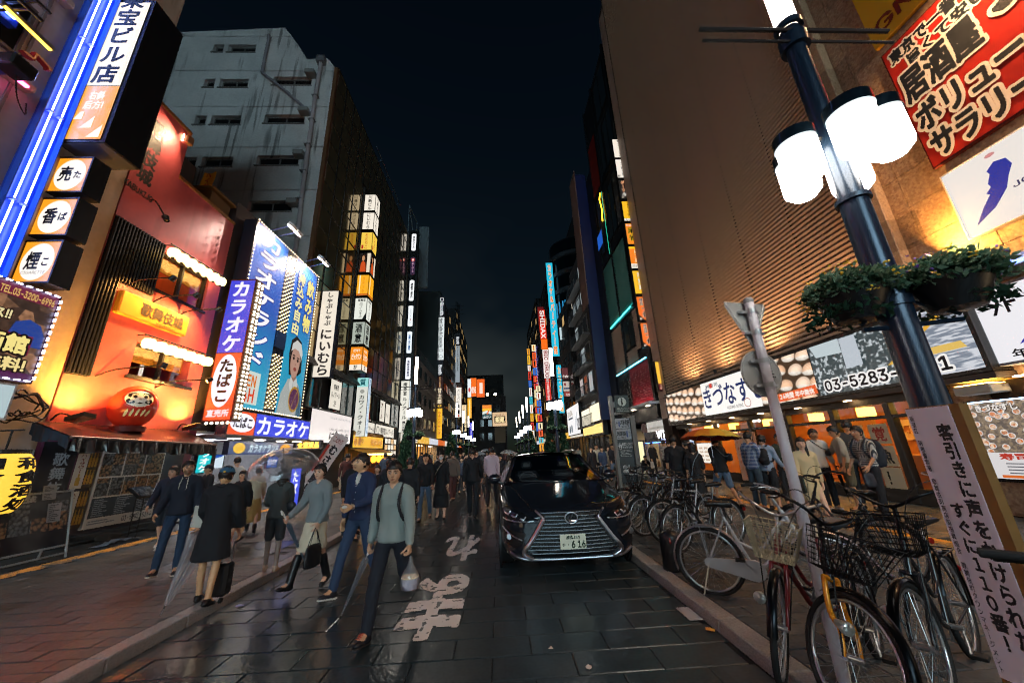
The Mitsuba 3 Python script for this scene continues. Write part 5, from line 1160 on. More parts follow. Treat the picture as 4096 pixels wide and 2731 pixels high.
# sushi restaurant at street level
KS = [(20.36, 4.36), (20.22, 2.81), (7.85, 4.33), (6.52, 2.95)]
sz0, sz1 = KS[1][1], KS[0][1]
k = thing('sushi_board', 'long lit restaurant fascia with sushi pictures, blue brush lettering and a phone number', 'sign')
KY0, KY1 = 6.55, (KS[0][0] + KS[1][0]) / 2
f = FR(9.6, KY0, KY1, 2.9, 4.36)
add(k + '__cabinet', f.at(box(-0.08, f.w + 0.08, -0.08, f.h + 0.08, -0.4, -0.01)), M('14120f', 0.45))
add(k + '__rim', f.at(join(box(-0.08, f.w + 0.08, f.h, f.h + 0.08, -0.01, 0.03), box(-0.08, f.w + 0.08, -0.08, 0, -0.01, 0.03), box(-0.08, 0, 0, f.h, -0.01, 0.03), box(f.w, f.w + 0.08, 0, f.h, -0.01, 0.03))), M('201a14', 0.4))
def sushi_print(p, n, uv):
 a, b = (p.y + 0.35 * p.z) / 0.62, (p.z - 0.12 * p.y) / 0.46
 row = dr.floor(b)
 a = a + 0.5 * (row - 2 * dr.floor(row / 2))
 r1, r2 = cell_rand(dr.floor(a), row, 2), cell_rand(dr.floor(a), row, 8)
 fx, fy = a - dr.floor(a) - 0.5 + 0.16 * (r1 - 0.5), b - row - 0.5 + 0.16 * (r2 - 0.5)
 wob = 0.12 * (fbm(p.y * 5, p.z * 5, 0, 2) - 0.5)
 d = dr.sqrt(dr.square(fx / 0.5) + dr.square((fy + 0.25 * fx * fx) / 0.44)) + wob
 top = smoothstep(-0.16, -0.02, fy + 0.5 * fx * fx + wob)
 s = dr.sin((fx * 2.2 + fy) * 34 + 5 * fbm(p.y * 9, p.z * 9, 0, 2)) * 0.5 + 0.5
 fish = mix(mix((0.70, 0.30, 0.10), (0.80, 0.55, 0.38), r1), (0.92, 0.80, 0.68), 0.55 * s)
 rice = mix((0.62, 0.54, 0.44), (0.93, 0.87, 0.78), fbm(p.y * 34, p.z * 34, 0, 2))
 return mix(mix(rice, fish, top), (0.07, 0.035, 0.015), smoothstep(0.86, 1.04, d)) * (0.7 + 0.45 * smoothstep(1.0, 0.2, d))
def sea_print(p, n, uv):
 r = fbm(p.y * 5, p.z * 30, 0, 3)
 fish = mix((0.03, 0.045, 0.05), (0.42, 0.46, 0.48), smoothstep(0.5, 0.72, fbm(p.y * 16, p.z * 16, 3, 3)))
 sea = mix((0.16, 0.19, 0.24), (0.52, 0.54, 0.58), smoothstep(0.35, 0.65, r))
 return mix(sea, fish, smoothstep(7.9, 8.2, p.y))
for a, b, fn in ((0.0, 0.27, sushi_print), (0.545, 0.72, sushi_print), (0.722, 1.0, sea_print)):
 add(k + '__picture', f.rect(a, 0, b, 1), M('303030', 0.3), glow=proc(fn), power=0.5)
add(k + '__white_panel', f.rect(0.27, 0, 0.545, 1), M('404040', 0.3), glow=lin('f0ece6') * 0.95)
print_on(k, f, [('絆寿司', 0.3, 0.8, 0.37, 0.92, '3a4a5a', ''), (sbox(0.322, 0.79, 0.338, 0.93), 'c83a2a'), ('きづなすし', 0.27, 0.18, 0.57, 0.86, '14285a', ''), ('KIZUNA SUSHI', 0.395, 0.08, 0.47, 0.16, '4a4a50', ''), (ell(0.49, 0.16, 0.014, 0.12).difference(ell(0.49, 0.16, 0.012, 0.1)), 'b8584a'),
    (Polygon([(0.605, 0.02), (0.72, 0.06), (0.718, 0.25), (0.604, 0.2)]), 'e05a24'), ('24時間 年中無休', 0.61, 0.06, 0.712, 0.2, 'f4e8dc', 'b'), ('03-5283-8081', 0.74, 0.06, 0.965, 0.26, '20242a', 'b', 'ece8e4', 0.03),
    (Polygon([(0.875, 0.3), (0.885, 0.3), (0.975, 0.85), (0.968, 0.88)]), 'd8a02c'), (Polygon([(0.88, 0.3), (0.99, 0.32), (0.985, 0.42), (0.9, 0.42)]), 'd8b45a'), (Polygon([(0.74, 0.75), (0.8, 0.72), (0.8, 1.0), (0.73, 1.0)]), 'b8c4c8'), (Polygon([(0.8, 0.4), (0.835, 0.42), (0.835, 0.98), (0.802, 0.98)]), 'b4bcc4')], 0.9, 64)
rs = thing('sushi_restaurant', 'brown framed sushi restaurant front with warm lit windows under the long fascia', 'shop front')
add(rs + '__soffit', box(9.55, 10.2, KY0 - 0.1, KY1, 2.68, 2.8), M('3a3028', 0.5))
for y in np.arange(6.3, KY1, 1.75):
 add(rs + '__downlight', cyl((9.8, y, 2.66), (9.8, y, 2.682), 0.09, n=14), M('808080'), glow=lin('ffcf90') * 14)
FX = 9.95
add(rs + '__lintel', box(FX, FX + 0.2, 7.6, KY1, 2.5, 2.7), M('2a241e', 0.5))
for i, y in enumerate((7.6, 8.9, 10.5, 12.3, 14.2, 16.6, 19.2)):
 add(rs + '__post', rbox(FX - 0.02, FX + 0.18, y, y + 0.16, 0.1, 2.52, 0.012), M('231e1a', 0.45))
for y, e in ((7.76, 8.9), (9.06, 10.5), (10.66, 12.3), (12.46, 14.2), (14.36, 16.6), (16.76, 19.2)):
 add(rs + '__transom_bar', box(FX, FX + 0.1, y, e, 2.12, 2.2), M('231e1a', 0.45))
 add(rs + '__sill', box(FX, FX + 0.12, y, e, 0.1, 0.45), M('2c241e', 0.5))
 add(rs + '__glass', quad((FX + 0.05, e, 0.45), (FX + 0.05, y, 0.45), (FX + 0.05, y, 2.5), (FX + 0.05, e, 2.5)), 'glass')
add(rs + '__room', join(box(14, 14.1, 7.5, 19, 0, 2.9), box(10.1, 14, 7.4, 7.5, 0, 2.9), box(10.1, 14, 19, 19.1, 0, 2.9), box(10.1, 14, 7.5, 19, 2.86, 2.9)), M('a8703a', 0.55))
add(rs + '__room_floor', box(10.1, 14, 7.5, 19, 0.05, 0.1), M('6a4a30', 0.4))
for y in (7.9, 9.5, 11.2, 13.4, 15.6, 17.6):
 add(rs + '__ceiling_lamp', box(11.0, 12.6, y, y + 0.5, 2.76, 2.82), M('808080'), glow=lin('ffb04a') * 7)
 add(rs + '__paper_lamp', rbox(10.45, 10.75, y + 0.5, y + 0.8, 2.25, 2.5), M('808080'), glow=lin('ffc24a') * 2.6)
add(rs + '__orange_partition', box(10.5, 10.56, 13.0, 16.0, 0.1, 2.4), M('c86414', 0.5))
add(rs + '__counter', rbox(11.6, 12.2, 7.8, 12.5, 0.1, 1.15), M('8a5a30', 0.4))
for i in range(26):
 y, z = rng.uniform(7.6, 13), rng.uniform(1.2, 2.3)
 add(rs + '__menu_slip', box(13.9, 13.98, y, y + rng.uniform(0.12, 0.4), z, z + rng.uniform(0.15, 0.3)), M(rng.choice(['e0d4b8', 'c8b48a', 'b83a2a', 'd8c8a8']), 0.6))
k = thing('menu_poster', 'tall poster of many small sushi pieces with a red notice on the sushi restaurant front', 'poster')
f = FR(9.93, 14.1, 15.4, 0.2, 2.05)
def sushi_rows(p, n, uv):
 a, b = p.y / 0.21, p.z / 0.26
 fx, fy = a - dr.floor(a) - 0.5, b - dr.floor(b) - 0.5
 r = cell_rand(dr.floor(a), dr.floor(b), 2)
 d = dr.sqrt(dr.square(fx / 0.36) + dr.square((fy + 0.2 * fx) / 0.26))
 c = mix((0.55, 0.16, 0.07), (0.7, 0.45, 0.25), r)
 c = mix(c, mix((0.12, 0.05, 0.03), (0.7, 0.6, 0.5), cell_rand(dr.floor(a), dr.floor(b), 7)), smoothstep(0.65, 0.7, r))
 return mix(c, (0.62, 0.36, 0.24), smoothstep(0.8, 1.0, d))
add(k + '__sheet', f.at(box(0, f.w, 0, f.h, -0.03, 0)), proc_mat('sushi_sheet', sushi_rows, 0.4))
print_on(k, f, [(sbox(0.42, 0.42, 0.62, 0.7), 'a83020'), ('24', 0.45, 0.58, 0.59, 0.67, 'd89a80', 'b'), (union_all([sbox(0.45, 0.45 + 0.03 * j, 0.59, 0.462 + 0.03 * j) for j in range(4)]), 'd09078')], 0, 40, 0.006)
for tx, y, z, lbx, c in (('味', 9.75, 1.5, 'paper sheet with the red character for taste on the sushi restaurant window', 'a8382a'), ('覚', 9.1, 1.5, 'paper sheet with a red character for sense beside it on the window', 'a8382a'), ('魚', 9.1, 0.95, 'paper sheet with a black character for fish on the sushi restaurant window', '1a1814'), ('！', 9.1, 0.42, 'paper sheet with an exclamation mark low on the sushi restaurant window', '1a1814')):
 k = thing('window_paper', lbx, 'notice')
 f = FR(9.93, y, y + 0.5, z, z + 0.5)
 add(k, f.at(box(0, f.w, 0, f.h, -0.01, 0)), M('c8b898', 0.6))
 print_on(k, f, [(tx, 0.15, 0.12, 0.85, 0.88, c, '')], 0, 56)
sign('bright white lit menu panel on the sushi restaurant front beside the tall poster', FR(9.9, 16.9, 18.4, 0.8, 1.7), 0.06, 'eee8dc', [(union_all([sbox(0.1 + 0.3 * i, 0.1 + 0.2 * j, 0.32 + 0.3 * i, 0.2 + 0.2 * j) for i in range(3) for j in range(4)]), 'c8b09a')], 0.9, rim=0.02)
sign('bluish white lit notice panel at the far end of the sushi restaurant front', FR(9.9, 18.6, 19.2, 1.2, 1.9), 0.06, 'cfdcec', [(sbox(0.1, 0.7, 0.9, 0.85), '4a6a9a')], 0.8, rim=0.02)
sign('black framed yellow hanging sign of the sushi restaurant with a dark red foot', FC(21.3, 9.76, 10.48, 4.88, 6.62), 0.25, 'f2b832', [('きづなすし', 0.3, 0.3, 0.75, 0.95, '3a2208', 'v'), (sbox(0, 0, 1, 0.22), '5a1414'), ('24時間', 0.15, 0.115, 0.85, 0.2, 'd8a890', ''), ('年中無休', 0.1, 0.02, 0.9, 0.105, 'd8a890', '')], 0.95, rim=0.05, cab='0c0a08')
# ---- sign column and the corrugated building ---------------------------------------------------------------------------------------
COL = [(0, 'f0e4d4', [('第一モナミビル', 0.36, 0.03, 0.66, 0.97, '2a2620', 'v')], 'white sign naming the building, topmost of the tall column'),
    (0, 'efe4d6', [('ノ一飯ヶ苑', 0.36, 0.12, 0.68, 0.95, '6a6a70', 'v'), ('9F', 0.02, 0.02, 0.26, 0.14, '2a2a2e', 'b')], 'white ninth floor sign with thin characters, second of the tall column'),
    (0, '15110e', [('ダーツ', 0.14, 0.36, 0.5, 0.98, 'f0a878', 'vb'), ('Darts Bar', 0.62, 0.4, 0.82, 0.94, 'd88a5a', 'rb'), ('HideOut', 0.15, 0.14, 0.88, 0.34, 'e8e0d4', 'x'), ('8F', 0.08, 0.02, 0.3, 0.12, 'b0a090', '')], 'black eighth floor darts bar sign, third of the tall column'),
    (0, 'f4b818', [('299円', 0.32, 0.2, 0.62, 0.98, '2a200c', 'v'), (sbox(0, 0, 1, 0.13), 'ece4d4'), ('九十九', 0.08, 0.01, 0.7, 0.12, '2a241c', '')], 'yellow sign with a price in black digits, fourth of the tall column'),
    (0, 'f08618', [('ウェルカム', 0.05, 0.85, 0.95, 0.96, 'f0e0f0', 'b'), ('麻雀', 0.12, 0.16, 0.88, 0.84, '1c140c', 'v', 'f4d020', 0.01), (Polygon([(0.66, 0), (1, 0), (1, 0.2)]), '14100c'), ('6F', 0.78, 0.01, 0.98, 0.1, 'f0e8e0', 'b')], 'orange sixth floor mahjong sign, fifth of the tall column'),
    (0, 'f07c12', [(sbox(0, 0.9, 1, 1), 'f4c020'), ('鳥二郎', 0.32, 0.26, 0.68, 0.86, 'f4c890', 'v'), (sbox(0, 0, 1, 0.22), 'eae2d4'), ('270円均一', 0.08, 0.04, 0.92, 0.18, '8a6a4a', '')], 'orange fifth floor grilled chicken sign with a white price strip, sixth of the tall column'),
    (0, 'f4b81c', [('戸灯路', 0.3, 0.14, 0.7, 0.96, 'f4ecd8', 'v', '6a4a10', 0.006), ('4F', 0.76, 0.04, 0.95, 0.13, 'f0e0a0', '')], 'yellow fourth floor sign with white characters, seventh of the tall column'),
    (0, 'f06a10', [('焼鳥', 0.18, 0.62, 0.46, 0.94, '14100c', 'v', 'f0e0d0', 0.006), ('一休', 0.26, 0.12, 0.86, 0.62, '14100c', 'vb', 'f4e8d8', 0.01), (Polygon([(0, 0), (0.42, 0), (0, 0.24)]), '14100c'), ('3F', 0.03, 0.02, 0.22, 0.11, 'e8dcd0', 'b')], 'orange third floor sign with bold black characters, eighth of the tall column'),
    (0, 'f06a10', [('居酒屋', 0.18, 0.58, 0.46, 0.96, '14100c', 'v', 'f0e0d0', 0.006), ('一休', 0.26, 0.12, 0.86, 0.6, '14100c', 'vb', 'f4e8d8', 0.01), (Polygon([(0, 0), (0.42, 0), (0, 0.22)]), '14100c'), ('2F', 0.03, 0.02, 0.22, 0.1, 'e8dcd0', 'b')], 'orange second floor sign with bold black characters, lowest of the tall column')]
COLR = [(9.59, 10.55, 23.14, 25.0), (9.59, 10.55, 21.23, 23.03), (9.59, 10.55, 19.33, 21.09), (9.59, 10.55, 17.39, 19.17), (9.59, 10.55, 15.45, 17.26), (9.59, 10.55, 13.52, 15.34), (9.59, 10.55, 11.6, 13.41), (9.59, 10.55, 9.67, 11.45), (9.59, 10.55, 7.82, 9.54)]
for (x0, x1, z0, z1), (_, c, it, lbx) in zip(COLR, COL):
 sign(lbx, FC(22.2, x0 + 0.02, x1 - 0.02, z0 + 0.04, z1 - 0.04), 0.3, c, it, 0.92, rim=0.03, cab='16120f', name='floor_sign', size=56)
cb = thing('corrugated_building', 'dark patchwork building of corrugated panels, teal, tan and red, beyond the louvres', 'building')
add(cb + '__wall', box(XR + 0.15, 17, 22.1, 29.6, 3.3, 36), M('14171c', 0.5))
add(cb + '__sign_post', box(XR - 0.1, XR + 0.15, 22.3, 22.6, 3.3, 27), M('1a1612', 0.5))
def corrugated(key, y0, y1, z0, z1, mat, pitch=0.16):
 n = int((z1 - z0) / pitch)
 u = np.linspace(z0, z1, n * 6 + 1)
 x = XR + 0.06 - 0.05 * np.cos((u - z0) / pitch * 2 * np.pi)
 v = np.vstack([np.column_stack([x, u * 0 + y0, u]), np.column_stack([x, u * 0 + y1, u])])
 m = len(u)
 i = np.arange(m - 1)
 add(key, (v, np.vstack([np.stack([i, i + 1, i + m + 1], 1), np.stack([i, i + m + 1, i + m], 1)])), mat, True)
for (y0, y1, z0, z1, c) in ((24.0, 29.4, 11.6, 17.2, '2f7a76'), (26.6, 29.4, 7.4, 11.2, 'a89080'), (22.9, 24.4, 8.2, 11.2, 'a89080'), (24.4, 26.5, 7.4, 8.6, '9a8478'), (22.7, 26.6, 4.5, 7.2, '9a1f2c'), (26.7, 29.4, 4.5, 7.2, '1c262a'), (22.7, 24.4, 18.5, 23.5, '1c2c34'), (27.3, 29.4, 25.0, 31.0, '7a1c1c')):
 corrugated(cb + '__corrugated_panel', y0, y1, z0, z1, M(c, 0.3, 0.35))
for (y0, y1, z0, z1) in ((24.4, 26.5, 8.7, 11.1), (24.6, 26.8, 18.6, 23.4), (27.0, 29.2, 18.6, 24.4), (22.8, 25.0, 24.2, 29.5), (25.2, 27.1, 25.0, 30.5), (23.0, 26.0, 30.5, 35)):
 w = add(cb + '__window', join(box(XR + 0.04, XR + 0.14, y0, y1, z0, z0 + 0.1), box(XR + 0.04, XR + 0.14, y0, y1, z1 - 0.1, z1), *[box(XR + 0.04, XR + 0.14, y - 0.05, y + 0.05, z0 + .1, z1 - .1) for y in (y0 + 0.05, (y0 + y1) / 2, y1 - 0.05)]), M('0e1114', 0.4))
 add(w + '__pane', box(XR + 0.08, XR + 0.1, y0 + .1, y1 - .1, z0 + .1, z1 - .1), M('2a3a40', 0.08, 0.2))
add(cb + '__girder', join(*[box(XR - 0.02, XR + 0.16, 22.6, 29.5, z, z + 0.25) for z in (7.2, 11.25, 17.4, 24.5)], *[box(XR - 0.02, XR + 0.16, y, y + 0.22, 7.45, 36) for y in (22.5, 26.6, 29.4)]), M('0c0f13', 0.4))
add(cb + '__lit_emblem', tube([(XR - 0.1, 27.5, 21.2), (XR - 0.1, 27.3, 22.4), (XR - 0.1, 27.6, 23.6), (XR - 0.1, 27.2, 24.0)], 0.06, 6), M('808080'), glow=lin('ffb81e') * 2)
add(cb + '__screen', quad((XR - 0.2, 29.3, 19.2), (XR - 0.2, 27.8, 19.2), (XR - 0.2, 27.8, 20.6), (XR - 0.2, 29.3, 20.6)), M('404040'), glow=lin('1a5ac0') * 0.8)
add(cb + '__teal_tube', box(XR - 0.05, XR - 0.02, 27.0, 27.05, 17.6, 24.0), M('808080'), glow=lin('1ac8a0') * 1.0)
add(cb + '__tube_light', box(XR - 0.08, XR - 0.05, 24.2, 29.2, 11.5, 11.54), M('808080'), glow=lin('3ae0d8') * 5)
add(cb + '__tube_light', box(XR - 0.08, XR - 0.05, 22.9, 29.2, 7.32, 7.36), M('808080'), glow=lin('6ae8ff') * 5)
add(cb + '__tube_light', box(XR - 0.25, XR - 0.22, 22.8, 26.5, 4.38, 4.42), M('808080'), glow=lin('ff9aa8') * 5)
add(cb + '__soffit', box(XR - 0.6, 17, 22.2, 29.5, 4.2, 4.36), M('c8ccd0', 0.5))
for y in (23.4, 26.0):
 add(cb + '__downlight', cyl((XR - 0.2, y, 4.17), (XR - 0.2, y, 4.198), 0.12, n=14), M('808080'), glow=lin('ffe6c8') * 14)
 add(cb + '__downlight', cyl((XR + 1.8, y, 4.17), (XR + 1.8, y, 4.198), 0.12, n=14), M('808080'), glow=lin('ffe6c8') * 14)
for i in range(5):
 add(cb + '__white_board', box(XR + 0.9, XR + 0.95, 22.3 + 0.9 * i + 0.02, 23.18 + 0.9 * i, 2.6, 4.15), M('808080', 0.4), glow=lin('d8d4cc') * 0.55)
add(cb + '__maroon_board', box(XR + 0.88, XR + 0.95, 26.9, 27.8, 2.6, 4.15), M('4a1418', 0.4))
k = thing('coffee_shop', 'dark coffee shop front lit blue, with white letters ViTO over the door', 'shop front')
add(k + '__wall', box(XR + 0.7, XR + 0.9, 22.2, 27.0, 1.9, 2.6), M('1a2438', 0.4))
print_on(k, FR(XR + 0.68, 22.6, 24.9, 1.95, 2.6), [('ViTO', 0.05, 0.3, 0.95, 1.0, 'f8f8ff', 'b'), ('COFFEE', 0.35, 0.05, 0.75, 0.2, '9aa8d0', '')], 2.0, 56)
add(k + '__blue_light', box(XR + 0.72, XR + 0.76, 22.4, 27, 1.86, 1.89), M('808080'), glow=lin('2a5aff') * 9)
for y in (22.4, 23.6, 24.8, 26.0, 27.0):
 add(k + '__mullion', box(XR + 0.75, XR + 0.85, y, y + 0.1, 0.1, 1.86), M('8a8a90', 0.3, 0.8))
 add(k + '__pane', quad((XR + 0.8, y + 1.1, 0.1), (XR + 0.8, y + .1, 0.1), (XR + 0.8, y + .1, 1.86), (XR + 0.8, y + 1.1, 1.86)), 'glass')
add(k + '__room', join(box(14.5, 14.6, 22, 29, 0, 3), box(10.9, 14.5, 28.9, 29, 0, 3), box(10.9, 14.5, 22, 29, 2.8, 2.9), box(10.9, 14.5, 22, 22.1, 0, 2.8)), M('8a8478', 0.6))
add(k + '__room_lamp', box(11.5, 13.5, 23, 28, 2.7, 2.75), M('808080'), glow=lin('ffe0b0') * 3)
k = thing('lit_poster_case', 'bright poster case with yellow and white panels beside the coffee shop', 'sign')
for i in range(3):
 add(k + '__panel', box(XR + 0.55, XR + 0.6, 27.2 + 0.85 * i, 28.0 + 0.85 * i, 0.5, 2.0), M('808080'), glow=lin(('f4e8b0', 'f6d070', 'ece8dc')[i]) * 0.95)
add(k + '__frame', box(XR + 0.61, XR + 0.7, 27.1, 29.8, 0.1, 2.1), M('16181c', 0.4))
# ---- farther right ------------------------------------------------------------------------------------------------------------------------
b = thing('fin_building', 'dark building edged by a tall indigo fin with a pale panel on its side', 'building')
add(b + '__wall', box(XR + 0.1, 17, 30, 35.6, 0, 29), M('191d24', 0.5))
add(b + '__fin', rbox(9.0, 10.1, 31.6, 32.0, 4, 30), M('1c2452', 0.4))
add(b + '__fin_edge', box(8.92, 8.99, 31.6, 34.0, 15, 30.5), M('8a6a60', 0.5))
for z in np.arange(5, 28, 3):
 for y in (32.4, 34.0):
  w = add(b + '__window', box(XR, XR + 0.12, y, y + 1.3, z, z + 1.9), M('30343a', 0.4))
  add(w + '__pane', box(XR - 0.015, XR, y + 0.08, y + 1.22, z + 0.1, z + 1.8), M('5a6a70', 0.1, 0.3))
b = thing('white_frame_building', 'narrow glazed building with balconies and lit white windows', 'building')
add(b + '__wall', box(XR + 0.1, 17, 35.8, 43.5, 0, 24), M('50545a', 0.6))
for z in np.arange(4, 22, 3.2):
 add(b + '__balcony', rbox(9.3, 10.1, 36.2, 43.2, z - 0.2, z, 0.03), M('8a9094', 0.5))
 add(b + '__balcony_rail', join(*[box(9.32, 9.36, y, y + 0.05, z, z + 1.0) for y in np.arange(36.3, 43.2, 0.4)], box(9.3, 9.38, 36.2, 43.2, z + 1.0, z + 1.06)), M('3a3e44', 0.4))
 for y in (36.8, 39.0, 41.2):
  on = rng.random() < 0.5
  w = add(b + '__window', box(XR, XR + 0.12, y, y + 1.6, z + 0.2, z + 2.4), M('9aa0a4', 0.4))
  add(w + '__pane', box(XR - 0.02, XR, y + 0.1, y + 1.5, z + 0.3, z + 2.3), M('404850', 0.1), glow=lin('dcecf0') * 0.35 if on else None)
b = thing('round_tower', 'tall dark round cornered tower with curved glass bays and a few warm lamps', 'building')
add(b + '__wall', join(lathe([(4.6, 0), (4.6, 38)], (15.2, 60, 0), 40), box(15.2, 26, 55.4, 66, 0, 44)), M('2c343c', 0.5))
for z in np.arange(4, 38, 3.4):
 add(b + '__band', lathe([(4.6, z), (4.95, z), (4.95, z + 0.7), (4.6, z + 0.7)], (15.2, 60, 0), 40), M('4a545c', 0.4))
 add(b + '__glass_band', lathe([(4.7, z + 0.9), (4.7, z + 3.2)], (15.2, 60, 0), 40), M('0f1c24', 0.08, 0.3))
for a in (3.6, 3.75, 3.9, 4.0):
 add(b + '__lamp', ball((15.2 + 4.4 * math.cos(a), 60 + 4.4 * math.sin(a), 33.8 + 0.4 * math.sin(a * 9)), 0.22, 1), M('808080'), glow=lin('ffb040') * 3)
 add(b + '__blue_strip', box(15.2 + 5.0 * math.cos(a) - 0.1, 15.2 + 5.0 * math.cos(a) + 0.1, 59.9 + 5.0 * math.sin(a), 60 + 5.0 * math.sin(a), 12, 26), M('808080'), glow=lin('1a9ad8') * 0.6)
tower('dark block carrying the cyan karaoke tower sign', XR + 0.1, 20, 46, 55, 22, M('2c3034', 0.6), side='l')
tower('dark block far along the right side', XR + 0.1, 20, 66, 82, 34, M('262b30', 0.6), side='l')
tower('darkest farthest block along the right side', XR + 0.1, 20, 82.5, 112, 38, M('20262b', 0.6), side='l', litp=0.2)
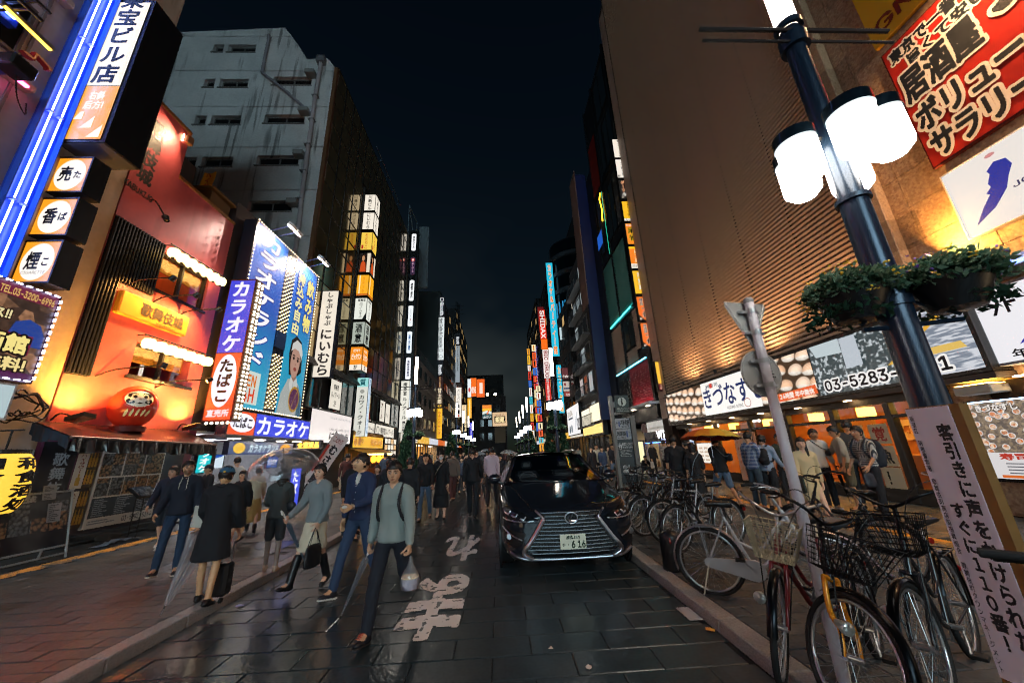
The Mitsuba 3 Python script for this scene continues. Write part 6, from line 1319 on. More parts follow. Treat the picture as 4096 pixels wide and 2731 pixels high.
FARS = [  # y, D rectangle, colour, prints, label
 (58, (9.38, 10.57, 16.6, 34.15), '22b8d8', [('カラオケ&パーティー館', 0.2, 0.02, 0.8, 0.99, 'e87a2a', 'v', 'f6e8d8', 0.002)], 'very tall cyan sign with orange karaoke characters, upper half'),
 (58, (9.81, 10.74, 7.23, 15.1), '22b8d8', [('カラオケ館', 0.2, 0.02, 0.8, 0.99, 'f0a02a', 'v', 'f6e8d8', 0.003)], 'cyan sign with orange karaoke characters, lower half under the dark gap'),
 (66, (8.36, 9.57, 25.17, 28.86), '5a0e10', [], 'dark red blank head of the red and white column on the right'),
 (66, (8.54, 9.79, 22.21, 28.29), 'd8301c', [('SHIDAX', 0.15, 0.02, 0.85, 0.98, 'f4ece4', 'rb')], 'red sign with white letters SHIDAX turned on end'),
 (66, (8.63, 9.85, 20.11, 22.17), 'f06a14', [], 'plain orange panel between the red and white signs of the same column'),
 (66, (8.79, 9.91, 14.51, 20.07), 'ece0da', [('BIC DRUG', 0.2, 0.02, 0.85, 0.97, '8a1c20', 'rb')], 'white sign with dark red letters BIC DRUG turned on end'),
 (66, (8.89, 9.86, 9.49, 14.47), 'c8281e', [('BIC CAMERA×SHIDAX', 0.25, 0.02, 0.78, 0.98, 'f4e4dc', 'rb')], 'red sign with small white letters turned on end, under the white one'),
 (88, (9.6, 10.43, 17.0, 27.14), '2a1c9a', [('PRAIN CITY SHINJUKU', 0.2, 0.02, 0.8, 0.98, 'd8d4f0', 'rb')], 'violet sign with white letters turned on end on the far right'),
 (45, (10.4, 11.27, 19.01, 21.64), 'e8dcc8', [('平成女学園', 0.12, 0.02, 0.88, 0.98, 'd8a020', 'vb')], 'white sign with yellow characters at the head of a column beyond the fin'),
 (45, (10.49, 11.34, 16.4, 18.88), '101a22', [('COCO', 0.2, 0.05, 0.8, 0.75, 'd8e4ec', 'vb')], 'black sign with white letters COCO'),
 (45, (10.51, 11.41, 13.87, 16.31), 'e4eef2', [('ココ', 0.1, 0.05, 0.55, 0.95, '1a2228', 'v')], 'white hair salon sign with black kana under the black one'),
 (45, (10.58, 11.44, 11.13, 13.78), 'c8dce4', [], 'pale blank lit sign in the middle of the column beyond the fin'),
 (45, (10.63, 11.48, 8.46, 11.05), 'f2b81c', [('壱番屋', 0.3, 0.04, 0.75, 0.6, '3a2a14', 'v'), (ell(0.5, 0.85, 0.3, 0.1), 'b86a1c')], 'yellow curry house sign with black characters'),
 (45, (10.71, 11.48, 6.03, 8.24), 'e8e4dc', [('イタリアン', 0.35, 0.05, 0.75, 0.95, '3a4044', 'v')], 'white sign with thin grey kana over the little balcony'),
 (52, (9.76, 10.6, 17.64, 19.65), 'b8ccd0', [('TFC', 0.25, 0.05, 0.75, 0.95, '1a2c34', 'vb')], 'grey teal sign with dark letters TFC beside the cyan sign'),
 (50, (9.22, 10.19, 11.19, 12.81), '5a2a2c', [('Cafe', 0.1, 0.05, 0.95, 0.35, 'e8dcd4', '')], 'dull maroon cafe sign right of the cyan sign'),
 (50, (9.25, 10.21, 9.45, 10.85), 'b8aaa0', [(sbox(0.1, 0.2, 0.9, 0.36), '2a3a5a'), (ell(0.3, 0.7, 0.15, 0.16), '7a2a24')], 'beige sign with a small red emblem under the maroon cafe sign'),
 (50, (9.32, 10.24, 8.72, 9.39), '8a3a30', [('729', 0.25, 0.1, 0.85, 0.6, 'e8dcd4', '')], 'dull red sign with the number 729'),
 (60, (-10.08, -9.04, 25.02, 28.84), '0c1016', [('Booth', 0.2, 0.04, 0.8, 0.72, 'e8ecf0', 'rb'), (ell(0.5, 0.86, 0.34, 0.11).difference(ell(0.5,0.86,0.24,0.08)), 'e8ecf0')], 'black net cafe sign with white letters, head of the tall vertical sign on the left'),
 (60, (-10.1, -9.08, 17.13, 24.89), 'd8e0e0', [('Net Cafe & Capsule', 0.25, 0.28, 0.75, 0.98, '202830', 'r'), (ell(0.5, 0.22, 0.34, 0.035).difference(ell(0.5,0.22,0.28,0.028)), '202830'), (ell(0.5, 0.07, 0.34, 0.035).difference(ell(0.5,0.07,0.28,0.028)), '202830')], 'long white net cafe sign with black letters turned on end'),
 (60, (-10.12, -9.15, 14.4, 16.98), '0c1016', [('Booth', 0.2, 0.04, 0.8, 0.72, 'e8ecf0', 'rb')], 'second black net cafe sign under the long white one'),
 (60, (-10.11, -9.18, 9.08, 14.25), '2a1210', [('甘太郎', 0.1, 0.1, 0.9, 0.62, 'f0dcb8', 'vb'), ('手作り居酒屋', 0.35, 0.64, 0.65, 0.99, 'c89a6a', 'v'), ('4F', 0.1, 0.01, 0.9, 0.08, 'f0c040', 'b')], 'dark red izakaya sign with white brush characters in the tall left column'),
 (60, (-10.08, -9.18, 4.09, 8.9), 'f2b41c', [('やきとりセンター', 0.2, 0.02, 0.8, 0.9, 'b8541c', 'v')], 'yellow sign with orange kana, foot of the tall left column'),
 (84, (-9.89, -8.83, 26.88, 29.89), '0c1016', [('Booth', 0.2, 0.04, 0.8, 0.7, 'e8ecf0', 'rb')], 'farther black net cafe sign with white letters on the left'),
 (84, (-9.91, -8.87, 17.68, 26.66), '8a949a', [('ネットカフェ&カプセル', 0.25, 0.3, 0.75, 0.98, '1a1e24', 'v')], 'grey net cafe sign with black kana in the farther left column'),
 (84, (-9.75, -8.49, 9.65, 16.48), 'ece4d8', [('バリバリ鶏', 0.25, 0.3, 0.7, 0.95, '3a4048', 'v'), (sbox(0.3, 0.1, 0.7, 0.24), '3a2a24'), (sbox(0.3, 0.02, 0.65, 0.08), 'b83a2a')], 'white bird restaurant sign with thin kana on the far left'),
 (92, (-9.14, -8.05, 6.9, 13.39), 'f0d8a8', [('きんくら酒場', 0.3, 0.55, 0.7, 0.97, 'b04a3a', 'v'), ('金の蔵', 0.15, 0.03, 0.85, 0.5, '241c18', 'vb')], 'cream bar sign with bold black characters on the far left'),
 (100, (-8.36, -7.39, 16.46, 21.6), 'e0e8ec', [(ell(0.5, 0.4, 0.3, 0.12), 'c03a3a')], 'white sign with a red dot on the far left'),
 (100, (-8.38, -7.31, 10.76, 16.21), 'f2ac24', [(sbox(0.35, 0.1, 0.65, 0.9), 'f6d890')], 'amber sign below the white one with a red dot'),
 (104, (-8.13, -7.28, 5.73, 9.9), '2a2ad0', [('カラオケ', 0.15, 0.05, 0.85, 0.95, 'e8e0f8', 'vb')], 'small violet blue karaoke sign at the far left'),
]
for y, r4, c, it, lbx in FARS:
 sign(lbx, FC(y, *r4), 0.4, c, it, 0.95, rim=0.04 if y < 60 else 0.0, size=40)
ORD = ('topmost', 'second', 'third', 'fourth', 'fifth', 'sixth', 'seventh', 'eighth', 'ninth', 'tenth', 'eleventh', 'twelfth', 'thirteenth')
for y, x0, x1, z0, z1, n, which in ((80, 8.2, 9.1, 5.53, 25.37, 11, 'middle'), (76, 8.2, 9.1, 1.35, 14.92, 9, 'inner'), (100, 8.8, 9.6, 2.01, 30.02, 12, 'farthest')):
 zz = np.linspace(z0, z1, n + 1) + np.concatenate([[0], nrng.uniform(-0.3, 0.3, n - 1), [0]])
 for i in range(n):
  c, word = rng.choice((('f0e8dc', 'cream'), ('f2b82a', 'yellow'), ('ece6e0', 'white'), ('e85a24', 'orange'), ('2a6ad0', 'blue'), ('3ac0d0', 'turquoise'), ('f0a028', 'amber'), ('d83a2c', 'red'), ('f0e0b0', 'pale yellow')))
  sign(f'small {word} sign, {ORD[n - 1 - i]} from the top of the {which} column far right', FC(y, x0, x1, zz[i] + 0.12, zz[i + 1] - 0.12), 0.4, c, [(sbox(0.35, 0.12, 0.62, 0.88), rng.choice(('5a4a3a', '8a3a2a', '2a2c34', 'c8782a')))], 0.95, rim=0.0)
k = thing('optician_board', 'large white lit shop board with small glasses drawings on the far right pavement side', 'sign')
f = FR(9.5, 42.6, 50.2, 3.4, 6.9)
add(k + '__cabinet', f.at(box(-0.1, f.w + 0.1, -0.1, f.h + 0.1, -0.4, -0.01)), M('202428', 0.4))
add(k + '__panel', f.rect(), M('404040'), glow=lin('eceaea') * 0.95)
print_on(k, f, [('OKURA', 0.06, 0.66, 0.5, 0.86, '8a7a60', ''), (sbox(0.12, 0.56, 0.5, 0.62), '3a4a5a'), (union_all([ell(0.2, 0.2, 0.06, 0.14), ell(0.36, 0.22, 0.06, 0.14)]), '5a6a72'), (Polygon([(0.62, 0.1), (0.68, 0.5), (0.9, 0.8), (0.8, 0.4)]), 'd0d4d8')], 0.9)
k = thing('lit_shop', 'low shop front with bright white and yellow lit panels on the far right', 'shop front')
f = FR(9.5, 33.2, 41.5, 2.9, 5.8)
for i, (a, b_, c0, d0, c) in enumerate(((0.02, 0.48, 0.4, 0.96, 'f4ead0'), (0.5, 0.98, 0.44, 1.0, 'f8ecc8'), (0.02, 0.98, 0.04, 0.34, 'f6d27a'))):
 add(k + '__panel', f.rect(a, c0, b_, d0), M('404040'), glow=lin(c) * 1.1)
add(k + '__frame', f.at(box(-0.1, f.w + 0.1, -0.1, f.h + 0.1, -0.4, -0.02)), M('2a2a28', 0.4))
add(k + '__room', join(box(13.5, 13.6, 33, 42, 0, 2.9), box(9.9, 13.5, 33, 42, 2.7, 2.8), box(9.9, 13.5, 41.9, 42, 0, 2.8), box(9.9, 13.5, 33, 33.1, 0, 2.8)), M('b08a50', 0.6))
add(k + '__room_lamp', box(10.5, 13, 34, 41, 2.6, 2.65), M('808080'), glow=lin('ffb850') * 6)
for y in (34, 36, 38, 40):
 add(k + '__post', box(9.7, 9.85, y, y + 0.2, 0.1, 2.9), M('2a2622', 0.4))
 add(k + '__rack', rbox(10.2, 10.5, y + 0.4, y + 1.6, 0.1, 1.4), M(rng.choice(['8a5a30', 'b0a890', '5a6a70']), 0.5))
# low shop fronts with warm rooms continue along both sides
for i, (x, s) in enumerate(((-9.8, 1),) * 8 + ((9.9, -1),) * 7):
 y = (37.2 if s > 0 else 43.2) + (i % 8) * 7.4 if s > 0 else 43.2 + (i - 8) * 7.6
 c = ('ffb04a', 'ffd890', 'fff0d8', 'ffa040')[i % 4]
 k = thing('far_shop', f'{("warm", "amber", "white", "orange")[i % 4]} lit open shop front in the distance, number {i % 8 + 1} along the {"left" if s > 0 else "right"} side', 'shop front')
 labels[k]['label'] = f'{("warm", "amber", "white", "orange")[i % 4]} lit open shop far along the {"left" if s > 0 else "right"} side, shop {("one", "two", "three", "four", "five", "six", "seven", "eight")[i % 8]} from near to far'
 xs = sorted((x, x - 3.0 * s))
 add(k + '__room', join(box(x - 3.1 * s, x - 3.0 * s, y, y + 7, 0, 3) if s < 0 else box(x - 3.1, x - 3.0, y, y + 7, 0, 3), box(*xs, y, y + 7, 2.95, 3.05), box(*xs, y, y + 0.1, 0, 2.95), box(*xs, y + 6.9, y + 7, 0, 2.95)), M('9a7a50', 0.6))
 a = sorted((x - 0.6 * s, x - 2.4 * s))
 add(k + '__room_lamp', box(*a, y + 0.6, y + 6.4, 2.86, 2.92), M('808080'), glow=lin(c) * 4.5)
 for q in np.arange(y + 0.3, y + 6.8, 1.6):
  b0 = sorted((x, x + 0.12 * s))
  add(k + '__post', box(*b0, q, q + 0.12, 0.1, 3.0), M('2a2420', 0.5))
 b0 = sorted((x + 0.02 * s, x + 0.22 * s))
 add(k + '__fascia', box(*b0, y + 0.1, y + 6.9, 3.1, 3.9), M('808080'), glow=lin(('f0b838', 'ece4d4', 'e06a28', 'd8dce8')[(i * 3 + 1) % 4]) * 0.75)
# ---- the head of the street -----------------------------------------------------------------------------------------------------------------
b = thing('street_end_block', 'wide dark building closing the street with windows and roof lamps', 'building')
add(b + '__wall', box(-12, 2.4, 110, 130, 0, 18), M('3c3a3c', 0.7))
add(b + '__tower_wall', box(-14, 2.2, 131, 150, 0, 29), M('2c3438', 0.7))
for z in (5, 9, 13):
 for x in np.arange(-8, 1.5, 2.4):
  w = add(b + '__window', box(x, x + 1.3, 109.93, 110, z, z + 2.2), M('4a4846', 0.5))
  add(w + '__pane', box(x + 0.1, x + 1.2, 109.91, 109.93, z + 0.1, z + 2.1), M('14181c', 0.08))
for x in (-3.2, -0.8):
 add(b + '__roof_lamp', ball((x, 112, 18.9), 0.45, 1), M('808080'), glow=lin('ffe8b0') * 6)
add(b + '__gable_board', (np.array([[x, y, z] for y in (108.9, 109.2) for x, z in ((-1.2, 4.2), (2.0, 4.2), (2.0, 8.6), (0.4, 10.2), (-1.2, 8.6))]), np.array([[0, 1, 2], [0, 2, 3], [0, 3, 4], [5, 7, 6], [5, 8, 7], [5, 9, 8]])), M('a08a70', 0.6))
ENDS = [
 (107, (-8.17, -6.35, 17.64, 23.22), 'ee6a16', [('NINE', 0.1, 0.2, 0.95, 0.5, 'f6e8dc', 'b')], 'orange lit cube on the roof at the street head, front face'),
 (107.6, (-6.25, -3.91, 17.46, 22.93), 'e85f12', [(sbox(0.35, 0.2, 0.75, 0.8), 'f4d8c8')], 'orange lit cube on the roof at the street head, second face'),
 (108, (-4.69, -1.99, 11.17, 15.12), '1a3a3a', [(sbox(0, 0.75, 1, 1), 'e8862a'), (sbox(0, 0.55, 1, 0.75), 'f0b82a'), (Polygon([(0, 0.3), (0.5, 0.42), (1, 0.3), (1, 0.5), (0.5, 0.6), (0, 0.5)]), 'd8e0d8'), (Polygon([(0.45, 0.3), (0.6, 0.3), (0.75, 0.6), (0.62, 0.6)]), 'e0602a'), ('カワノ', 0.05, 0.02, 0.95, 0.2, 'f0f0ec', 'bx')], 'striped yellow and white sign with white kana at the street head'),
 (108, (-1.71, 2.52, 8.9, 12.87), 'd0a878', [(sbox(0.12, 0.22, 0.88, 0.72), '0e0c0a'), ('銀蔵', 0.18, 0.26, 0.82, 0.68, 'f0d8a0', 'b'), ('売るのも買うのも', 0.15, 0.76, 0.85, 0.9, '5a4028', '')], 'cream board with two gold characters on black at the street head'),
]
for y, r4, c, it, lbx in ENDS:
 sign(lbx, FC(y, *r4), 0.5, c, it, 0.95, rim=0.1, size=32)
# ---- street lamps: pole, ring of glass drums, flower baskets, a tall tube on top --------------------------------------------------
LAMP = lin('fff2e0')
def foliage(c, r, n, leaf, seed, flat_=0.75):
 """A bushy mound of small leaves round c."""
 g = np.random.default_rng(seed)
 d = g.normal(size=(n, 3))
 d /= np.linalg.norm(d, axis=1, keepdims=True)
 d[:, 2] = np.where(d[:, 2] < -0.35, -d[:, 2] * 0.6, d[:, 2])
 rad = r * (0.55 + 0.5 * g.random(n) ** 0.6) * (0.78 + 0.5 * meshkit.fbm(d * 2.2 + seed, 3, seed))
 p = np.asarray(c) + d * rad[:, None] * [1, 1, flat_]
 t = d + 0.9 * g.normal(size=(n, 3))
 t /= np.linalg.norm(t, axis=1, keepdims=True)
 s = np.cross(t, g.normal(size=(n, 3)))
 s /= np.linalg.norm(s, axis=1, keepdims=True)
 ln = leaf * (0.6 + 0.8 * g.random(n))[:, None]
 v = np.stack([p - t * ln * 0.5, p + s * ln * 0.28, p + t * ln * 0.6, p - s * ln * 0.28], 1).reshape(-1, 3)
 i = np.arange(n) * 4
 return v, np.vstack([np.stack([i, i + 1, i + 2], 1), np.stack([i, i + 2, i + 3], 1)])
def leaf_mat(key, a):
 c = lin(a)
 scene[key] = {'type': 'principledthin', 'base_color': rgb(c), 'roughness': 0.5, 'diff_trans': 0.5}
 return key
leaf_mat('leaf_pale', '5d7460')
leaf_mat('leaf_mid', '3c5844')
leaf_mat('leaf_deep', '274032')
def street_lamp(label, x, y, full=False, group='street lamps along both kerbs', power=15.0):
 k = thing('street_lamp', label, 'street lamp', group)
 P = M('1a2a3c', 0.28, 0.4, 0.6)
 n = 28 if full else 12
 add(k + '__pole', join(cyl((x, y, WALK_Z), (x, y, 2.5), 0.085, 0.08, n), cyl((x, y, 2.5), (x, y, 3.2), 0.078, 0.075, n), cyl((x, y, 3.2), (x, y, 4.75), 0.068, 0.064, n)), P, 40)
 for z, h in ((0.1, 0.3), (2.42, 0.06), (3.16, 0.03), (4.55, 0.12), (4.75, 0.05)):
  add(k + '__collar', lathe([(0.066, z), (0.092, z), (0.092, z + h), (0.066, z + h)], (x, y, 0), n), P, 30)
 add(k + '__top_tube', cyl((x, y, 4.82), (x, y, 6.1), 0.075, n=n), M('808080'), 40, glow=LAMP * 3.0)
 add(k + '__top_cap', cyl((x, y, 6.1), (x, y, 6.16), 0.085, n=n), P)
 for s in (0.0, 0.12):
  add(k + '__cross_bar', cyl((x - 0.75, y - 0.04, 4.58 + s), (x + 0.75, y - 0.04, 4.58 + s), 0.012 + 0.006 * (s > 0), n=6), BLACKM)
 for i in range(5):
  a = math.pi * (-0.62 + 0.4 * i)
  c = np.array([x + 0.245 * math.cos(a), y + 0.245 * math.sin(a), 0])
  zb = 3.34 + 0.05 * (i % 2)
  add(k + '__drum', lathe([(0.0, zb), (0.07, zb + 0.004), (0.112, zb + 0.05), (0.117, zb + 0.075), (0.117, zb + 0.3), (0.0, zb + 0.302)], c, n), M('909090', 0.2), 40, glow=LAMP * power)
  add(k + '__drum_cap', lathe([(0.0, zb + 0.304), (0.124, zb + 0.304), (0.124, zb + 0.385), (0.118, zb + 0.39), (0.0, zb + 0.392)], c, n), M('20303c', 0.12, 0.7), 30)
  add(k + '__drum_arm', cyl((x, y, zb + 0.35), (c[0], c[1], zb + 0.35), 0.02, n=6), BLACKM)
  if full:
   add(k + '__drum_rod', cyl((c[0], c[1], zb + 0.39), (c[0], c[1], zb + 0.46), 0.006, n=6), BLACKM)
 for s in (-1, 1):
  bc = np.array([x + (0.23 if s > 0 else -0.19), y - (0.12 if s > 0 else -0.04), 2.48])
  add(k + '__basket_arm', join(cyl((x, y - 0.02, 2.3), (bc[0], bc[1], 2.3), 0.014, n=6), cyl((x, y, 2.5), (bc[0], bc[1], 2.33), 0.01, n=6)), P)
  b = add(k + '__basket', lathe([(0.0, -0.13), (0.11, -0.12), (0.17, 0.02), (0.175, 0.05), (0.0, 0.04)], bc, 16), BLACKM, 40)
  m = 2600 if full else 150
  for j, mt in enumerate(('leaf_pale', 'leaf_mid', 'leaf_deep')):
   add(b + '_leaves', foliage(bc + [0, 0, 0.06], 0.235 - 0.02 * j, m // 3 + 1, 0.036 if full else 0.1, abs(11 + j + int(x * 7) + int(y) + s) + 1, 0.62), mt)
  if full:
   for col, nm, cnt in (('6a4a9a', 'purple', 16), ('d8b030', 'yellow', 22)):
    g = np.random.default_rng(5 + s)
    fl = []
    for q in range(cnt):
     d = g.normal(size=3)
     d[2] = abs(d[2]) * 0.9 - 0.15
     d /= np.linalg.norm(d)
     c0 = bc + [0, 0, 0.06] + d * np.array([0.245, 0.245, 0.17])
     for _ in range(5):
      fl.append(obox(c0 + g.normal(size=3) * 0.014, *frame_of(g.normal(size=3)), 0.007, 0.005, 0.002))
    kk = add(b + '_blossoms', join(*fl), M(col, 0.6))
    labels[kk] = {'label': f'{nm} blossoms'}
   add(b + '_vines', foliage(bc + [0.07 * s, 0, -0.1], 0.19, 260, 0.042, 77 + s, 0.5), 'leaf_deep')
 return k
street_lamp('tall street lamp with glass drums and flower baskets on the right, largest in view', 2.36, 1.9, True, None, 8.0)
names = ('first', 'second', 'third', 'fourth', 'fifth', 'sixth')
for s, nm, ys in ((-3.75, 'left', (16.5, 33, 39.5, 46, 54)), (2.45, 'right', (15.6, 31, 36.5, 42.5, 50))):
 for i, y in enumerate(ys):
  street_lamp(f'distant street lamp with glowing drums, {names[i]} in the row along the {nm} kerb', s, y, False)
street_lamp('street lamp with glass drums behind the photographer by the left kerb', -3.75, -1.5, False)
street_lamp('street lamp with glass drums farther behind the photographer by the left kerb', -3.75, -13.0, False)
street_lamp('street lamp with glass drums farther behind the photographer by the right kerb', 2.45, -12.0, False)
# behind the camera, unseen: an added cool fill panel, and lit panels added for reflections
k = thing('video_screen', 'large pale glowing panel added unseen behind the camera as cool fill light', 'screen')
f = Face((14, -46, 12), (-1, 0, 0), 26, 15)
add(k + '__panel', f.rect(), M('404040'), glow=np.array([0.6, 0.88, 1.0]) * 4.2)  # added fill light for the grey wall and the street
add(k + '__cabinet', f.at(box(-0.5, f.w + 0.5, -0.5, f.h + 0.5, -1.2, -0.02)), M('202428', 0.5))
b = thing('avenue_building', 'dark building across the avenue behind the camera', 'building')
add(b, box(-30, 30, -60, -47.5, 0, 40), M('303438', 0.7))
for i, (x, y0, y1, z0, z1, c, em) in enumerate(((-9.7, -9, -3.2, 2.6, 4.2, 'f4e4c0', 1.1), (-9.7, -9, -3.2, 0.3, 2.4, 'ffe0b0', 1.1), (-9.5, -8.6, -7.4, 4.8, 10.5, '2a50d8', 1.1), (-9.6, -6.5, -3.5, 5, 8, 'ff7ab0', 1.0), (9.8, -10, -1, 2.6, 3.9, 'eef0f4', 1.1), (9.8, -10, -1, 0.3, 2.4, 'ffd8a0', 1.1), (9.6, -7.5, -6.3, 4.5, 10, 'e8503a', 1.0))):
 f = (FL if x < 0 else FR)(x, y0, y1, z0, z1)
 k = thing('shop_sign', f'lit {("cream", "warm", "blue", "pink", "white", "amber", "red")[i]} panel added unseen behind the camera for reflections, on the {"left" if x < 0 else "right"}', 'sign')
 add(k + '__panel', f.rect(), M('404040'), glow=lin(c) * em * 1.04)  # added to reflect in the chrome and brighten the near ground
 add(k + '__cabinet', f.at(box(-0.05, f.w + 0.05, -0.05, f.h + 0.05, -0.2, -0.02)), M('202428', 0.5))
# ---- the black car: lofted body, front parts laid on it by casting rays straight back ------------------------------------------------
CX, CY = 0.98, 5.55
ck = thing('car', 'glossy black sports utility car facing the camera with a wide chrome edged grille', 'car')
def lerp(nodes, v):
 return np.interp(v, [a for a, _ in nodes], [b for _, b in nodes])
W = [(0, .66), (.03, .74), (.08, .82), (.2, .92), (.45, .985), (.9, 1.02), (1.2, 1.03), (1.8, 1.0), (3.2, 1.0), (3.9, 1.03), (4.6, .97), (4.95, .84)]
SH = [(0, .74), (.05, .80), (.15, .86), (.4, .93), (.8, 1.0), (1.35, 1.09), (2, 1.12), (4, 1.17), (4.7, 1.1), (4.95, .95)]
CT = [(0, .80), (.05, .88), (.15, .935), (.4, 1.0), (.8, 1.08), (1.3, 1.17), (1.45, 1.19), (4.6, 1.19), (4.95, 1.0)]
ZB = [(0, .34), (.06, .25), (.2, .22), (.6, .24), (4.4, .24), (4.95, .4)]
vs = np.array([0, .015, .03, .055, .08, .12, .16, .22, .3, .4, .52, .66, .82, 1.0, 1.2, 1.4, 1.7, 2.2, 2.8, 3.4, 3.9, 4.3, 4.6, 4.8, 4.95])
rows = []
for v in vs:
 w, s, c, b = lerp(W, v), lerp(SH, v), lerp(CT, v), lerp(ZB, v)
 pr = spline([(0.0, b), (w * .55, b), (w * .88, b + .02), (w * .985, b + .16), (w, b + (s - b) * .55), (w * .985, s - .09), (w * .93, s - .005), (w * .8, s + (c - s) * .45), (w * .45, c - .006), (0.0, c)], 40)
 rows.append(np.vstack([np.column_stack([CX + pr[:, 0], pr[:, 0] * 0 + CY + v, pr[:, 1]]), np.column_stack([CX - pr[::-1][1:, 0], pr[1:, 0] * 0 + CY + v, pr[::-1][1:, 1]])]))
nr = len(rows[0])
BV = np.vstack(rows)
i, j = np.meshgrid(np.arange(len(vs) - 1), np.arange(nr), indexing='ij')
q = np.stack([i * nr + j, i * nr + (j + 1) % nr, (i + 1) * nr + (j + 1) % nr, (i + 1) * nr + j], -1).reshape(-1, 4)
capf = [[0, k + 1, k] for k in range(1, nr - 1)]
BF2 = np.vstack([q[:, [0, 1, 2]], q[:, [0, 2, 3]], np.array(capf)])
scene['car_paint'] = {'type': 'twosided', 'bsdf': {'type': 'principled', 'base_color': rgb((0.006, 0.008, 0.012)), 'roughness': 0.07, 'specular': 0.7}}
CHROME = M('d0d4da', 0.12, 1.0)
body = trimesh.Trimesh(BV, BF2, process=False)
add(ck + '__body', (BV, BF2), 'car_paint', 32)
rays = trimesh.ray.ray_triangle.RayMeshIntersector(body)
def on_front(p2, out=0.012, sub=0):
 """Points (across, up) of the front view, laid on the body with their distance off it."""
 p2 = np.asarray(p2, float)
 o = np.column_stack([CX + p2[:, 0], np.full(len(p2), CY - 2.0), p2[:, 1]])
 y = np.full(len(p2), np.nan)
 loc, ri, _ = rays.intersects_location(o, np.tile([0, 1.0, 0], (len(p2), 1)), multiple_hits=True)
 for a, r in zip(loc, ri):
  y[r] = a[1] if np.isnan(y[r]) else min(y[r], a[1])
 if np.isnan(y).any():
  ok = ~np.isnan(y)
  for r in np.nonzero(~ok)[0]:
   d = np.hypot(p2[ok, 0] - p2[r, 0], p2[ok, 1] - p2[r, 1]) if ok.any() else [0]
   y[r] = y[ok][np.argmin(d)] if ok.any() else CY
 return np.column_stack([o[:, 0], y - out, p2[:, 1]])
def patch(key, poly, mat, out=0.012, sub=3, smooth=False):
 m = flat(poly if isinstance(poly, Polygon) else Polygon(poly))
 t = trimesh.Trimesh(m[0], m[1], process=False)
 for _ in range(sub):
  t = t.subdivide()
 return add(key, (on_front(np.array(t.vertices)[:, :2], out), np.asarray(t.faces)), mat, smooth)
def strip(key, pts, r, mat, out=0.015, n=30, closed=False):
 return add(key, tube(on_front(spline(pts, n) if len(pts) > 2 else np.linspace(pts[0], pts[1], n), out), r, 8), mat, True)
mir = lambda p: [(-a, b) for a, b in p]
GR = [(-.47, .855), (-.375, .765), (-.45, .66), (-.66, .39), (-.64, .33), (-.56, .29), (.56, .29), (.64, .33), (.66, .39), (.45, .66), (.375, .765), (.47, .855)]
gk = patch(ck + '__grille', GR, M('050607', 0.5), 0.006)
for n_, z in enumerate(np.arange(.335, .85, .046)):
 hw = np.interp(z, [.29, .39, .66, .765, .855], [.56, .65, .44, .37, .46]) - 0.02
 add(gk + '__slat', tube(on_front([(u, z + 0.016 * (u / .6) ** 2) for u in np.linspace(-hw, hw, 25)], 0.022), 0.0085, 6), M('70767c', 0.22, 1.0), True)
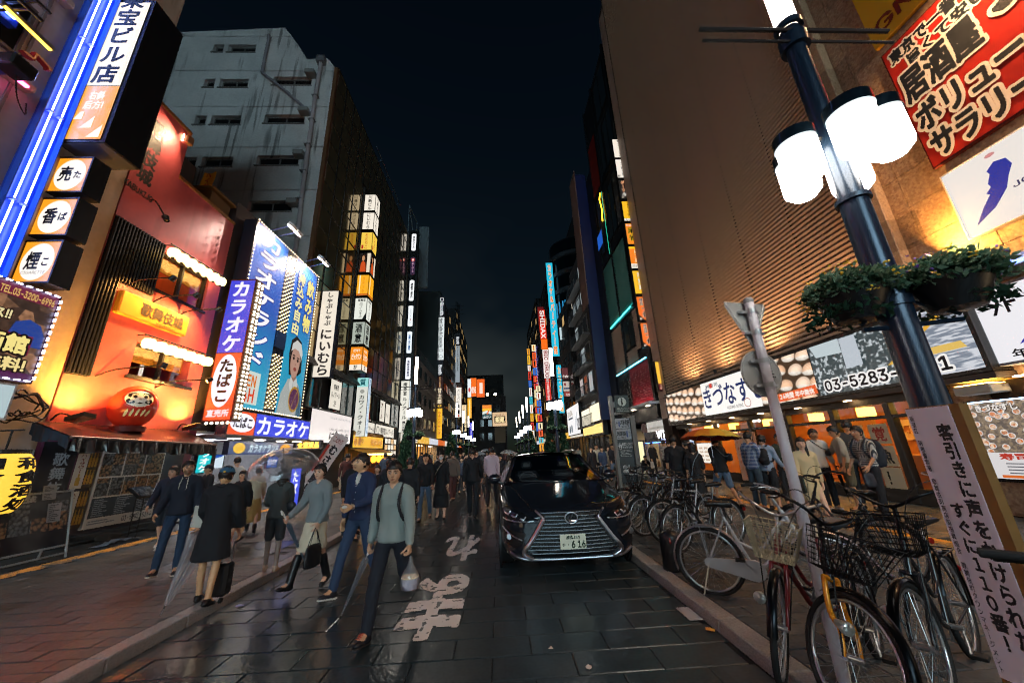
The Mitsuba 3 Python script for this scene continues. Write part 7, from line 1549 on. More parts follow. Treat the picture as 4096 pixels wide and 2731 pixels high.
for s in (1, -1):
 g = (lambda p: p) if s < 0 else mir
 strip(ck + '__grille_frame', g([(-.385, .77), (-.46, .66), (-.57, .51), (-.675, .385), (-.66, .325), (-.56, .275)]), 0.03, CHROME, 0.02, 40)
 strip(ck + '__grille_frame', g([(-.49, .875), (-.43, .82), (-.38, .765)]), 0.016, CHROME, 0.016, 14)
 HL = g([(-.985, .80), (-.95, .90), (-.86, .925), (-.62, .83), (-.465, .765), (-.50, .735), (-.72, .735), (-.9, .735)])
 h = patch(ck + '__headlight', HL, M('30363c', 0.1, 0.85), 0.014, 3)
 for a, b in ((-.88, .85), (-.78, .82), (-.67, .79)):
  c = g([(a, b)])[0]
  add(h + '__lamp', tube(on_front([(c[0] - .035 * s, c[1] + .02), (c[0], c[1] - .022), (c[0] + .045 * s, c[1] - .005)], 0.03), 0.012, 6), M('e8ecf0', 0.08, 1.0), True)
 strip(h + '__lamp_strip', g([(-.95, .765), (-.75, .748), (-.52, .75)]), 0.009, M('c8d0d8', 0.1, 1.0), 0.026, 20)
 patch(ck + '__intake', g([(-.93, .64), (-.64, .60), (-.70, .47), (-.80, .42), (-.95, .46)]), M('06070a', 0.45), 0.012)
 strip(ck + '__intake_trim', g([(-.96, .645), (-.84, .57), (-.70, .515)]), 0.009, CHROME, 0.02, 16)
 c = g([(-.87, .55)])
 add(ck + '__fog_lamp', lathe([(0.0, 0.0), (0.035, 0.01), (0.045, 0.0), (0.045, -0.02)], on_front(c, 0.03)[0], 14, (1, 0, 0), (0, 0, 1), (0, -1, 0)), M('c0c8cc', 0.1, 1.0), True)
 # wheels with tyre and alloy rim
 for v in (1.03, 3.92):
  wc = (CX + s * 0.91, CY + v, 0.37)
  t = add(ck + '__wheel', lathe([(0.25, -.115), (0.34, -.12), (0.37, -.09), (0.37, .09), (0.34, .12), (0.25, .115)], wc, 36, (0, 1, 0), (0, 0, 1), (1, 0, 0)), M('0c0c0d', 0.8), True)
  add(t + '__rim', join(lathe([(0.25, .10), (0.235, .07), (0.235, -.07), (0.25, -.10)], wc, 32, (0, 1, 0), (0, 0, 1), (1, 0, 0)), *[obox(np.array(wc) + [s * .09, .12 * math.cos(a), .12 * math.sin(a)], (1, 0, 0), (0, math.cos(a), math.sin(a)), (0, -math.sin(a), math.cos(a)), .015, .12, .022) for a in np.arange(5) * 2 * np.pi / 5]), M('8a9096', 0.25, 1.0))
  add(ck + '__wheel_arch', lathe([(0.41, -.02), (0.47, -.02), (0.47, .02), (0.41, .02)], (CX + s * 1.0, CY + v, 0.37), 32, (0, 1, 0), (0, 0, 1), (1, 0, 0)), M('101114', 0.5))
 # mirrors
 mk = add(ck + '__mirror', ball((0, 0, 0), 1, 2), 'car_paint', True)
 v0 = ball((0, 0, 0), 1.0, 3)
 scene[mk] = mikit.ply((v0[0] * [0.12, 0.075, 0.085] + [CX + s * 1.09, CY + 1.62, 1.22], v0[1]), 'car_paint', True)
 add(ck + '__mirror_arm', cyl((CX + s * .92, CY + 1.62, 1.12), (CX + s * 1.05, CY + 1.62, 1.18), 0.03), M('101114', 0.4))
# bonnet shut line, creases and lower lip
for s in (-1, 1):
 top = trimesh.ray.ray_triangle.RayMeshIntersector(body)
 pts = np.array([(CX + s * lerp([(0, .52), (.5, .66), (1.3, .80)], v), CY + v, 3.0) for v in np.linspace(.06, 1.35, 26)])
 loc, ri, _ = top.intersects_location(pts, np.tile([0, 0, -1.0], (len(pts), 1)), multiple_hits=False)
 add(ck + '__bonnet_seam', tube(loc[np.argsort(ri)] + [0, 0, 0.002], 0.005, 5), M('020203', 0.6))
strip(ck + '__bumper_lip', [(-.86, .34), (-.6, .262), (0, .245), (.6, .262), (.86, .34)], 0.022, M('9aa0a8', 0.2, 1.0), 0.012, 40)
# emblem
ec = on_front([(0, .775)], 0.03)[0]
e = add(ck + '__emblem', lathe([(0.0, 0.0), (0.082, 0.0), (0.082, 0.012), (0.0, 0.014)], ec, 28, (1, 0, 0), (0, 0, 1), (0, -1, 0)), M('0a0d12', 0.1), 30)
a = np.linspace(0, 2 * np.pi, 33)[:-1]
add(e + '__ring', tube(np.column_stack([ec[0] + .088 * np.cos(a), ec[1] - .012 + 0 * a, ec[2] + .07 * np.sin(a)]), 0.01, 8, closed=True), CHROME, True)
add(e + '__letter', tube(ec + np.array([(.028, -.02, .052), (-.02, -.022, -.012), (-.034, -.022, -.034), (0.0, -.022, -.036), (.055, -.02, -.036)]), 0.009, 8), CHROME, 30)
# number plate
pc = on_front([(0, .475)], 0.05)[0]
f = Face((CX - 0.18, pc[1], .385), (1, 0, 0), .36, .185)
pk = add(ck + '__number_plate', f.at(rbox(0, f.w, 0, f.h, -0.012, 0, 0.004)), M('c8c8b4', 0.4))
print_on(pk, f, [('練馬338', 0.24, 0.66, 0.78, 0.94, '16301f', ''), ('や', 0.07, 0.2, 0.2, 0.44, '16301f', ''), ('・', 0.22, 0.16, 0.4, 0.5, '16301f', ''), ('6 16', 0.42, 0.1, 0.98, 0.56, '16301f', 'b')], 0, 56)
# cabin: glass, pillars, roof, seats and wheel inside
RB = [(-.88, 1.30, 1.135), (-.66, 2.25, 1.60)]
def wind(u, v):
 x = (u * 2 - 1)
 hw = .885 - .215 * v
 return np.column_stack([CX + x * hw, CY + 1.26 + .98 * v + .17 * x * x * (1 - .55 * v), 1.165 + .455 * v - .05 * x * x * v - 0.02 * x * x])
add(ck + '__windscreen', grid(wind, 17, 9), 'glass', True)
edge = lambda s: np.array([wind(np.array([s]), np.array([t]))[0] for t in np.linspace(0, 1, 10)])
for s in (0.0, 1.0):
 add(ck + '__pillar', tube(edge(s) + [0, .02, 0], 0.042, 8), 'car_paint', True)
def roof(u, v):
 x = u * 2 - 1
 return np.column_stack([CX + x * (.675 + .02 * np.sin(v * np.pi)), CY + 2.22 + 2.0 * v + 0.075 * x * x * (1 - v), 1.628 + .05 * np.sin(np.pi * np.clip(v * .8 + .12, 0, 1)) - .07 * v - .055 * np.abs(x) ** 2.5])
add(ck + '__roof', grid(roof, 21, 14), 'car_paint', True)
for s in (-1, 1):
 add(ck + '__roof_rail', tube(spline([(CX + s * .62, CY + 2.35, 1.60), (CX + s * .63, CY + 2.6, 1.665), (CX + s * .63, CY + 3.7, 1.655), (CX + s * .6, CY + 4.1, 1.58)], 16), 0.018, 8), M('8a9096', 0.2, 1.0), True)
 side = grid(lambda u, v, s=s: np.column_stack([CX + s * (.93 - .24 * v), CY + 1.5 + .75 * v + u * (3.2 - 1.3 * v), 1.13 + .46 * v]), 12, 5)
 add(ck + '__side_window', side, M('06080a', 0.05, spec=0.8), True)
add(ck + '__rear_window', grid(lambda u, v: np.column_stack([CX + (u * 2 - 1) * (.86 - .2 * v), CY + 4.8 - .6 * v, 1.12 + .44 * v]), 6, 4), M('06080a', 0.05))
add(ck + '__dashboard', box(CX - .85, CX + .85, CY + 1.45, CY + 1.95, 1.0, 1.13), M('0a0b0d', 0.6))
for s in (-1, 1):
 sk = add(ck + '__seat', rbox(CX + s * .4 - .25, CX + s * .4 + .25, CY + 2.65, CY + 2.85, .8, 1.28, 0.06), M('101114', 0.6))
 add(sk + '__headrest', rbox(CX + s * .4 - .12, CX + s * .4 + .12, CY + 2.72, CY + 2.82, 1.32, 1.48, 0.04), M('101114', 0.6))
a = np.linspace(0, 2 * np.pi, 29)[:-1]
add(ck + '__steering_wheel', tube(np.column_stack([CX - .42 + .18 * np.cos(a), CY + 2.1 + .06 * np.sin(a), 1.12 + .17 * np.sin(a)]), 0.014, 6, closed=True), M('24262a', 0.4), True)
"""wipers"""
for s in (-1, 1):
 add(ck + '__wiper', tube([(CX + s * .1, CY + 1.22, 1.165), (CX + s * .1 - .5, CY + 1.30, 1.185)], 0.008, 5), BLACKM)
# ---- bicycles ----------------------------------------------------------------------------------------------------------------------------
RUBBER, SILV = M('0c0c0d', 0.75), M('b4b8bc', 0.22, 0.9)
def bike(label, front, heading, paint='16181a', steer=0.0, basket='1a1c1e', step=True, rear=None, chain_case=None, lean=0.03, fork=None, guard='9a9ea2', saddle='101113', rack=True, bar='b4b8bc', lamp=True, R=0.33, high=0.0, group='bicycles parked along the right kerb'):
 """front: where the front hub stands over the ground; heading: degrees, the way it points; steer: degrees the front is turned."""
 k = thing('bicycle', label, 'bicycle', group)
 h = math.radians(heading)
 fx, fy = math.cos(h), math.sin(h)
 Rm = np.array([[fx, fy, 0], [-fy, fx, 0], [0, 0, 1.0]])  # rows: forward, left, up
 Rm[1] += np.array([0, 0, lean])
 Rm[2] += np.array([fy, -fx, 0]) * lean
 wb = 1.07
 O = np.array([front[0] - fx * wb, front[1] - fy * wb, WALK_Z])
 top, ax = np.array([wb - 0.27, 0, R + 0.50]), None
 hubf = np.array([wb, 0, R])
 ax = (top - hubf + [0.05, 0, 0])
 ax /= np.linalg.norm(ax)
 def place(m):
  return O + np.asarray(m[0]) @ Rm, m[1]
 st = math.radians(steer)
 def turned(m):
  p = np.asarray(m[0], float) - top
  c, s = math.cos(st), math.sin(st)
  p = p * c + np.cross(ax, p) * s + np.outer(p @ ax, ax) * (1 - c)
  return place((p + top, m[1]))
 P, BR, GD = M(paint, 0.28, 0.2, coat=0.5), M(bar, 0.25, 0.8), M(guard, 0.25, 0.8)
 FK = M(fork or paint, 0.28, 0.2, coat=0.5)
 def wheel(c, tr):
  a = np.linspace(0, 2 * np.pi, 45)[:-1]
  w = add(k + '__wheel', tr(tube(np.column_stack([c[0] + R * np.cos(a), 0 * a, c[2] + R * np.sin(a)]), 0.021, 8, closed=True)), RUBBER, True)
  add(w + '__rim', tr(tube(np.column_stack([c[0] + (R - .03) * np.cos(a), 0 * a, c[2] + (R - .03) * np.sin(a)]), 0.012, 6, closed=True)), SILV, True)
  sp = [cyl((c[0] + .02 * math.cos(t + (.6 if n % 2 else -.6)), .03 * (-1) ** (n // 2), c[2] + .02 * math.sin(t + (.6 if n % 2 else -.6))), (c[0] + (R - .035) * math.cos(t), 0, c[2] + (R - .035) * math.sin(t)), 0.0016, n=4) for n, t in enumerate(np.arange(28) * 2 * np.pi / 28)]
  kk = add(w + '__spokes', tr(join(*sp)), SILV)
  stuff(kk, 'thin wire spokes')
  add(w + '__hub', tr(cyl((c[0], -.05, c[2]), (c[0], .05, c[2]), 0.02)), SILV, 40)
 wheel((0, 0, R), place)
 wheel(hubf, turned)
 def guard_arc(c, a0, a1, tr):
  a = np.radians(np.linspace(a0, a1, 22))
  v = []
  for t in a:
   for w, dr_ in ((-.03, -.008), (-.018, .004), (0, .008), (.018, .004), (.03, -.008)):
    v.append([c[0] + (R + .035 + dr_) * math.cos(t), w, c[2] + (R + .035 + dr_) * math.sin(t)])
  f = [[i * 5 + j, i * 5 + j + 1, i * 5 + j + 6, i * 5 + j + 5] for i in range(21) for j in range(4)]
  add(k + '__mudguard', tr(join((np.array(v), np.array(f)))), GD, True)
 guard_arc((0, 0, R), 20, 200, place)
 guard_arc(hubf, 10, 135, turned)
 bb, seat = np.array([0.43, 0, R - 0.04]), np.array([0.22, 0, R + 0.46])
 ht = top - ax * 0.13
 tubes = [tube([bb, seat], 0.016, 8)]
 if step:
  tubes += [tube(spline([bb + [.03, 0, 0], [0.58, 0, R + .05], [0.7, 0, R + .22], ht], 14), 0.019, 8), tube(spline([(bb + seat) / 2, [0.52, 0, R + .16], [0.68, 0, R + .36], top + [0, 0, -.03]], 14), 0.015, 8)]
 else:
  tubes += [tube([bb, ht], 0.018, 8), tube([seat - [0, 0, .04], top], 0.016, 8)]
 for s in (-1, 1):
  tubes += [tube([[0, s * .06, R], bb + [0, s * .04, 0]], 0.009, 6), tube([[0, s * .06, R], seat + [-.01, s * .02, -.04]], 0.008, 6)]
 tubes += [tube([top + ax * .06, ht - ax * .03], 0.022, 10)]
 add(k + '__frame', place(join(*tubes)), P, True)
 fk = [tube(spline([ht - ax * .02 + [0, s * .045, 0], ht - ax * .2 + [0.0, s * .05, 0], hubf + [-.05, s * .05, .12], hubf + [0, s * .05, 0]], 12), [0.016] * 7 + [0.011] * 5, 8) for s in (-1, 1)] + [tube([ht - ax * .02 + [0, -.05, 0], ht - ax * .02 + [0, .05, 0]], 0.018, 8)]
 add(k + '__fork', turned(join(*fk)), FK, True)
 bt = top + ax * (.2 + high)
 add(k + '__stem', turned(join(tube([top, bt], 0.014, 8), tube([bt, bt + [.05, 0, .01]], 0.016, 8))), BR, True)
 c0 = bt + [.05, 0, .01]
 if step:
  hb = [c0 + [-.26, -.28, .09], c0 + [-.12, -.27, .11], c0 + [.0, -.16, .07], c0, c0 + [.0, .16, .07], c0 + [-.12, .27, .11], c0 + [-.26, .28, .09]]
  g = [(hb[0], hb[1]), (hb[6], hb[5])]
 else:
  hb = [c0 + [-.05, -.31, .02], c0 + [-.02, -.16, .02], c0, c0 + [-.02, .16, .02], c0 + [-.05, .31, .02]]
  g = [(hb[0], hb[0] * .6 + hb[1] * .4), (hb[4], hb[4] * .6 + hb[3] * .4)]
 add(k + '__handlebar', turned(tube(spline(hb, 30), 0.011, 8)), BR, True)
 for a, b in g:
  d = (b - a) / np.linalg.norm(b - a)
  add(k + '__grip', turned(tube([a - d * .01, a + d * .12], 0.017, 10)), RUBBER, 40)
  add(k + '__brake_lever', turned(tube(spline([a + d * .02 + [.05, 0, -.03], a + d * .1 + [.045, 0, -.025], a + d * .17 + [.01, 0, -.005]], 8), 0.006, 6)), BR, True)
  add(k + '__cable', turned(tube(spline([a + d * .16 + [.02, 0, 0], a + d * .2 + [.14, 0, .06], c0 * .5 + (a + d * .2) * .5 + [.16, 0, .0], ht + [.03, 0, .0]], 16), 0.0035, 5)), BLACKM, True)
 add(k + '__saddle', place(saddle_mesh(seat + [-.03, 0, .14])), M(saddle, 0.4), True)
 add(k + '__seat_post', place(tube([seat, seat + [-.02, 0, .12]], 0.013, 8)), SILV)
 # cranks, pedals, chain case
 cr = [tube([bb + [0, s * .07, 0], bb + [s * .12, s * .09, s * -.11]], 0.009, 6) for s in (-1, 1)] + [cyl(bb + [0, -.08, 0], bb + [0, .08, 0], 0.018)]
 add(k + '__crank', place(join(*cr)), SILV)
 for s in (-1, 1):
  c = bb + [s * .12, s * .13, s * -.11]
  add(k + '__pedal', place(rbox(c[0] - .045, c[0] + .045, c[1] - .035, c[1] + .035, c[2] - .012, c[2] + .012, .004)), BLACKM)
 if chain_case:
  m = prism(union_all([Point(0, R).buffer(.045, 8), Point(bb[0], bb[2]).buffer(.1, 10)]).convex_hull, 0.03)
  add(k + '__chain_case', place((np.column_stack([m[0][:, 0], -.045 - m[0][:, 2], m[0][:, 1]]), m[1])), M(chain_case, 0.3, 0.5))
 else:
  add(k + '__chainring', place(lathe([(.085, -.003), (.09, 0), (.085, .003), (.06, 0)], bb + [0, -.05, 0], 20, (1, 0, 0), (0, 0, 1), (0, -1, 0))), SILV)
 if rack:
  rk = [tube([[-.16, s * .07, R + .36], [.2, s * .06, R + .36]], .006, 5) for s in (-1, 1)] + [tube([[x, -.07, R + .36], [x, .07, R + .36]], .005, 5) for x in (-.16, -.05, .06, .17)] + [tube([[0, s * .07, R], [-.04, s * .07, R + .36]], .006, 5) for s in (-1, 1)]
  add(k + '__rack', place(join(*rk)), BR)
 add(k + '__reflector', place(cyl([-.38, 0, R + .17], [-.395, 0, R + .17], .03)), M('7a0c0c', 0.2))
 add(k + '__kickstand', place(join(tube([[0, .08, R], [-.1, .12, .02]], .008, 6), tube([[0, -.08, R], [-.1, -.12, .02]], .008, 6))), SILV)
 if lamp:
  lc = hubf + [.02, -.1, .17]
  add(k + '__lamp', turned(lathe([(0.0, -.04), (.02, -.04), (.04, .03), (.036, .045), (0.0, .05)], lc, 14, (0, 1, 0), (0, 0, 1), (1, 0, 0))), M('c0c4c0', 0.15, 0.7), True)
  add(k + '__lamp_stay', turned(tube([lc, hubf + [0, -.05, .1]], .006, 5)), BLACKM)
 if basket:
  # wire basket: rims, uprights and rings
  b0, t0 = c0 + [.06, 0, -.27], c0 + [.05, 0, -.03]
  wires = []
  def ring(z):
   q = (z - b0[2]) / (t0[2] - b0[2])
   x0, x1, w = b0[0], b0[0] + .22 + .1 * q, .125 + .05 * q
   return [np.array([x0, -w, z]), np.array([x1, -w * .95, z + .02 * q]), np.array([x1, w * .95, z + .02 * q]), np.array([x0, w, z])]
  for t in np.linspace(0, 1, 8):
   r4 = ring(b0[2] + t * (t0[2] - b0[2]))
   wires.append(tube(r4 + [r4[0]], .0045 if t > .98 else .0028, 5))
  lo, hi = ring(b0[2]), ring(t0[2])
  for e in range(4):
   for t in np.linspace(0, 1, 9 if e % 2 else 10)[:-1]:
    wires.append(tube([lo[e] * (1 - t) + lo[(e + 1) % 4] * t, hi[e] * (1 - t) + hi[(e + 1) % 4] * t], .0028, 4))
  for t in np.linspace(0.1, .9, 8):
   wires.append(tube([lo[0] * (1 - t) + lo[1] * t, lo[3] * (1 - t) + lo[2] * t], .0028, 4))
  for t in np.linspace(0.15, .85, 5):
   wires.append(tube([lo[0] * (1 - t) + lo[3] * t, lo[1] * (1 - t) + lo[2] * t], .0028, 4))
  kk = add(k + '__basket', turned(join(*wires)), M(basket, 0.3, 0.7))
  add(k + '__basket_stay', turned(join(*[tube([b0 + [.16, s * .1, 0], hubf + [0, s * .06, 0]], .005, 5) for s in (-1, 1)])), BLACKM)
 return k
def saddle_mesh(c):
 pts = []
 for x, w, h in ((-.13, .085, 0), (-.09, .105, .01), (-.02, .075, .005), (.06, .035, .0), (.14, .022, -.005)):
  for a in np.linspace(0, 2 * np.pi, 13)[:-1]:
   pts.append([c[0] + x, c[1] + w * math.cos(a), c[2] + h + (.028 if math.sin(a) > 0 else .035) * math.sin(a)])
 h = trimesh.convex.convex_hull(np.array(pts))
 return np.array(h.vertices), np.array(h.faces)
bike('yellow forked bicycle with black wire basket, its large front wheel turned towards the camera', (2.06, 2.56), -140, '14161a', 52, '14161a', fork='d88a12', guard='14161a', saddle='2c3840', bar='14161a')
bike('dark red bicycle with a silver wire basket beside the white pole', (1.95, 2.98), -155, '5a1216', 24, 'b8ac90', guard='14161a', fork='6a1418')
bike('silver grey step-through bicycle with a pale chain case, standing side on by the kerb', (3.25, 3.97), -32, 'b0b4b8', 8, None, chain_case='b8bcc0', guard='b8b0b4', lamp=False)
bike('black bicycle with wide handlebar and black wire basket beside the leaning board', (2.62, 2.6), -149, '1c1e22', -4, '0e1012', guard='14161a', bar='14161a', high=0.08)
bike('black bicycle at the right edge with only its rubber grip reaching before the board', (2.30, 1.50), 38, '16181c', 0, None, step=False, guard='14161a', rack=False, bar='16181a', lamp=False, high=0.12)
for i, (x, y, hd, c, bs, lb) in enumerate(((2.75, 6.15, 196, '1c2024', '14161a', 'black bicycle with black basket, first in the dark row behind the silver one'), (2.85, 6.75, 200, 'a8acb0', None, 'grey bicycle in the dark row, second behind the silver one'), (2.7, 7.35, 190, '14161a', None, 'black bicycle without basket, third in the row towards the information board'),
             (2.75, 8.0, 198, '202428', '1a1c1e', 'dark grey bicycle with basket, fourth in the row towards the information board'), (2.8, 8.7, 188, '14161a', None, 'black bicycle close beside the information board'), (2.9, 11.6, 200, '101214', '101214', 'black bicycle standing between the car and the information board'),
             (4.35, 5.6, 100, '1a1c20', None, 'black bicycle with high handlebar by the people at the sushi restaurant'))):
 bike(lb, (x, y), hd, c, (8, -14, 5, 18, -6, 0, 10)[i], bs, step=i % 2 == 0, guard='2a2c30', bar='2a2c30' if i != 1 else 'b4b8bc')
# ---- white sign pole, seen from behind ------------------------------------------------------------------------------------------------
k = thing('sign_pole', 'pale grey pole with a triangular and a round traffic sign seen from behind', 'sign pole')
PX, PY = 2.31, 2.95
WP = M('b4b0b8', 0.4)
add(k + '__pole', cyl((PX, PY, WALK_Z), (PX, PY, 2.92), 0.038, n=20), WP, 40)
add(k + '__cap', lathe([(0.04, 2.9), (0.042, 2.93), (0.03, 2.95), (0.0, 2.955)], (PX, PY, 0), 16), M('6a6c70', 0.4))
u, v, n = np.array([0.985, 0.17, 0]), np.array([0, 0, 1.0]), np.array([0.17, -0.985, 0])
def plate(key, poly, c, mat, th=0.004):
 m = prism(poly, th)
 return add(key, (np.asarray(c) + m[0][:, :1] * u + m[0][:, 1:2] * v - m[0][:, 2:3] * n, m[1]), mat)
BACK = M('8a8c8c', 0.45, 0.3)
c = np.array([PX, PY, 2.72]) - n * 0.05
plate(k + '__triangle_plate', Polygon([(-.19, .17), (.19, .17), (0, -.2)]).buffer(.03, quad_segs=4), c, BACK)
add(k + '__triangle_rim', tube([c + u * a + v * b for a, b in ((-.215, .2), (.215, .2), (0, -.24), (-.215, .2))], 0.007, 6), M('a8a8a4', 0.35, 0.5))
c = np.array([PX, PY, 2.26]) - n * 0.05
plate(k + '__round_plate', Point(0, 0).buffer(.2, 16), c, BACK)
a = np.linspace(0, 2 * np.pi, 41)[:-1]
add(k + '__round_rim', tube([c + u * .2 * math.cos(t) + v * .2 * math.sin(t) for t in a], 0.007, 6, closed=True), M('a8a8a4', 0.35, 0.5))
for z in (2.82, 2.62, 2.36, 2.15):
 add(k + '__clamp', join(lathe([(0.046, z - .02), (0.046, z + .02)], (PX, PY, 0), 16), obox(np.array([PX, PY, z]) - n * .03, u, v, np.cross(u, v), .11, .012, .012)), M('a0a2a4', 0.3, 0.8))
f = Face(c + n * 0.004 + u * 0.03 + v * -0.06, u, 0.15, 0.13)
print_on(k, f, [(union_all([sbox(0, .1 * j, .3 + .07 * ((j * 3) % 7), .1 * j + .05) for j in range(9)]), '3a3c40')], 0)
# ---- leaning notice board tied to the lamp pole -----------------------------------------------------------------------------------------
k = thing('notice_board', 'tall narrow white warning board with black vertical characters tied to the lamp pole', 'sign')
f = FR(2.12, 1.64, 1.825, 0.69, 1.825)
add(k + '__box', box(2.125, 2.17, 1.6, 1.825, 0.1, 1.83), M('7a5424', 0.6))
add(k + '__panel', box(2.121, 2.125, 1.64, 1.825, 0.69, 1.825), M('dcd6e0', 0.45))
print_on(k, f, [('客引きに声をかけられたら', 0.58, 0.05, 0.92, 0.93, '14161e', 'vb'), ('すぐに１１０番!', 0.24, 0.1, 0.56, 0.62, '14161e', 'vb'), ('新宿区　新宿警察署　歌舞伎町商店街振興組合　歌舞伎町タウンマネージメント', 0.06, 0.02, 0.17, 0.97, '3a3846', 'v')], 0, 56, 0.002)
add(k + '__wire', tube(spline([(2.125, 1.66, 1.5), (2.28, 1.8, 1.52), (2.45, 1.92, 1.52), (2.3, 2.0, 1.5), (2.125, 1.82, 1.5)], 20), 0.003, 5), STEEL)
# ---- information totem -------------------------------------------------------------------------------------------------------------------
k = thing('information_board', 'tall dark street information board with white station signs and an i plate on top', 'information board')
TEAL = '2a3438'
add(k + '__post', box(3.12, 3.2, 9.98, 10.14, WALK_Z, 3.08), M('6a6a66', 0.45))
add(k + '__panel', rbox(3.2, 3.62, 10.0, 10.12, 0.78, 2.46, 0.01), M(TEAL, 0.4))
add(k + '__post', box(3.625, 3.75, 9.95, 10.17, WALK_Z, 2.5), M('5c5a56', 0.45))
f = FC(9.996, 3.2, 3.62, 0.78, 2.46)
print_on(k, f, [(sbox(0.02, 0.83, 0.98, 0.99), '8f9296'), (sbox(0.02, 0.66, 0.98, 0.82), '8f9296'), ('←', 0.06, 0.87, 0.2, 0.96, '22282c', 'b'), ('JR新宿駅', 0.3, 0.88, 0.95, 0.97, '22282c', 'b'), ('JR Shinjuku Sta.', 0.4, 0.845, 0.92, 0.875, '22282c', ''), (sbox(0.22, 0.86, 0.29, 0.95), '26407a'), ('西武新宿駅', 0.06, 0.71, 0.64, 0.79, '22282c', 'b'), ('Seibu-Shinjuku Sta.', 0.06, 0.675, 0.6, 0.7, '22282c', ''), ('↑', 0.78, 0.7, 0.92, 0.8, '22282c', 'b'), (sbox(0.66, 0.69, 0.74, 0.79), '26407a'),
    (ell(0.14, 0.55, 0.1, 0.05), 'c4c8c8'), ('i', 0.09, 0.51, 0.19, 0.59, '20282a', 'b'), ('新宿区エリアマップ', 0.27, 0.56, 0.95, 0.61, 'b4b8b8', 'b'), ('Shinjuku City Area Map', 0.27, 0.525, 0.95, 0.55, 'b4b8b8', ''), (union_all([sbox(0.1, 0.4 + 0.022 * j, 0.1 + 0.75 * (1 - .15 * (j % 3)), 0.408 + 0.022 * j) for j in range(5)]), '8a9090'),
    ('新宿区 1-18', 0.15, 0.22, 0.6, 0.27, 'b4b8b8', ''), ('歌舞伎町', 0.15, 0.155, 0.5, 0.205, 'b4b8b8', ''), ('Kabukicho', 0.56, 0.165, 0.95, 0.195, 'b4b8b8', ''), ('Shinjuku City', 0.5, 0.115, 0.95, 0.14, 'b4b8b8', '')], 0, 40)
add(k + '__small_plate', box(3.26, 3.66, 9.98, 10.0, 2.6, 3.08), M('1c2a26', 0.4))
f = FC(9.979, 3.26, 3.66, 2.6, 3.08)
print_on(k, f, [(ell(0.5, 0.62, 0.3, 0.26, 30), 'a8b0a8'), ('i', 0.42, 0.42, 0.58, 0.82, '1a2622', 'b'), ('新宿区エリアマップ', 0.1, 0.16, 0.9, 0.26, 'a0a8a0', ''), ('Shinjuku City Area Map', 0.1, 0.06, 0.9, 0.12, 'a0a8a0', '')], 0, 40)
add(k + '__plate_arm', box(3.18, 3.28, 10.0, 10.04, 2.75, 2.9), M('6a6a66', 0.45))
k = thing('bollard', 'black rounded rubber bollard at the kerb beside the silver bicycle', 'bollard')
add(k, lathe([(0.0, WALK_Z), (0.14, WALK_Z), (0.14, WALK_Z + .36), (0.125, WALK_Z + .43), (0.07, WALK_Z + .47), (0, WALK_Z + .48)], (2.3, 5.42, 0), 24), M('121316', 0.4), True)
# ---- conifers in the pavement ---------------------------------------------------------------------------------------------------------------
def conifer(label, x, y, h, r, seed, n):
 k = thing('conifer', label, 'tree', 'clipped conifers between the street lamps')
 g = np.random.default_rng(seed)
 add(k + '__trunk', tube([(x, y, WALK_Z), (x, y, h * .5), (x + .03, y, h * .95)], [0.07, 0.05, 0.012], 8), M('2a1f16', 0.8))
 bs = []
 for i in range(46):
  z, a = h * (0.14 + 0.8 * i / 46), g.uniform(0, 6.28)
  rr = r * (1 - (z / h - 0.1)) * 0.8
  bs.append(tube([(x, y, z), (x + rr * math.cos(a), y + rr * math.sin(a), z + .12)], [0.014, 0.004], 4))
 add(k + '__limbs', join(*bs), M('2a1f16', 0.8))
 labels[k + '__limbs'] = {'kind': 'stuff'}
 for j, mt in enumerate(('leaf_deep', 'leaf_mid')):
  m = n // 2
  z = h * (0.1 + 0.9 * g.random(m) ** 1.35)
  ang = g.uniform(0, 2 * np.pi, m)
  bump = 0.72 + 0.55 * meshkit.fbm(np.column_stack([np.cos(ang) * 1.6, np.sin(ang) * 1.6, z * 2.4]) + seed, 3, seed)
  prof = np.clip(1.04 - z / h, 0, 1) ** 0.75 * np.clip((z / h) * 7, 0.3, 1)
  rad = r * prof * bump * (0.45 + 0.6 * np.sqrt(g.random(m)))
  p = np.column_stack([x + rad * np.cos(ang), y + rad * np.sin(ang), z + WALK_Z])
  t = np.column_stack([np.cos(ang) * .6, np.sin(ang) * .6, np.full(m, .8)]) + .5 * g.normal(size=(m, 3))
  t /= np.linalg.norm(t, axis=1, keepdims=True)
  s = np.cross(t, g.normal(size=(m, 3)))
  s /= np.linalg.norm(s, axis=1, keepdims=True)
  ln = 0.1 * (.6 + .8 * g.random(m))[:, None]
  v = np.stack([p - t * ln * .5, p + s * ln * .25, p + t * ln, p - s * ln * .25], 1).reshape(-1, 3)
  i = np.arange(m) * 4
  add(k + '__crown', (v, np.vstack([np.stack([i, i + 1, i + 2], 1), np.stack([i, i + 2, i + 3], 1)])), mt)
conifer('dark conifer in front of the cyan karaoke tower sign, largest of the row', 3.15, 20.5, 3.95, 0.95, 3, 9000)
conifer('dark conifer behind the roof of the car, second of the right row', 2.9, 33.5, 3.2, 0.85, 4, 5000)
conifer('dark conifer far along the right kerb, third of the right row', 2.8, 47, 3.1, 0.8, 5, 3000)
conifer('dark conifer behind the first left street lamp', -4.6, 19.0, 3.3, 0.62, 6, 7000)
conifer('dark conifer behind the laughing woman, second of the left row', -4.2, 33, 3.4, 0.85, 7, 5000)
conifer('dark conifer far along the left kerb, third of the left row', -3.9, 47.5, 3.1, 0.8, 8, 3000)
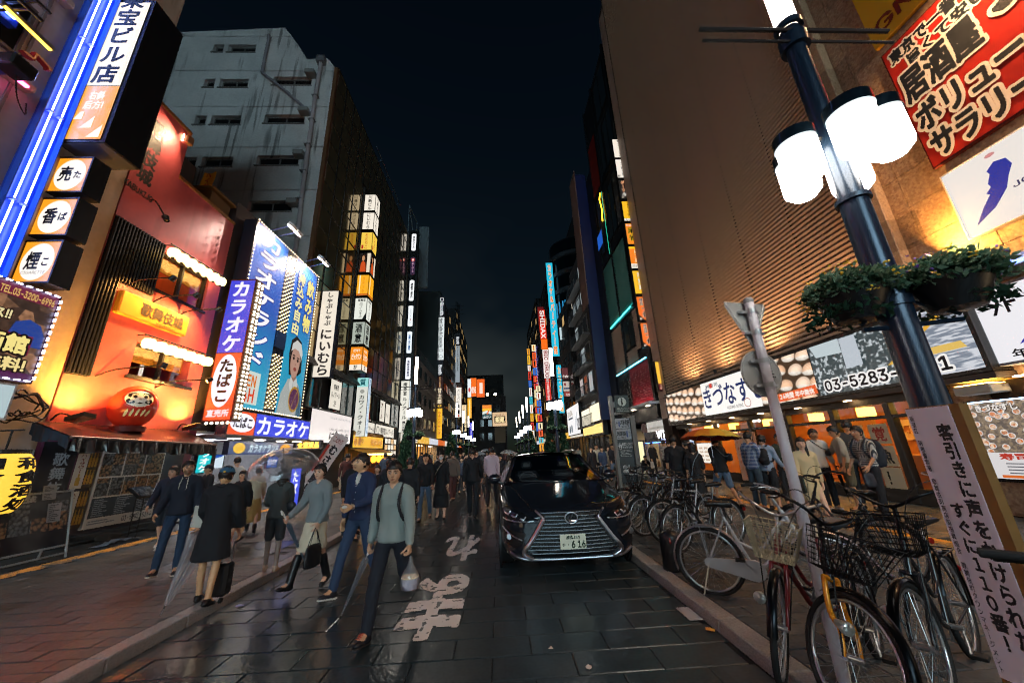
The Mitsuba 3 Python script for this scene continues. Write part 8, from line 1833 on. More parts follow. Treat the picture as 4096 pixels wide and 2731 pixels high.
# ---- people: one continuous body each, clothes as their own meshes over the same bones --------------------------------------------------
scene['skin'] = {'type': 'twosided', 'bsdf': {'type': 'principled', 'base_color': {'type': 'mesh_attribute', 'name': 'vertex_color'}, 'roughness': 0.45, 'specular': 0.4}}
_S = {s: np.array(trimesh.creation.icosphere(s).vertices) for s in (0, 1, 2)}
def blob(parts, res=1):
 """The hull of spheres or ellipsoids (centre, radius or radii)."""
 return m3.Manifold.hull_points(np.vstack([np.asarray(c) + _S[res] * np.asarray(r) for c, r in parts]))
def chain(pts, radii, res=1):
 return [blob([(pts[i], radii[i]), (pts[i + 1], radii[i + 1])], res) for i in range(len(pts) - 1)]
def merge(ms):
 return m3.Manifold.batch_boolean(ms, m3.OpType.Add)
def to_mesh(man, length, smooth=8, folds=0.0, seed=1, freq=7.0):
 mm = man.refine_to_length(length).to_mesh()
 t = trimesh.Trimesh(mm.vert_properties[:, :3], mm.tri_verts, process=True)
 if smooth:
  trimesh.smoothing.filter_taubin(t, 0.5, -0.52, iterations=smooth)
 v = np.array(t.vertices)
 if folds:
  n = np.array(t.vertex_normals)
  a = meshkit.fbm(v * [freq, freq, freq * 0.8] + seed * 3.1, 3, seed) - 0.5
  b = np.sin((v[:, 2] * 34 + 5 * meshkit.noise(v * 6, seed)) + v[:, 0] * 18) * meshkit.noise(v * 4 + 9, seed)
  v = v + n * (a * 2.0 + b * 0.35)[:, None] * folds
 return v, np.array(t.faces)
def head_template(sub):
 v = np.array(trimesh.creation.icosphere(sub).vertices)
 f = np.array(trimesh.creation.icosphere(sub).faces)
 x, y, z = v.T
 g = lambda cx, cz, sx, sz: np.exp(-((x - cx) / sx) ** 2 - ((z - cz) / sz) ** 2) * (y > 0)
 low = np.clip(-z, 0, 1)
 X = x * 0.076 * (1 - 0.36 * low ** 1.6)
 Y = y * 0.096 * np.where(y < 0, 1.0, 0.96) + 0.012 * low * (y > -0.3) - 0.02 * low * (y < -0.2)
 Z = z * 0.118
 Y += 0.026 * np.exp(-(x / 0.13) ** 2) * np.exp(-((z + 0.17) / 0.16) ** 2) * (y > 0) + 0.010 * np.exp(-(x / 0.1) ** 2) * np.exp(-((z - 0.02) / 0.2) ** 2) * (y > 0)
 for s in (-1, 1):
  Y -= 0.012 * g(s * 0.42, 0.06, 0.17, 0.12)
  Y += 0.005 * g(s * 0.42, 0.24, 0.25, 0.07)
  Y += 0.005 * g(s * 0.5, -0.2, 0.2, 0.18)
  Y -= 0.006 * g(s * 0.24, -0.33, 0.1, 0.15)
 Y += 0.007 * g(0, -0.47, 0.2, 0.05) + 0.006 * g(0, -0.57, 0.17, 0.045) - 0.004 * g(0, -0.52, 0.22, 0.018) + 0.009 * g(0, -0.8, 0.25, 0.14)
 return np.column_stack([X, Y, Z]), f
_H = {s: head_template(s) for s in (3, 4)}
_EAR = _S[1] * [0.010, 0.020, 0.031]
def face_colours(p, tone, man=False, beard=False, blush=0.0):
 """Skin with lips, brows and eyes, from the place on the head (metres from its centre)."""
 skin = lin(tone)
 c = np.tile(skin, (len(p), 1))
 x, y, z = p.T
 front = y > 0.035
 c[:] *= (0.93 + 0.14 * meshkit.fbm(p * 40, 2, 3))[:, None]
 def put(mask, col, a=1.0):
  c[mask] = c[mask] * (1 - a) + np.asarray(col) * a
 put(front & ((np.abs(x) / 0.023) ** 2 + ((z + 0.0605) / 0.0085) ** 2 < 1), skin * [0.75, 0.42, 0.42], 0.85)
 put(front & (np.abs(x) < 0.021) & (np.abs(z + 0.0605) < 0.0018), skin * 0.2)
 for s in (-1, 1):
  u = x - s * 0.032
  put(front & ((u / 0.021) ** 2 + ((z - 0.0285 + 0.12 * np.abs(u)) / 0.0055) ** 2 < 1), skin * 0.12, 0.9 if man else 0.75)
  put(front & ((u / 0.0165) ** 2 + ((z - 0.0065) / 0.0078) ** 2 < 1), skin * 0.3, 0.9)
  put(front & ((u / 0.0145) ** 2 + ((z - 0.006) / 0.0058) ** 2 < 1), (0.42, 0.41, 0.4))
  put(front & ((u / 0.0072) ** 2 + ((z - 0.0065) / 0.0072) ** 2 < 1), (0.012, 0.009, 0.008))
  put((np.abs(x - s * 0.011) < 0.0055) & (y > 0.09) & (np.abs(z + 0.034) < 0.004), skin * 0.3, 0.8)
 if beard:
  put(front & (z < -0.036) & ~((np.abs(x) / 0.025) ** 2 + ((z + 0.0605) / 0.010) ** 2 < 1), skin * 0.18, 0.75)
 return c
def rot(axis, deg):
 return trimesh.transformations.rotation_matrix(math.radians(deg), axis)[:3, :3]
DEF = dict(aL=12, kL=8, aR=-10, kR=12, sL=(8, 7, 12), sR=(-8, 7, 12), lean=3, head=(0, 0), drop=0.0)
def person(label, at, yaw, top=('shirt', '404040', 1.0), bottom=('trousers', '202228'), shoes='14141a', hair=('short', '0c0a09'), pose=None, tone='c79a7c', lod=1, male=True, coat=0.0, extra=(), beard=False, sole=None, slim=1.0, group=None, top_mat=None, z0=None, bare=None):
 """at: (x, y, height); yaw: degrees it faces, 0 up the street, 90 to the left; pose: see DEF (degrees; sL is shoulder forward, out, elbow)."""
 k = thing('person', label, 'person', group)
 px, py, h = at
 z0 = z0 if z0 is not None else (WALK_Z if (px < ROAD_L or px > ROAD_R) else 0.0)
 P = {**DEF, **(pose or {})}
 S = h / 1.70
 near = lod >= 2
 res, L = (1, 0.026) if near else (1, 0.05)
 jw = 1.0 if male else 0.88
 # bones in metres of a 1.70 m body: x to its right, y forward, z up
 ln = math.radians(P['lean'])
 pel = np.array([0, 0, 0.93])
 up = np.array([0, math.sin(ln), math.cos(ln)])
 wa, ch, nk = pel + up * 0.16, pel + up * 0.36, pel + up * 0.53
 hc = nk + up * 0.085 + np.array([0, 0.018, 0.062])
 J, lows = {}, []
 for s, n in ((-1, 'L'), (1, 'R')):
  a, b = math.radians(P['a' + n]), math.radians(P['k' + n])
  sp = math.radians(P.get('sp' + n, 2))
  hip = pel + [s * 0.09 * jw, 0, -0.03]
  kn = hip + 0.43 * np.array([s * math.sin(sp), math.sin(a), -math.cos(a) * math.cos(sp)])
  an = kn + 0.41 * np.array([0, math.sin(a - b), -math.cos(a - b)])
  ft = math.radians(P.get('f' + n, max(-35, min(18, -(P['a' + n] - P['k' + n]) * 0.75))))
  # the foot points forward from the ankle, tipped with the step
  fy = np.array([s * 0.12, math.cos(-ft), math.sin(-ft)])
  fz = np.array([0, -math.sin(-ft), math.cos(-ft)])
  J.update({'hip' + n: hip, 'kn' + n: kn, 'an' + n: an, 'heel' + n: an - fy * 0.045 - fz * 0.05, 'toe' + n: an + fy * 0.15 - fz * 0.055})
  lows += [J['heel' + n][2] - 0.03, J['toe' + n][2] - 0.025]
  fl, ab, el = (math.radians(q) for q in P['s' + n])
  sh = nk + np.array([s * 0.172 * jw, 0.0, -0.062])
  d = np.array([s * math.sin(ab), math.sin(fl) * math.cos(ab), -math.cos(fl) * math.cos(ab)])
  eb = sh + d * 0.275
  fw = np.cross([1, 0, 0], d)
  fw = np.array([0, math.cos(fl), math.sin(fl)])
  inn = P.get('in' + n, 0.12)
  e = d * math.cos(el) + (fw + np.array([-s * inn, 0, 0])) * math.sin(el)
  e /= np.linalg.norm(e)
  J.update({'sh' + n: sh, 'eb' + n: eb, 'wr' + n: eb + e * 0.25, 'ha' + n: eb + e * 0.33, 'dir' + n: e})
 dz = -min(lows) - P['drop']
 yw = math.radians(yaw)
 F = np.array([[math.cos(yw), math.sin(yw), 0], [-math.sin(yw), math.cos(yw), 0], [0, 0, 1]])
 def W_(v):
  v = np.asarray(v, float) + [0, 0, dz]
  return v * S @ F + [px, py, z0]
 Rh = rot([0, 0, 1], P['head'][0]) @ rot([1, 0, 0], P['head'][1])
 hv, hf = _H[4 if near else 3]
 hsc = 1.04 if male else 0.99
 # --- body
 fs = 0.92 * slim
 ms = [blob([(pel, (.145 * jw, .10, .09)), (wa, (.125 * jw, .085, .08))]), blob([(wa, (.125 * jw, .085, .08)), (ch, (.15 * jw, .095, .11)), (nk - up * .05, (.10, .06, .04))]),
    blob([(nk - up * .05, (.06, .055, .03)), (hc - [0, .015, .07], (.05, .05, .03))])]
 for n in 'LR':
  ms += chain([J['hip' + n], J['kn' + n], J['an' + n]], [.078 * fs, .052 * fs, .036], res)
  ms += [blob([(J['kn' + n] * .7 + J['an' + n] * .3 - [0, .012, 0], .052 * fs), (J['kn' + n], .045), (J['an' + n], .034)])]
  ms += [blob([(J['an' + n], .034), (J['heel' + n], .03), (J['toe' + n], (.036, .034, .022))])]
  ms += chain([J['sh' + n], J['eb' + n], J['wr' + n]], [.046 * fs, .037, .026], res)
 bm = to_mesh(merge(ms), L * 1.1, 6)
 # hands: palm, four curled fingers and a thumb from the side of the palm
 hm = []
 for s, n in ((-1, 'L'), (1, 'R')):
  d = J['dir' + n]
  wr = J['wr' + n]
  side = np.array([0, 1.0, 0]) - d * d[1] if abs(d[1]) < 0.9 else np.array([0, 0, 1.0]) - d * d[2]
  side /= np.linalg.norm(side)  # towards the thumb
  palm = np.cross(d, side) * s  # the way the palm faces, about inwards
  if palm[0] * s > 0:
   palm = -palm
  curl = P.get('grip' + n, 0.45)
  hm.append(blob([(wr, (.023, .023, .02)), (wr + d * .045 + side * .022, .015), (wr + d * .085 + side * .03, .0125), (wr + d * .085 - side * .03, .012), (wr + d * .04 - side * .02, .015)], 1))
  for i, (o, l) in enumerate(((.03, .072), (.01, .08), (-.011, .074), (-.031, .058))):
   b0 = wr + d * .085 + side * o
   p, a = [b0], 0.0
   for seg, share in enumerate((.45, .31, .24)):
    a += curl * (.55 + .25 * seg + .08 * i)
    p.append(p[-1] + (d * math.cos(a) + palm * math.sin(a)) * l * share)
   hm += chain(p, [.0098, .0092, .0084, .0074], 1 if near else 0)
  t0 = wr + d * .03 + side * .024
  t1 = t0 + (d * .55 + side * .7 + palm * .3) * .036
  t2 = t1 + (d * .85 + side * .25 + palm * .45 * (1 + curl)) * .03
  t3 = t2 + (d * .8 + palm * .6 * (1 + curl)) * .024
  hm += chain([t0, t1, t2, t3], [.013, .0115, .0105, .0085], 1 if near else 0)
 hd = to_mesh(merge(hm), 0.012 if near else 0.05, 1 if near else 0)
 H0 = hv * hsc @ Rh.T + hc
 ears = [(_EAR + [s * .076, -.006, -.004]) * hsc @ Rh.T + hc for s in (-1, 1)]
 ef = np.array(trimesh.creation.icosphere(1).faces)
 whole = join(bm, hd, (H0, hf), *[(e, ef) for e in ears])
 local = (whole[0] - hc) @ Rh / hsc
 isface = np.arange(len(whole[0])) >= len(bm[0]) + len(hd[0])
 col = np.tile(lin(tone), (len(whole[0]), 1)) * (0.9 + 0.2 * meshkit.fbm(whole[0] * 30, 2, 4))[:, None]
 col[isface] = face_colours(local[isface], tone, male, beard)
 if bare:  # stockings
  legs = (~isface) & (whole[0][:, 2] < 0.93) & (np.abs(whole[0][:, 0]) < 0.2) & (np.arange(len(whole[0])) < len(bm[0]))
  col[legs] = lin(bare)
 add(k + '__body', (W_(whole[0]), whole[1]), 'skin', True, color=col)
 def wear(name, ms_, mat, folds=0.006, smooth=7, seed=3, cut=None):
  m = merge(ms_)
  if cut is not None:
   m = m.trim_by_plane(cut[0], cut[1])
  if m.is_empty():
   return None
  v, f = to_mesh(m, L, smooth, folds, seed + len(label))
  return add(k + '__' + name, (W_(v), f), mat, True)
 # --- trousers, skirts
 bk, bc = bottom[0], bottom[1]
 if bk in ('trousers', 'jeans', 'shorts', 'wide'):
  ms = [blob([(pel + [0, 0, .05], (.158 * jw, .112, .05)), (pel - [0, 0, .03], (.165 * jw, .118, .09))])]
  for n in 'LR':
   rr = (.092, .075, .064) if bk == 'trousers' else (.098, .085, .08) if bk == 'wide' else (.09, .068, .058)
   K, A = J['kn' + n], J['an' + n]
   if bk == 'shorts':
    ms += chain([J['hip' + n], J['hip' + n] * .15 + K * .85], [.1, .085])
   else:
    ms += chain([J['hip' + n], K, A * .94 + K * .06], rr)
  wear('trousers' if bk != 'shorts' else 'shorts', ms, M(bc, .85), .006)
 elif bk in ('skirt', 'long_skirt'):
  ln_ = bottom[2] if len(bottom) > 2 else .42
  mid = (J['knL'] + J['knR']) / 2
  c = pel * (1 - ln_ / .43) + mid * (ln_ / .43) if ln_ < .43 else mid - [0, 0, ln_ - .43]
  wd = .17 + .2 * ln_ * .5
  sp_ = abs(J['knL'][1] - J['knR'][1]) * min(ln_ / .43, 1) * .5
  wear('skirt', [blob([(pel + [0, 0, .1], (.14, .1, .02)), (pel, (.165, .12, .05)), (c, (wd, .12 + sp_, .02))])], M(bc, .8), .011)
 # --- shoes
 for s, n in ((-1, 'L'), (1, 'R')):
  he, to, A = J['heel' + n], J['toe' + n], J['an' + n]
  if shoes:
   boot = isinstance(shoes, tuple)
   c = shoes[1] if boot else shoes
   ms = [blob([(he + [0, 0, .008], (.04, .04, .036)), (to * .55 + he * .45 + [0, 0, .012], (.043, .05, .038)), (to + [0, 0, .004], (.04, .045, .027))]), blob([(A + [0, 0, .01], (.045, .048, .02)), (he + [0, 0, .02], (.04, .042, .03)), (to * .4 + he * .6 + [0, 0, .02], (.038, .05, .03))])]
   if boot:
    ms += chain([A, A * (1 - shoes[0]) + J['kn' + n] * shoes[0]], [.054, .064])
   m = to_mesh(merge(ms), L, 4)
   sh_ = add(k + '__shoe', (W_(m[0]), m[1]), M(c, .4), True)
   if sole:
    m = blob([(he - [0, 0, .022], (.042, .042, .012)), (to - [0, 0, .016], (.043, .048, .012))])
    m = to_mesh(m, L, 1)
    add(sh_ + '__sole', (W_(m[0]), m[1]), M(sole, .6), True)
 # --- top
 tk, tc, sl = top
 tm = top_mat or M(tc, .85)
 pf = {'tee': .014, 'shirt': .018, 'sweat': .026, 'jacket': .034, 'coat': .036, 'dress': .018}[tk]
 hem = {'tee': .02, 'shirt': -.05, 'sweat': -.04, 'jacket': -.06, 'coat': -.06 - coat, 'dress': -.05 - coat}[tk]
 base = pel + np.array([0, 0, hem])
 ms = [blob([(wa, (.128 * jw + pf, .09 + pf, .06)), (pel + [0, 0, .03], (.152 * jw + pf, .108 + pf, .04)), (base, (.158 * jw + pf * 1.2 + coat * .12, .115 + pf * 1.2 + coat * .1, .018))]),
    blob([(wa, (.128 * jw + pf, .09 + pf, .06)), (ch, (.155 * jw + pf, .10 + pf, .09)), (nk - up * .045, (.115 * jw, .066 + pf * .5, .028))])]
 for s, n in ((-1, 'L'), (1, 'R')):
  sh, eb, wr = J['sh' + n], J['eb' + n], J['wr' + n]
  r = [.056 + pf * .7, .046 + pf * .8, .032 + pf * .7]
  ms.append(blob([(nk + [s * .05, -.005, -.012], .05 + pf * .5), (sh + [0, 0, .004], r[0] * .92), (ch + [s * .09, 0, .05], (.06, .085 + pf, .06))]))
  if sl >= .99:
   ms += chain([sh, eb, wr - J['dir' + n] * .008], r)
  elif sl > .5:
   q = (sl - .5) * 2
   ms += chain([sh, eb, eb * (1 - q) + wr * q], [r[0], r[1], r[1] * (1 - q) + r[2] * q])
  else:
   ms += chain([sh, sh * (1 - sl * 2) + eb * sl * 2], [r[0], r[0] * .95])
 wear({'coat': 'coat', 'dress': 'dress', 'jacket': 'jacket'}.get(tk, 'top'), ms, tm, .0065 if tk != 'jacket' else .009, 6)
 if tk in ('jacket', 'coat') or 'hood' in extra:
  m = to_mesh(merge([blob([(nk + [0, -.045, .01], (.085, .05, .035)), (nk + [0, .03, .0], (.07, .04, .02))])]), L, 5)
  add(k + '__collar', (W_(m[0]), m[1]), tm, True)
 if tk == 'shirt':
  v, f = to_mesh(blob([(nk + [0, 0, .018], (.064, .06, .016)), (nk + [0, .01, .0], (.07, .064, .012))]), L, 3)
  add(k + '__collar', (W_(v), f), tm, True)
 # --- hair, hats
 hk, hcol = hair[0], hair[1]
 skull = m3.Manifold.hull_points((_S[2] * [.089, .109, .116] + [0, -.004, .022]) * hsc)
 face_cut = m3.Manifold.hull_points(np.array([[x, y, z] for x in (-.2, .2) for y, z in ((.02, -.3), (.02, .0), (.06, .047), (.3, .058), (.3, -.3))]))
 neck_cut = m3.Manifold.hull_points(np.array([[x, y, z] for x in (-.2, .2) for y in (-.3, .3) for z in (-.3, -.065)]))
 side_cut = m3.Manifold.hull_points(np.array([[x, y, z] for x in (-.3, .3) for y, z in ((-.012, -.3), (.018, .005), (.3, .03), (.3, -.3))]))
 hp = skull - face_cut - side_cut
 if hk in ('short', 'crop'):
  hp = hp - neck_cut
  if hk == 'crop':
   hp = hp.scale((.97, .97, .975))
 elif hk == 'bob':
  hp = m3.Manifold.batch_boolean([hp, blob([((0, -.045, -.03), (.088, .065, .05)), ((0, -.045, -.09), (.082, .058, .03))])], m3.OpType.Add) - face_cut
 elif hk == 'long':
  hp = merge([hp, blob([((0, -.05, -.02), (.084, .06, .05)), ((0, -.062, -.2), (.082, .045, .05)), ((0, -.07, -.3), (.06, .035, .02))]), blob([((.066, .012, -.02), (.02, .03, .04)), ((.075, .02, -.2), (.022, .03, .04))]), blob([((-.066, .012, -.02), (.02, .03, .04)), ((-.075, .02, -.2), (.022, .03, .04))])]) - face_cut.scale((.6, 1, .6))
 elif hk == 'bun':
  hp = merge([hp - neck_cut, blob([((0, -.11, -.02), (.035, .032, .035)), ((0, -.09, -.01), .03)])])
 if hk != 'none':
  v, f = to_mesh(hp, 0.011 if near else 0.028, 3)
  n_ = v / (np.linalg.norm(v, axis=1, keepdims=True) + 1e-9)
  az = np.arctan2(n_[:, 0], n_[:, 1])
  v = v + n_ * (0.004 * np.sin(az * 34 + 6 * meshkit.noise(v * 30, 2)) + 0.010 * (meshkit.fbm(v * 26, 2, 5) - .5))[:, None]
  add(k + '__hair', (W_(v * 1.0 @ Rh.T + hc), f), M(hcol, .5), True)
 if 'cap' in extra or 'darkcap' in extra:
  cc = M('2c5a78', .8) if 'cap' in extra else M('141a2c', .8)
  crown = m3.Manifold.hull_points((_S[2] * [.092, .112, .10] + [0, -.004, .035]) * hsc).trim_by_plane((0, .12, 1), .038)
  v, f = to_mesh(crown, .02, 3)
  c_ = add(k + '__cap', (W_(v @ Rh.T + hc), f), cc, True)
  v, f = to_mesh(blob([((0, .09, .045), (.07, .03, .006)), ((0, .15, .03), (.055, .03, .005))]), .02, 2)
  add(c_ + '__brim', (W_(v @ Rh.T + hc), f), cc, True)
  if 'cap' in extra:
   v, f = to_mesh(blob([((.02, -.118, .06), (.018, .006, .012))]), .02, 0)
   add(c_ + '__emblem', (W_(v @ Rh.T + hc), f), M('d8a82a', .6), True)
 if 'mask' in extra:
  v, f = to_mesh(blob([((0, .088, -.035), (.035, .02, .02)), ((.045, .06, -.045), (.018, .02, .028)), ((-.045, .06, -.045), (.018, .02, .028)), ((0, .082, -.075), (.03, .022, .02))]), .02, 2)
  add(k + '__face_mask', (W_(v @ Rh.T + hc), f), M('c4c8cc', .8), True)
 if 'watch' in extra:
  w_ = J['wrL'] if 'watchL' in extra else J['wrR']
  t, a, b = frame_of(J['dirL'] if 'watchL' in extra else J['dirR'])
  add(k + '__watch', (W_(lathe([(.036, -.012), (.04, 0), (.036, .012)], w_ - t * .01, 14, a, b, t)[0]), lathe([(.036, -.012), (.04, 0), (.036, .012)], w_, 14, a, b, t)[1]), M('b0b0aa', .2, .9), True)
 if 'inner' in extra:
  v, f = to_mesh(blob([(nk + [0, .045, -.02], (.04, .05, .05)), (ch + [0, .092, .06], (.03, .03, .05))]), .03, 3)
  add(k + '__inner_shirt', (W_(v), f), M('b8b8b4', .8), True)
 if 'cords' in extra:
  for s in (-1, 1):
   q = [nk + [s * .04, .075, .0], nk + [s * .045, .105, -.06], ch + [s * .05, .14, .06], ch + [s * .05, .145, -.02]]
   add(k + '__hood_cord', (W_(tube(spline(q, 10), .005, 5)[0]), tube(spline(q, 10), .005, 5)[1]), M('c8c4b8', .7), True)
 if 'stripes' in extra:
  for s in (-1, 1):
   for o in (-.012, .012):
    q = [J['sh' + ('R' if s > 0 else 'L')] + [s * .085, o, .0], J['eb' + ('R' if s > 0 else 'L')] + [s * .07, o, 0], J['wr' + ('R' if s > 0 else 'L')] + [s * .052, o, 0]]
    add(k + '__sleeve_stripe', (W_(tube(q, .006, 5)[0]), tube(q, .006, 5)[1]), M('b0b4bc', .7), True)
 if 'buttons' in extra:
  for i in range(6):
   add(k + '__button', (W_(ball(pel + up * (.06 + .08 * i) + [0, .118 + .012 * math.sin(i), 0], .007, 1)[0]), ball((0, 0, 0), 1, 1)[1]), M('b8b8b0', .3), True)
 class R_:
  pass
 o = R_()
 o.key, o.W, o.J, o.pel, o.ch, o.nk, o.hc, o.S, o.F = k, W_, J, pel, ch, nk, hc, S, F
 o.hand = lambda n: W_(J['wr' + n] + J['dir' + n] * .1)
 return o
def carried(name, label, cat, o, parts, group=None):
 """A thing held or worn by a person, its meshes given in the person's own axes."""
 k = thing(name, label, cat, group)
 for pn, m, mat, sm in parts:
  add(k + ('__' + pn if pn else ''), (o.W(m[0]), m[1]), mat, sm)
 return k
def pack(o, label, col, side=0.0, big=1.0):
 c = o.ch + np.array([side, -.2 * big ** .5, -.05])
 m = to_mesh(blob([(c + [0, .02, .14 * big], (.12 * big, .06, .05)), (c + [0, -.02, -.02], (.14 * big, .085 * big, .1 * big)), (c + [0, .01, -.2 * big], (.13 * big, .08 * big, .05))]), .035, 4, .006, 5)
 st = [tube(spline([o.nk + [s * .1, -.1, 0], o.nk + [s * .115, .02, .015], o.ch + [s * .12, .145, .0], o.ch + [s * .145, .06, -.17], o.ch + [s * .13, -.1, -.2]], 14), .017, 6) for s in (-1, 1)]
 return carried('backpack', label, 'backpack', o, [('bag', m, M(col, .7), True), ('strap', st[0], M(col, .7), True), ('strap', st[1], M(col, .7), True), ('pocket', to_mesh(blob([(c + [0, -.1 * big, -.1], (.1 * big, .03, .07 * big))]), .04, 2), M(col, .7), True)])
def bag_on(o, n, label, col, w=.15, h=.2, d=.06, drop=.16, strap=True, cat='bag'):
 hp = o.J['wr' + n] + o.J['dir' + n] * .1
 c = hp + [0, 0, -drop - h / 2]
 m = to_mesh(blob([(c + [0, 0, h / 2 - .02], (d * .5, w * .9, .02)), (c, (d * .8, w, h * .3)), (c + [0, 0, -h / 2 + .02], (d, w, .03))]), .04, 2, .004, 2)
 parts = [('body', m, M(col, .5), True)]
 for s in (-1, 1):
  parts.append(('handle', tube(spline([c + [s * d * .3, -w * .6, h / 2 - .02], hp + [0, -.02, -.01], hp + [0, .02, -.01], c + [s * d * .3, w * .6, h / 2 - .02]], 14), .006, 6), M(col, .5), True))
 return carried('handbag', label, cat, o, parts)
def sling(o, label, col, side=1, front=.16, z=-.2, size=1.0, strapcol=None):
 c = o.pel + [side * .17, front * .5, .16 + z]
 m = to_mesh(blob([(c + [0, 0, .07 * size], (.04, .11 * size, .02)), (c - [0, 0, .05 * size], (.05, .12 * size, .04))]), .04, 2)
 s = tube(spline([c + [0, .09, .08], o.ch + [side * .05, .155, .0], o.nk + [-side * .11, .03, .03], o.nk + [-side * .1, -.09, .0], o.ch + [side * .06, -.155, -.05], c + [0, -.09, .08]], 24), .01, 6)
 return carried('shoulder_bag', label, 'bag', o, [('body', m, M(col, .5), True), ('strap', s, M(strapcol or col, .6), True)])
def umbrella_open(label, top, handle, radius, mats, ribs=8, depth=.28, clear=False, cat='umbrella', group=None):
 k = thing('umbrella', label, cat, group)
 top, handle = np.asarray(top, float), np.asarray(handle, float)
 d, a, b = frame_of(top - handle)
 def pt(u, v):
  th = u * 2 * np.pi
  w = np.abs(np.cos(th * ribs / 2)) ** 0.7
  r = radius * np.sin(v * 1.2) / math.sin(1.2) * (1 - .05 * (1 - w) * v)
  z = -depth * (1 - np.cos(v * 1.2)) / (1 - math.cos(1.2)) + .02 * (1 - w) * v
  return top + r[:, None] * (np.cos(th)[:, None] * a + np.sin(th)[:, None] * b) + z[:, None] * d
 n = len(mats)
 for i in range(ribs if n > 1 else 1):
  lo, hi = (i / ribs, (i + 1) / ribs) if n > 1 else (0, 1)
  add(k + '__panel' if n > 1 else k + '__canopy', grid(lambda u, v, lo=lo, hi=hi: pt(lo + (hi - lo) * u, v), 9 if n > 1 else ribs * 6 + 1, 12), mats[i % n], True)
 for i in range(ribs):
  v = np.linspace(.02, 1, 10)
  add(k + '__rib', tube(pt(np.full(10, i / ribs), v) - d * .008, .0045, 5), STEEL if not clear else M('b8bcc8', .2, .5), True)
  m0 = pt(np.array([i / ribs]), np.array([.55]))[0]
  add(k + '__stretcher', tube([m0 - d * .01, top - d * (depth * .9)], .003, 5), STEEL)
 add(k + '__shaft', tube([top + d * .05, handle], .007, 8), STEEL)
 add(k + '__grip', tube(spline([handle + d * .1, handle, handle - d * .04 + a * .02, handle - d * .03 + a * .06, handle + d * .0 + a * .07], 12), .012, 8), M('e0e0e0' if clear else '14141a', .3), True)
 return k
def umbrella_shut(label, grip, tip, mat, loose=.03, group=None, handle='d8d8d8'):
 k = thing('umbrella', label, 'umbrella', group)
 grip, tip = np.asarray(grip, float), np.asarray(tip, float)
 d, a, b = frame_of(tip - grip)
 L = np.linalg.norm(tip - grip)
 def pt(u, v):
  th = u * 2 * np.pi
  r = (loose * np.interp(v, [0, .08, .2, .75, 1], [.8, 1.0, .8, .35, .12])) * (1 + .35 * np.cos(th * 8) + .1 * np.sin(th * 3))
  return grip + (L * (.14 + .76 * v))[:, None] * d + r[:, None] * (np.cos(th)[:, None] * a + np.sin(th)[:, None] * b)
 add(k + '__canopy', grid(pt, 65, 14), mat, True)
 add(k + '__shaft', tube([grip, tip], .006, 8), STEEL)
 add(k + '__ferrule', tube([tip - d * .09, tip], [.007, .004], 8), BLACKM)
 add(k + '__grip', tube(spline([grip + d * .08, grip, grip - d * .05, grip - d * .085 + a * .03, grip - d * .07 + a * .07, grip - d * .03 + a * .075], 14), .011, 8), M(handle, .3), True)
 for i in range(8):
  t = i * np.pi / 4
  add(k + '__rib', tube([grip + d * L * .15 + (a * math.cos(t) + b * math.sin(t)) * loose * .95, tip - d * L * .1], .003, 4), STEEL)
 return k
WALK = dict(aL=24, kL=10, aR=-14, kR=18, sL=(-18, 6, 14), sR=(20, 6, 20))
WALK2 = dict(aL=-16, kL=20, aR=22, kR=8, sL=(18, 6, 18), sR=(-16, 6, 14))
STAND = dict(aL=3, kL=4, aR=-2, kR=3, sL=(2, 7, 14), sR=(4, 7, 18))
CLEAR = 'vinyl'
# --- the group walking towards the camera on the road
o = person('young man in grey sweatshirt, dark trousers and black backpack striding towards the camera', (-1.18, 4.37, 1.63), 172, ('sweat', '7c8480', 1.0), ('trousers', '10141f'), '14141a', ('short', '0d0b0a'), dict(aL=-22, kL=48, aR=22, kR=6, sL=(6, 9, 10), sR=(-12, 10, 18), gripL=1.1, gripR=1.1, head=(14, -4), fL=-40), 'bd8f70', 2, extra=('watch', 'watchL'), sole='1a1a1c')
for n in 'LR':
 A, t = o.J['an' + n], o.J['toe' + n]
 add(o.key + '__laces', (o.W(join(*[tube([A * (1 - q) + t * q + [-.022, .03, .062 - .03 * q], A * (1 - q) + t * q + [.022, .035, .06 - .03 * q]], .004, 5) for q in (.3, .42, .54, .66)])[0]), join(*[tube([A * (1 - q) + t * q + [-.022, .03, .062 - .03 * q], A * (1 - q) + t * q + [.022, .035, .06 - .03 * q]], .004, 5) for q in (.3, .42, .54, .66)])[1]), M('b8401c', .6))
pack(o, 'slim black backpack on the man in grey, only its straps showing', '14161c', 0, .8)
hR = o.hand('R')
umbrella_shut('closed clear plastic umbrella with a black band in the hand of the man in grey', hR + [0, .05, .02], (-1.77, 4.59, 0.02), CLEAR, .03)
hL = o.hand('L')
k = thing('takeaway_bag', 'clear plastic bag holding a patterned paper food tub, carried by the man in grey', 'bag')
c = hL + np.array([0.02, -.02, -.22])
add(k + '__bag', lathe([(.012, .2), (.03, .12), (.075, .05), (.098, -.02), (.085, -.085), (.0, -.095)], c, 24), 'vinyl', True)
add(k + '__tub', lathe([(0, -.085), (.068, -.085), (.082, .01), (.0, .012)], c, 24), 'tub_print', 40)
add(k + '__lid', lathe([(0, .024), (.086, .02), (.086, .008), (0, .01)], c, 24), M('d8c4a0', .5), 40)
def tub(p, n, uv):
 s = smoothstep(.5, .53, fbm(p.x * 60, p.z * 60, p.y * 60, 2))
 return mix((.55, .5, .55), (.10, .07, .14), s)
proc_mat('tub_print', tub, 0.4)
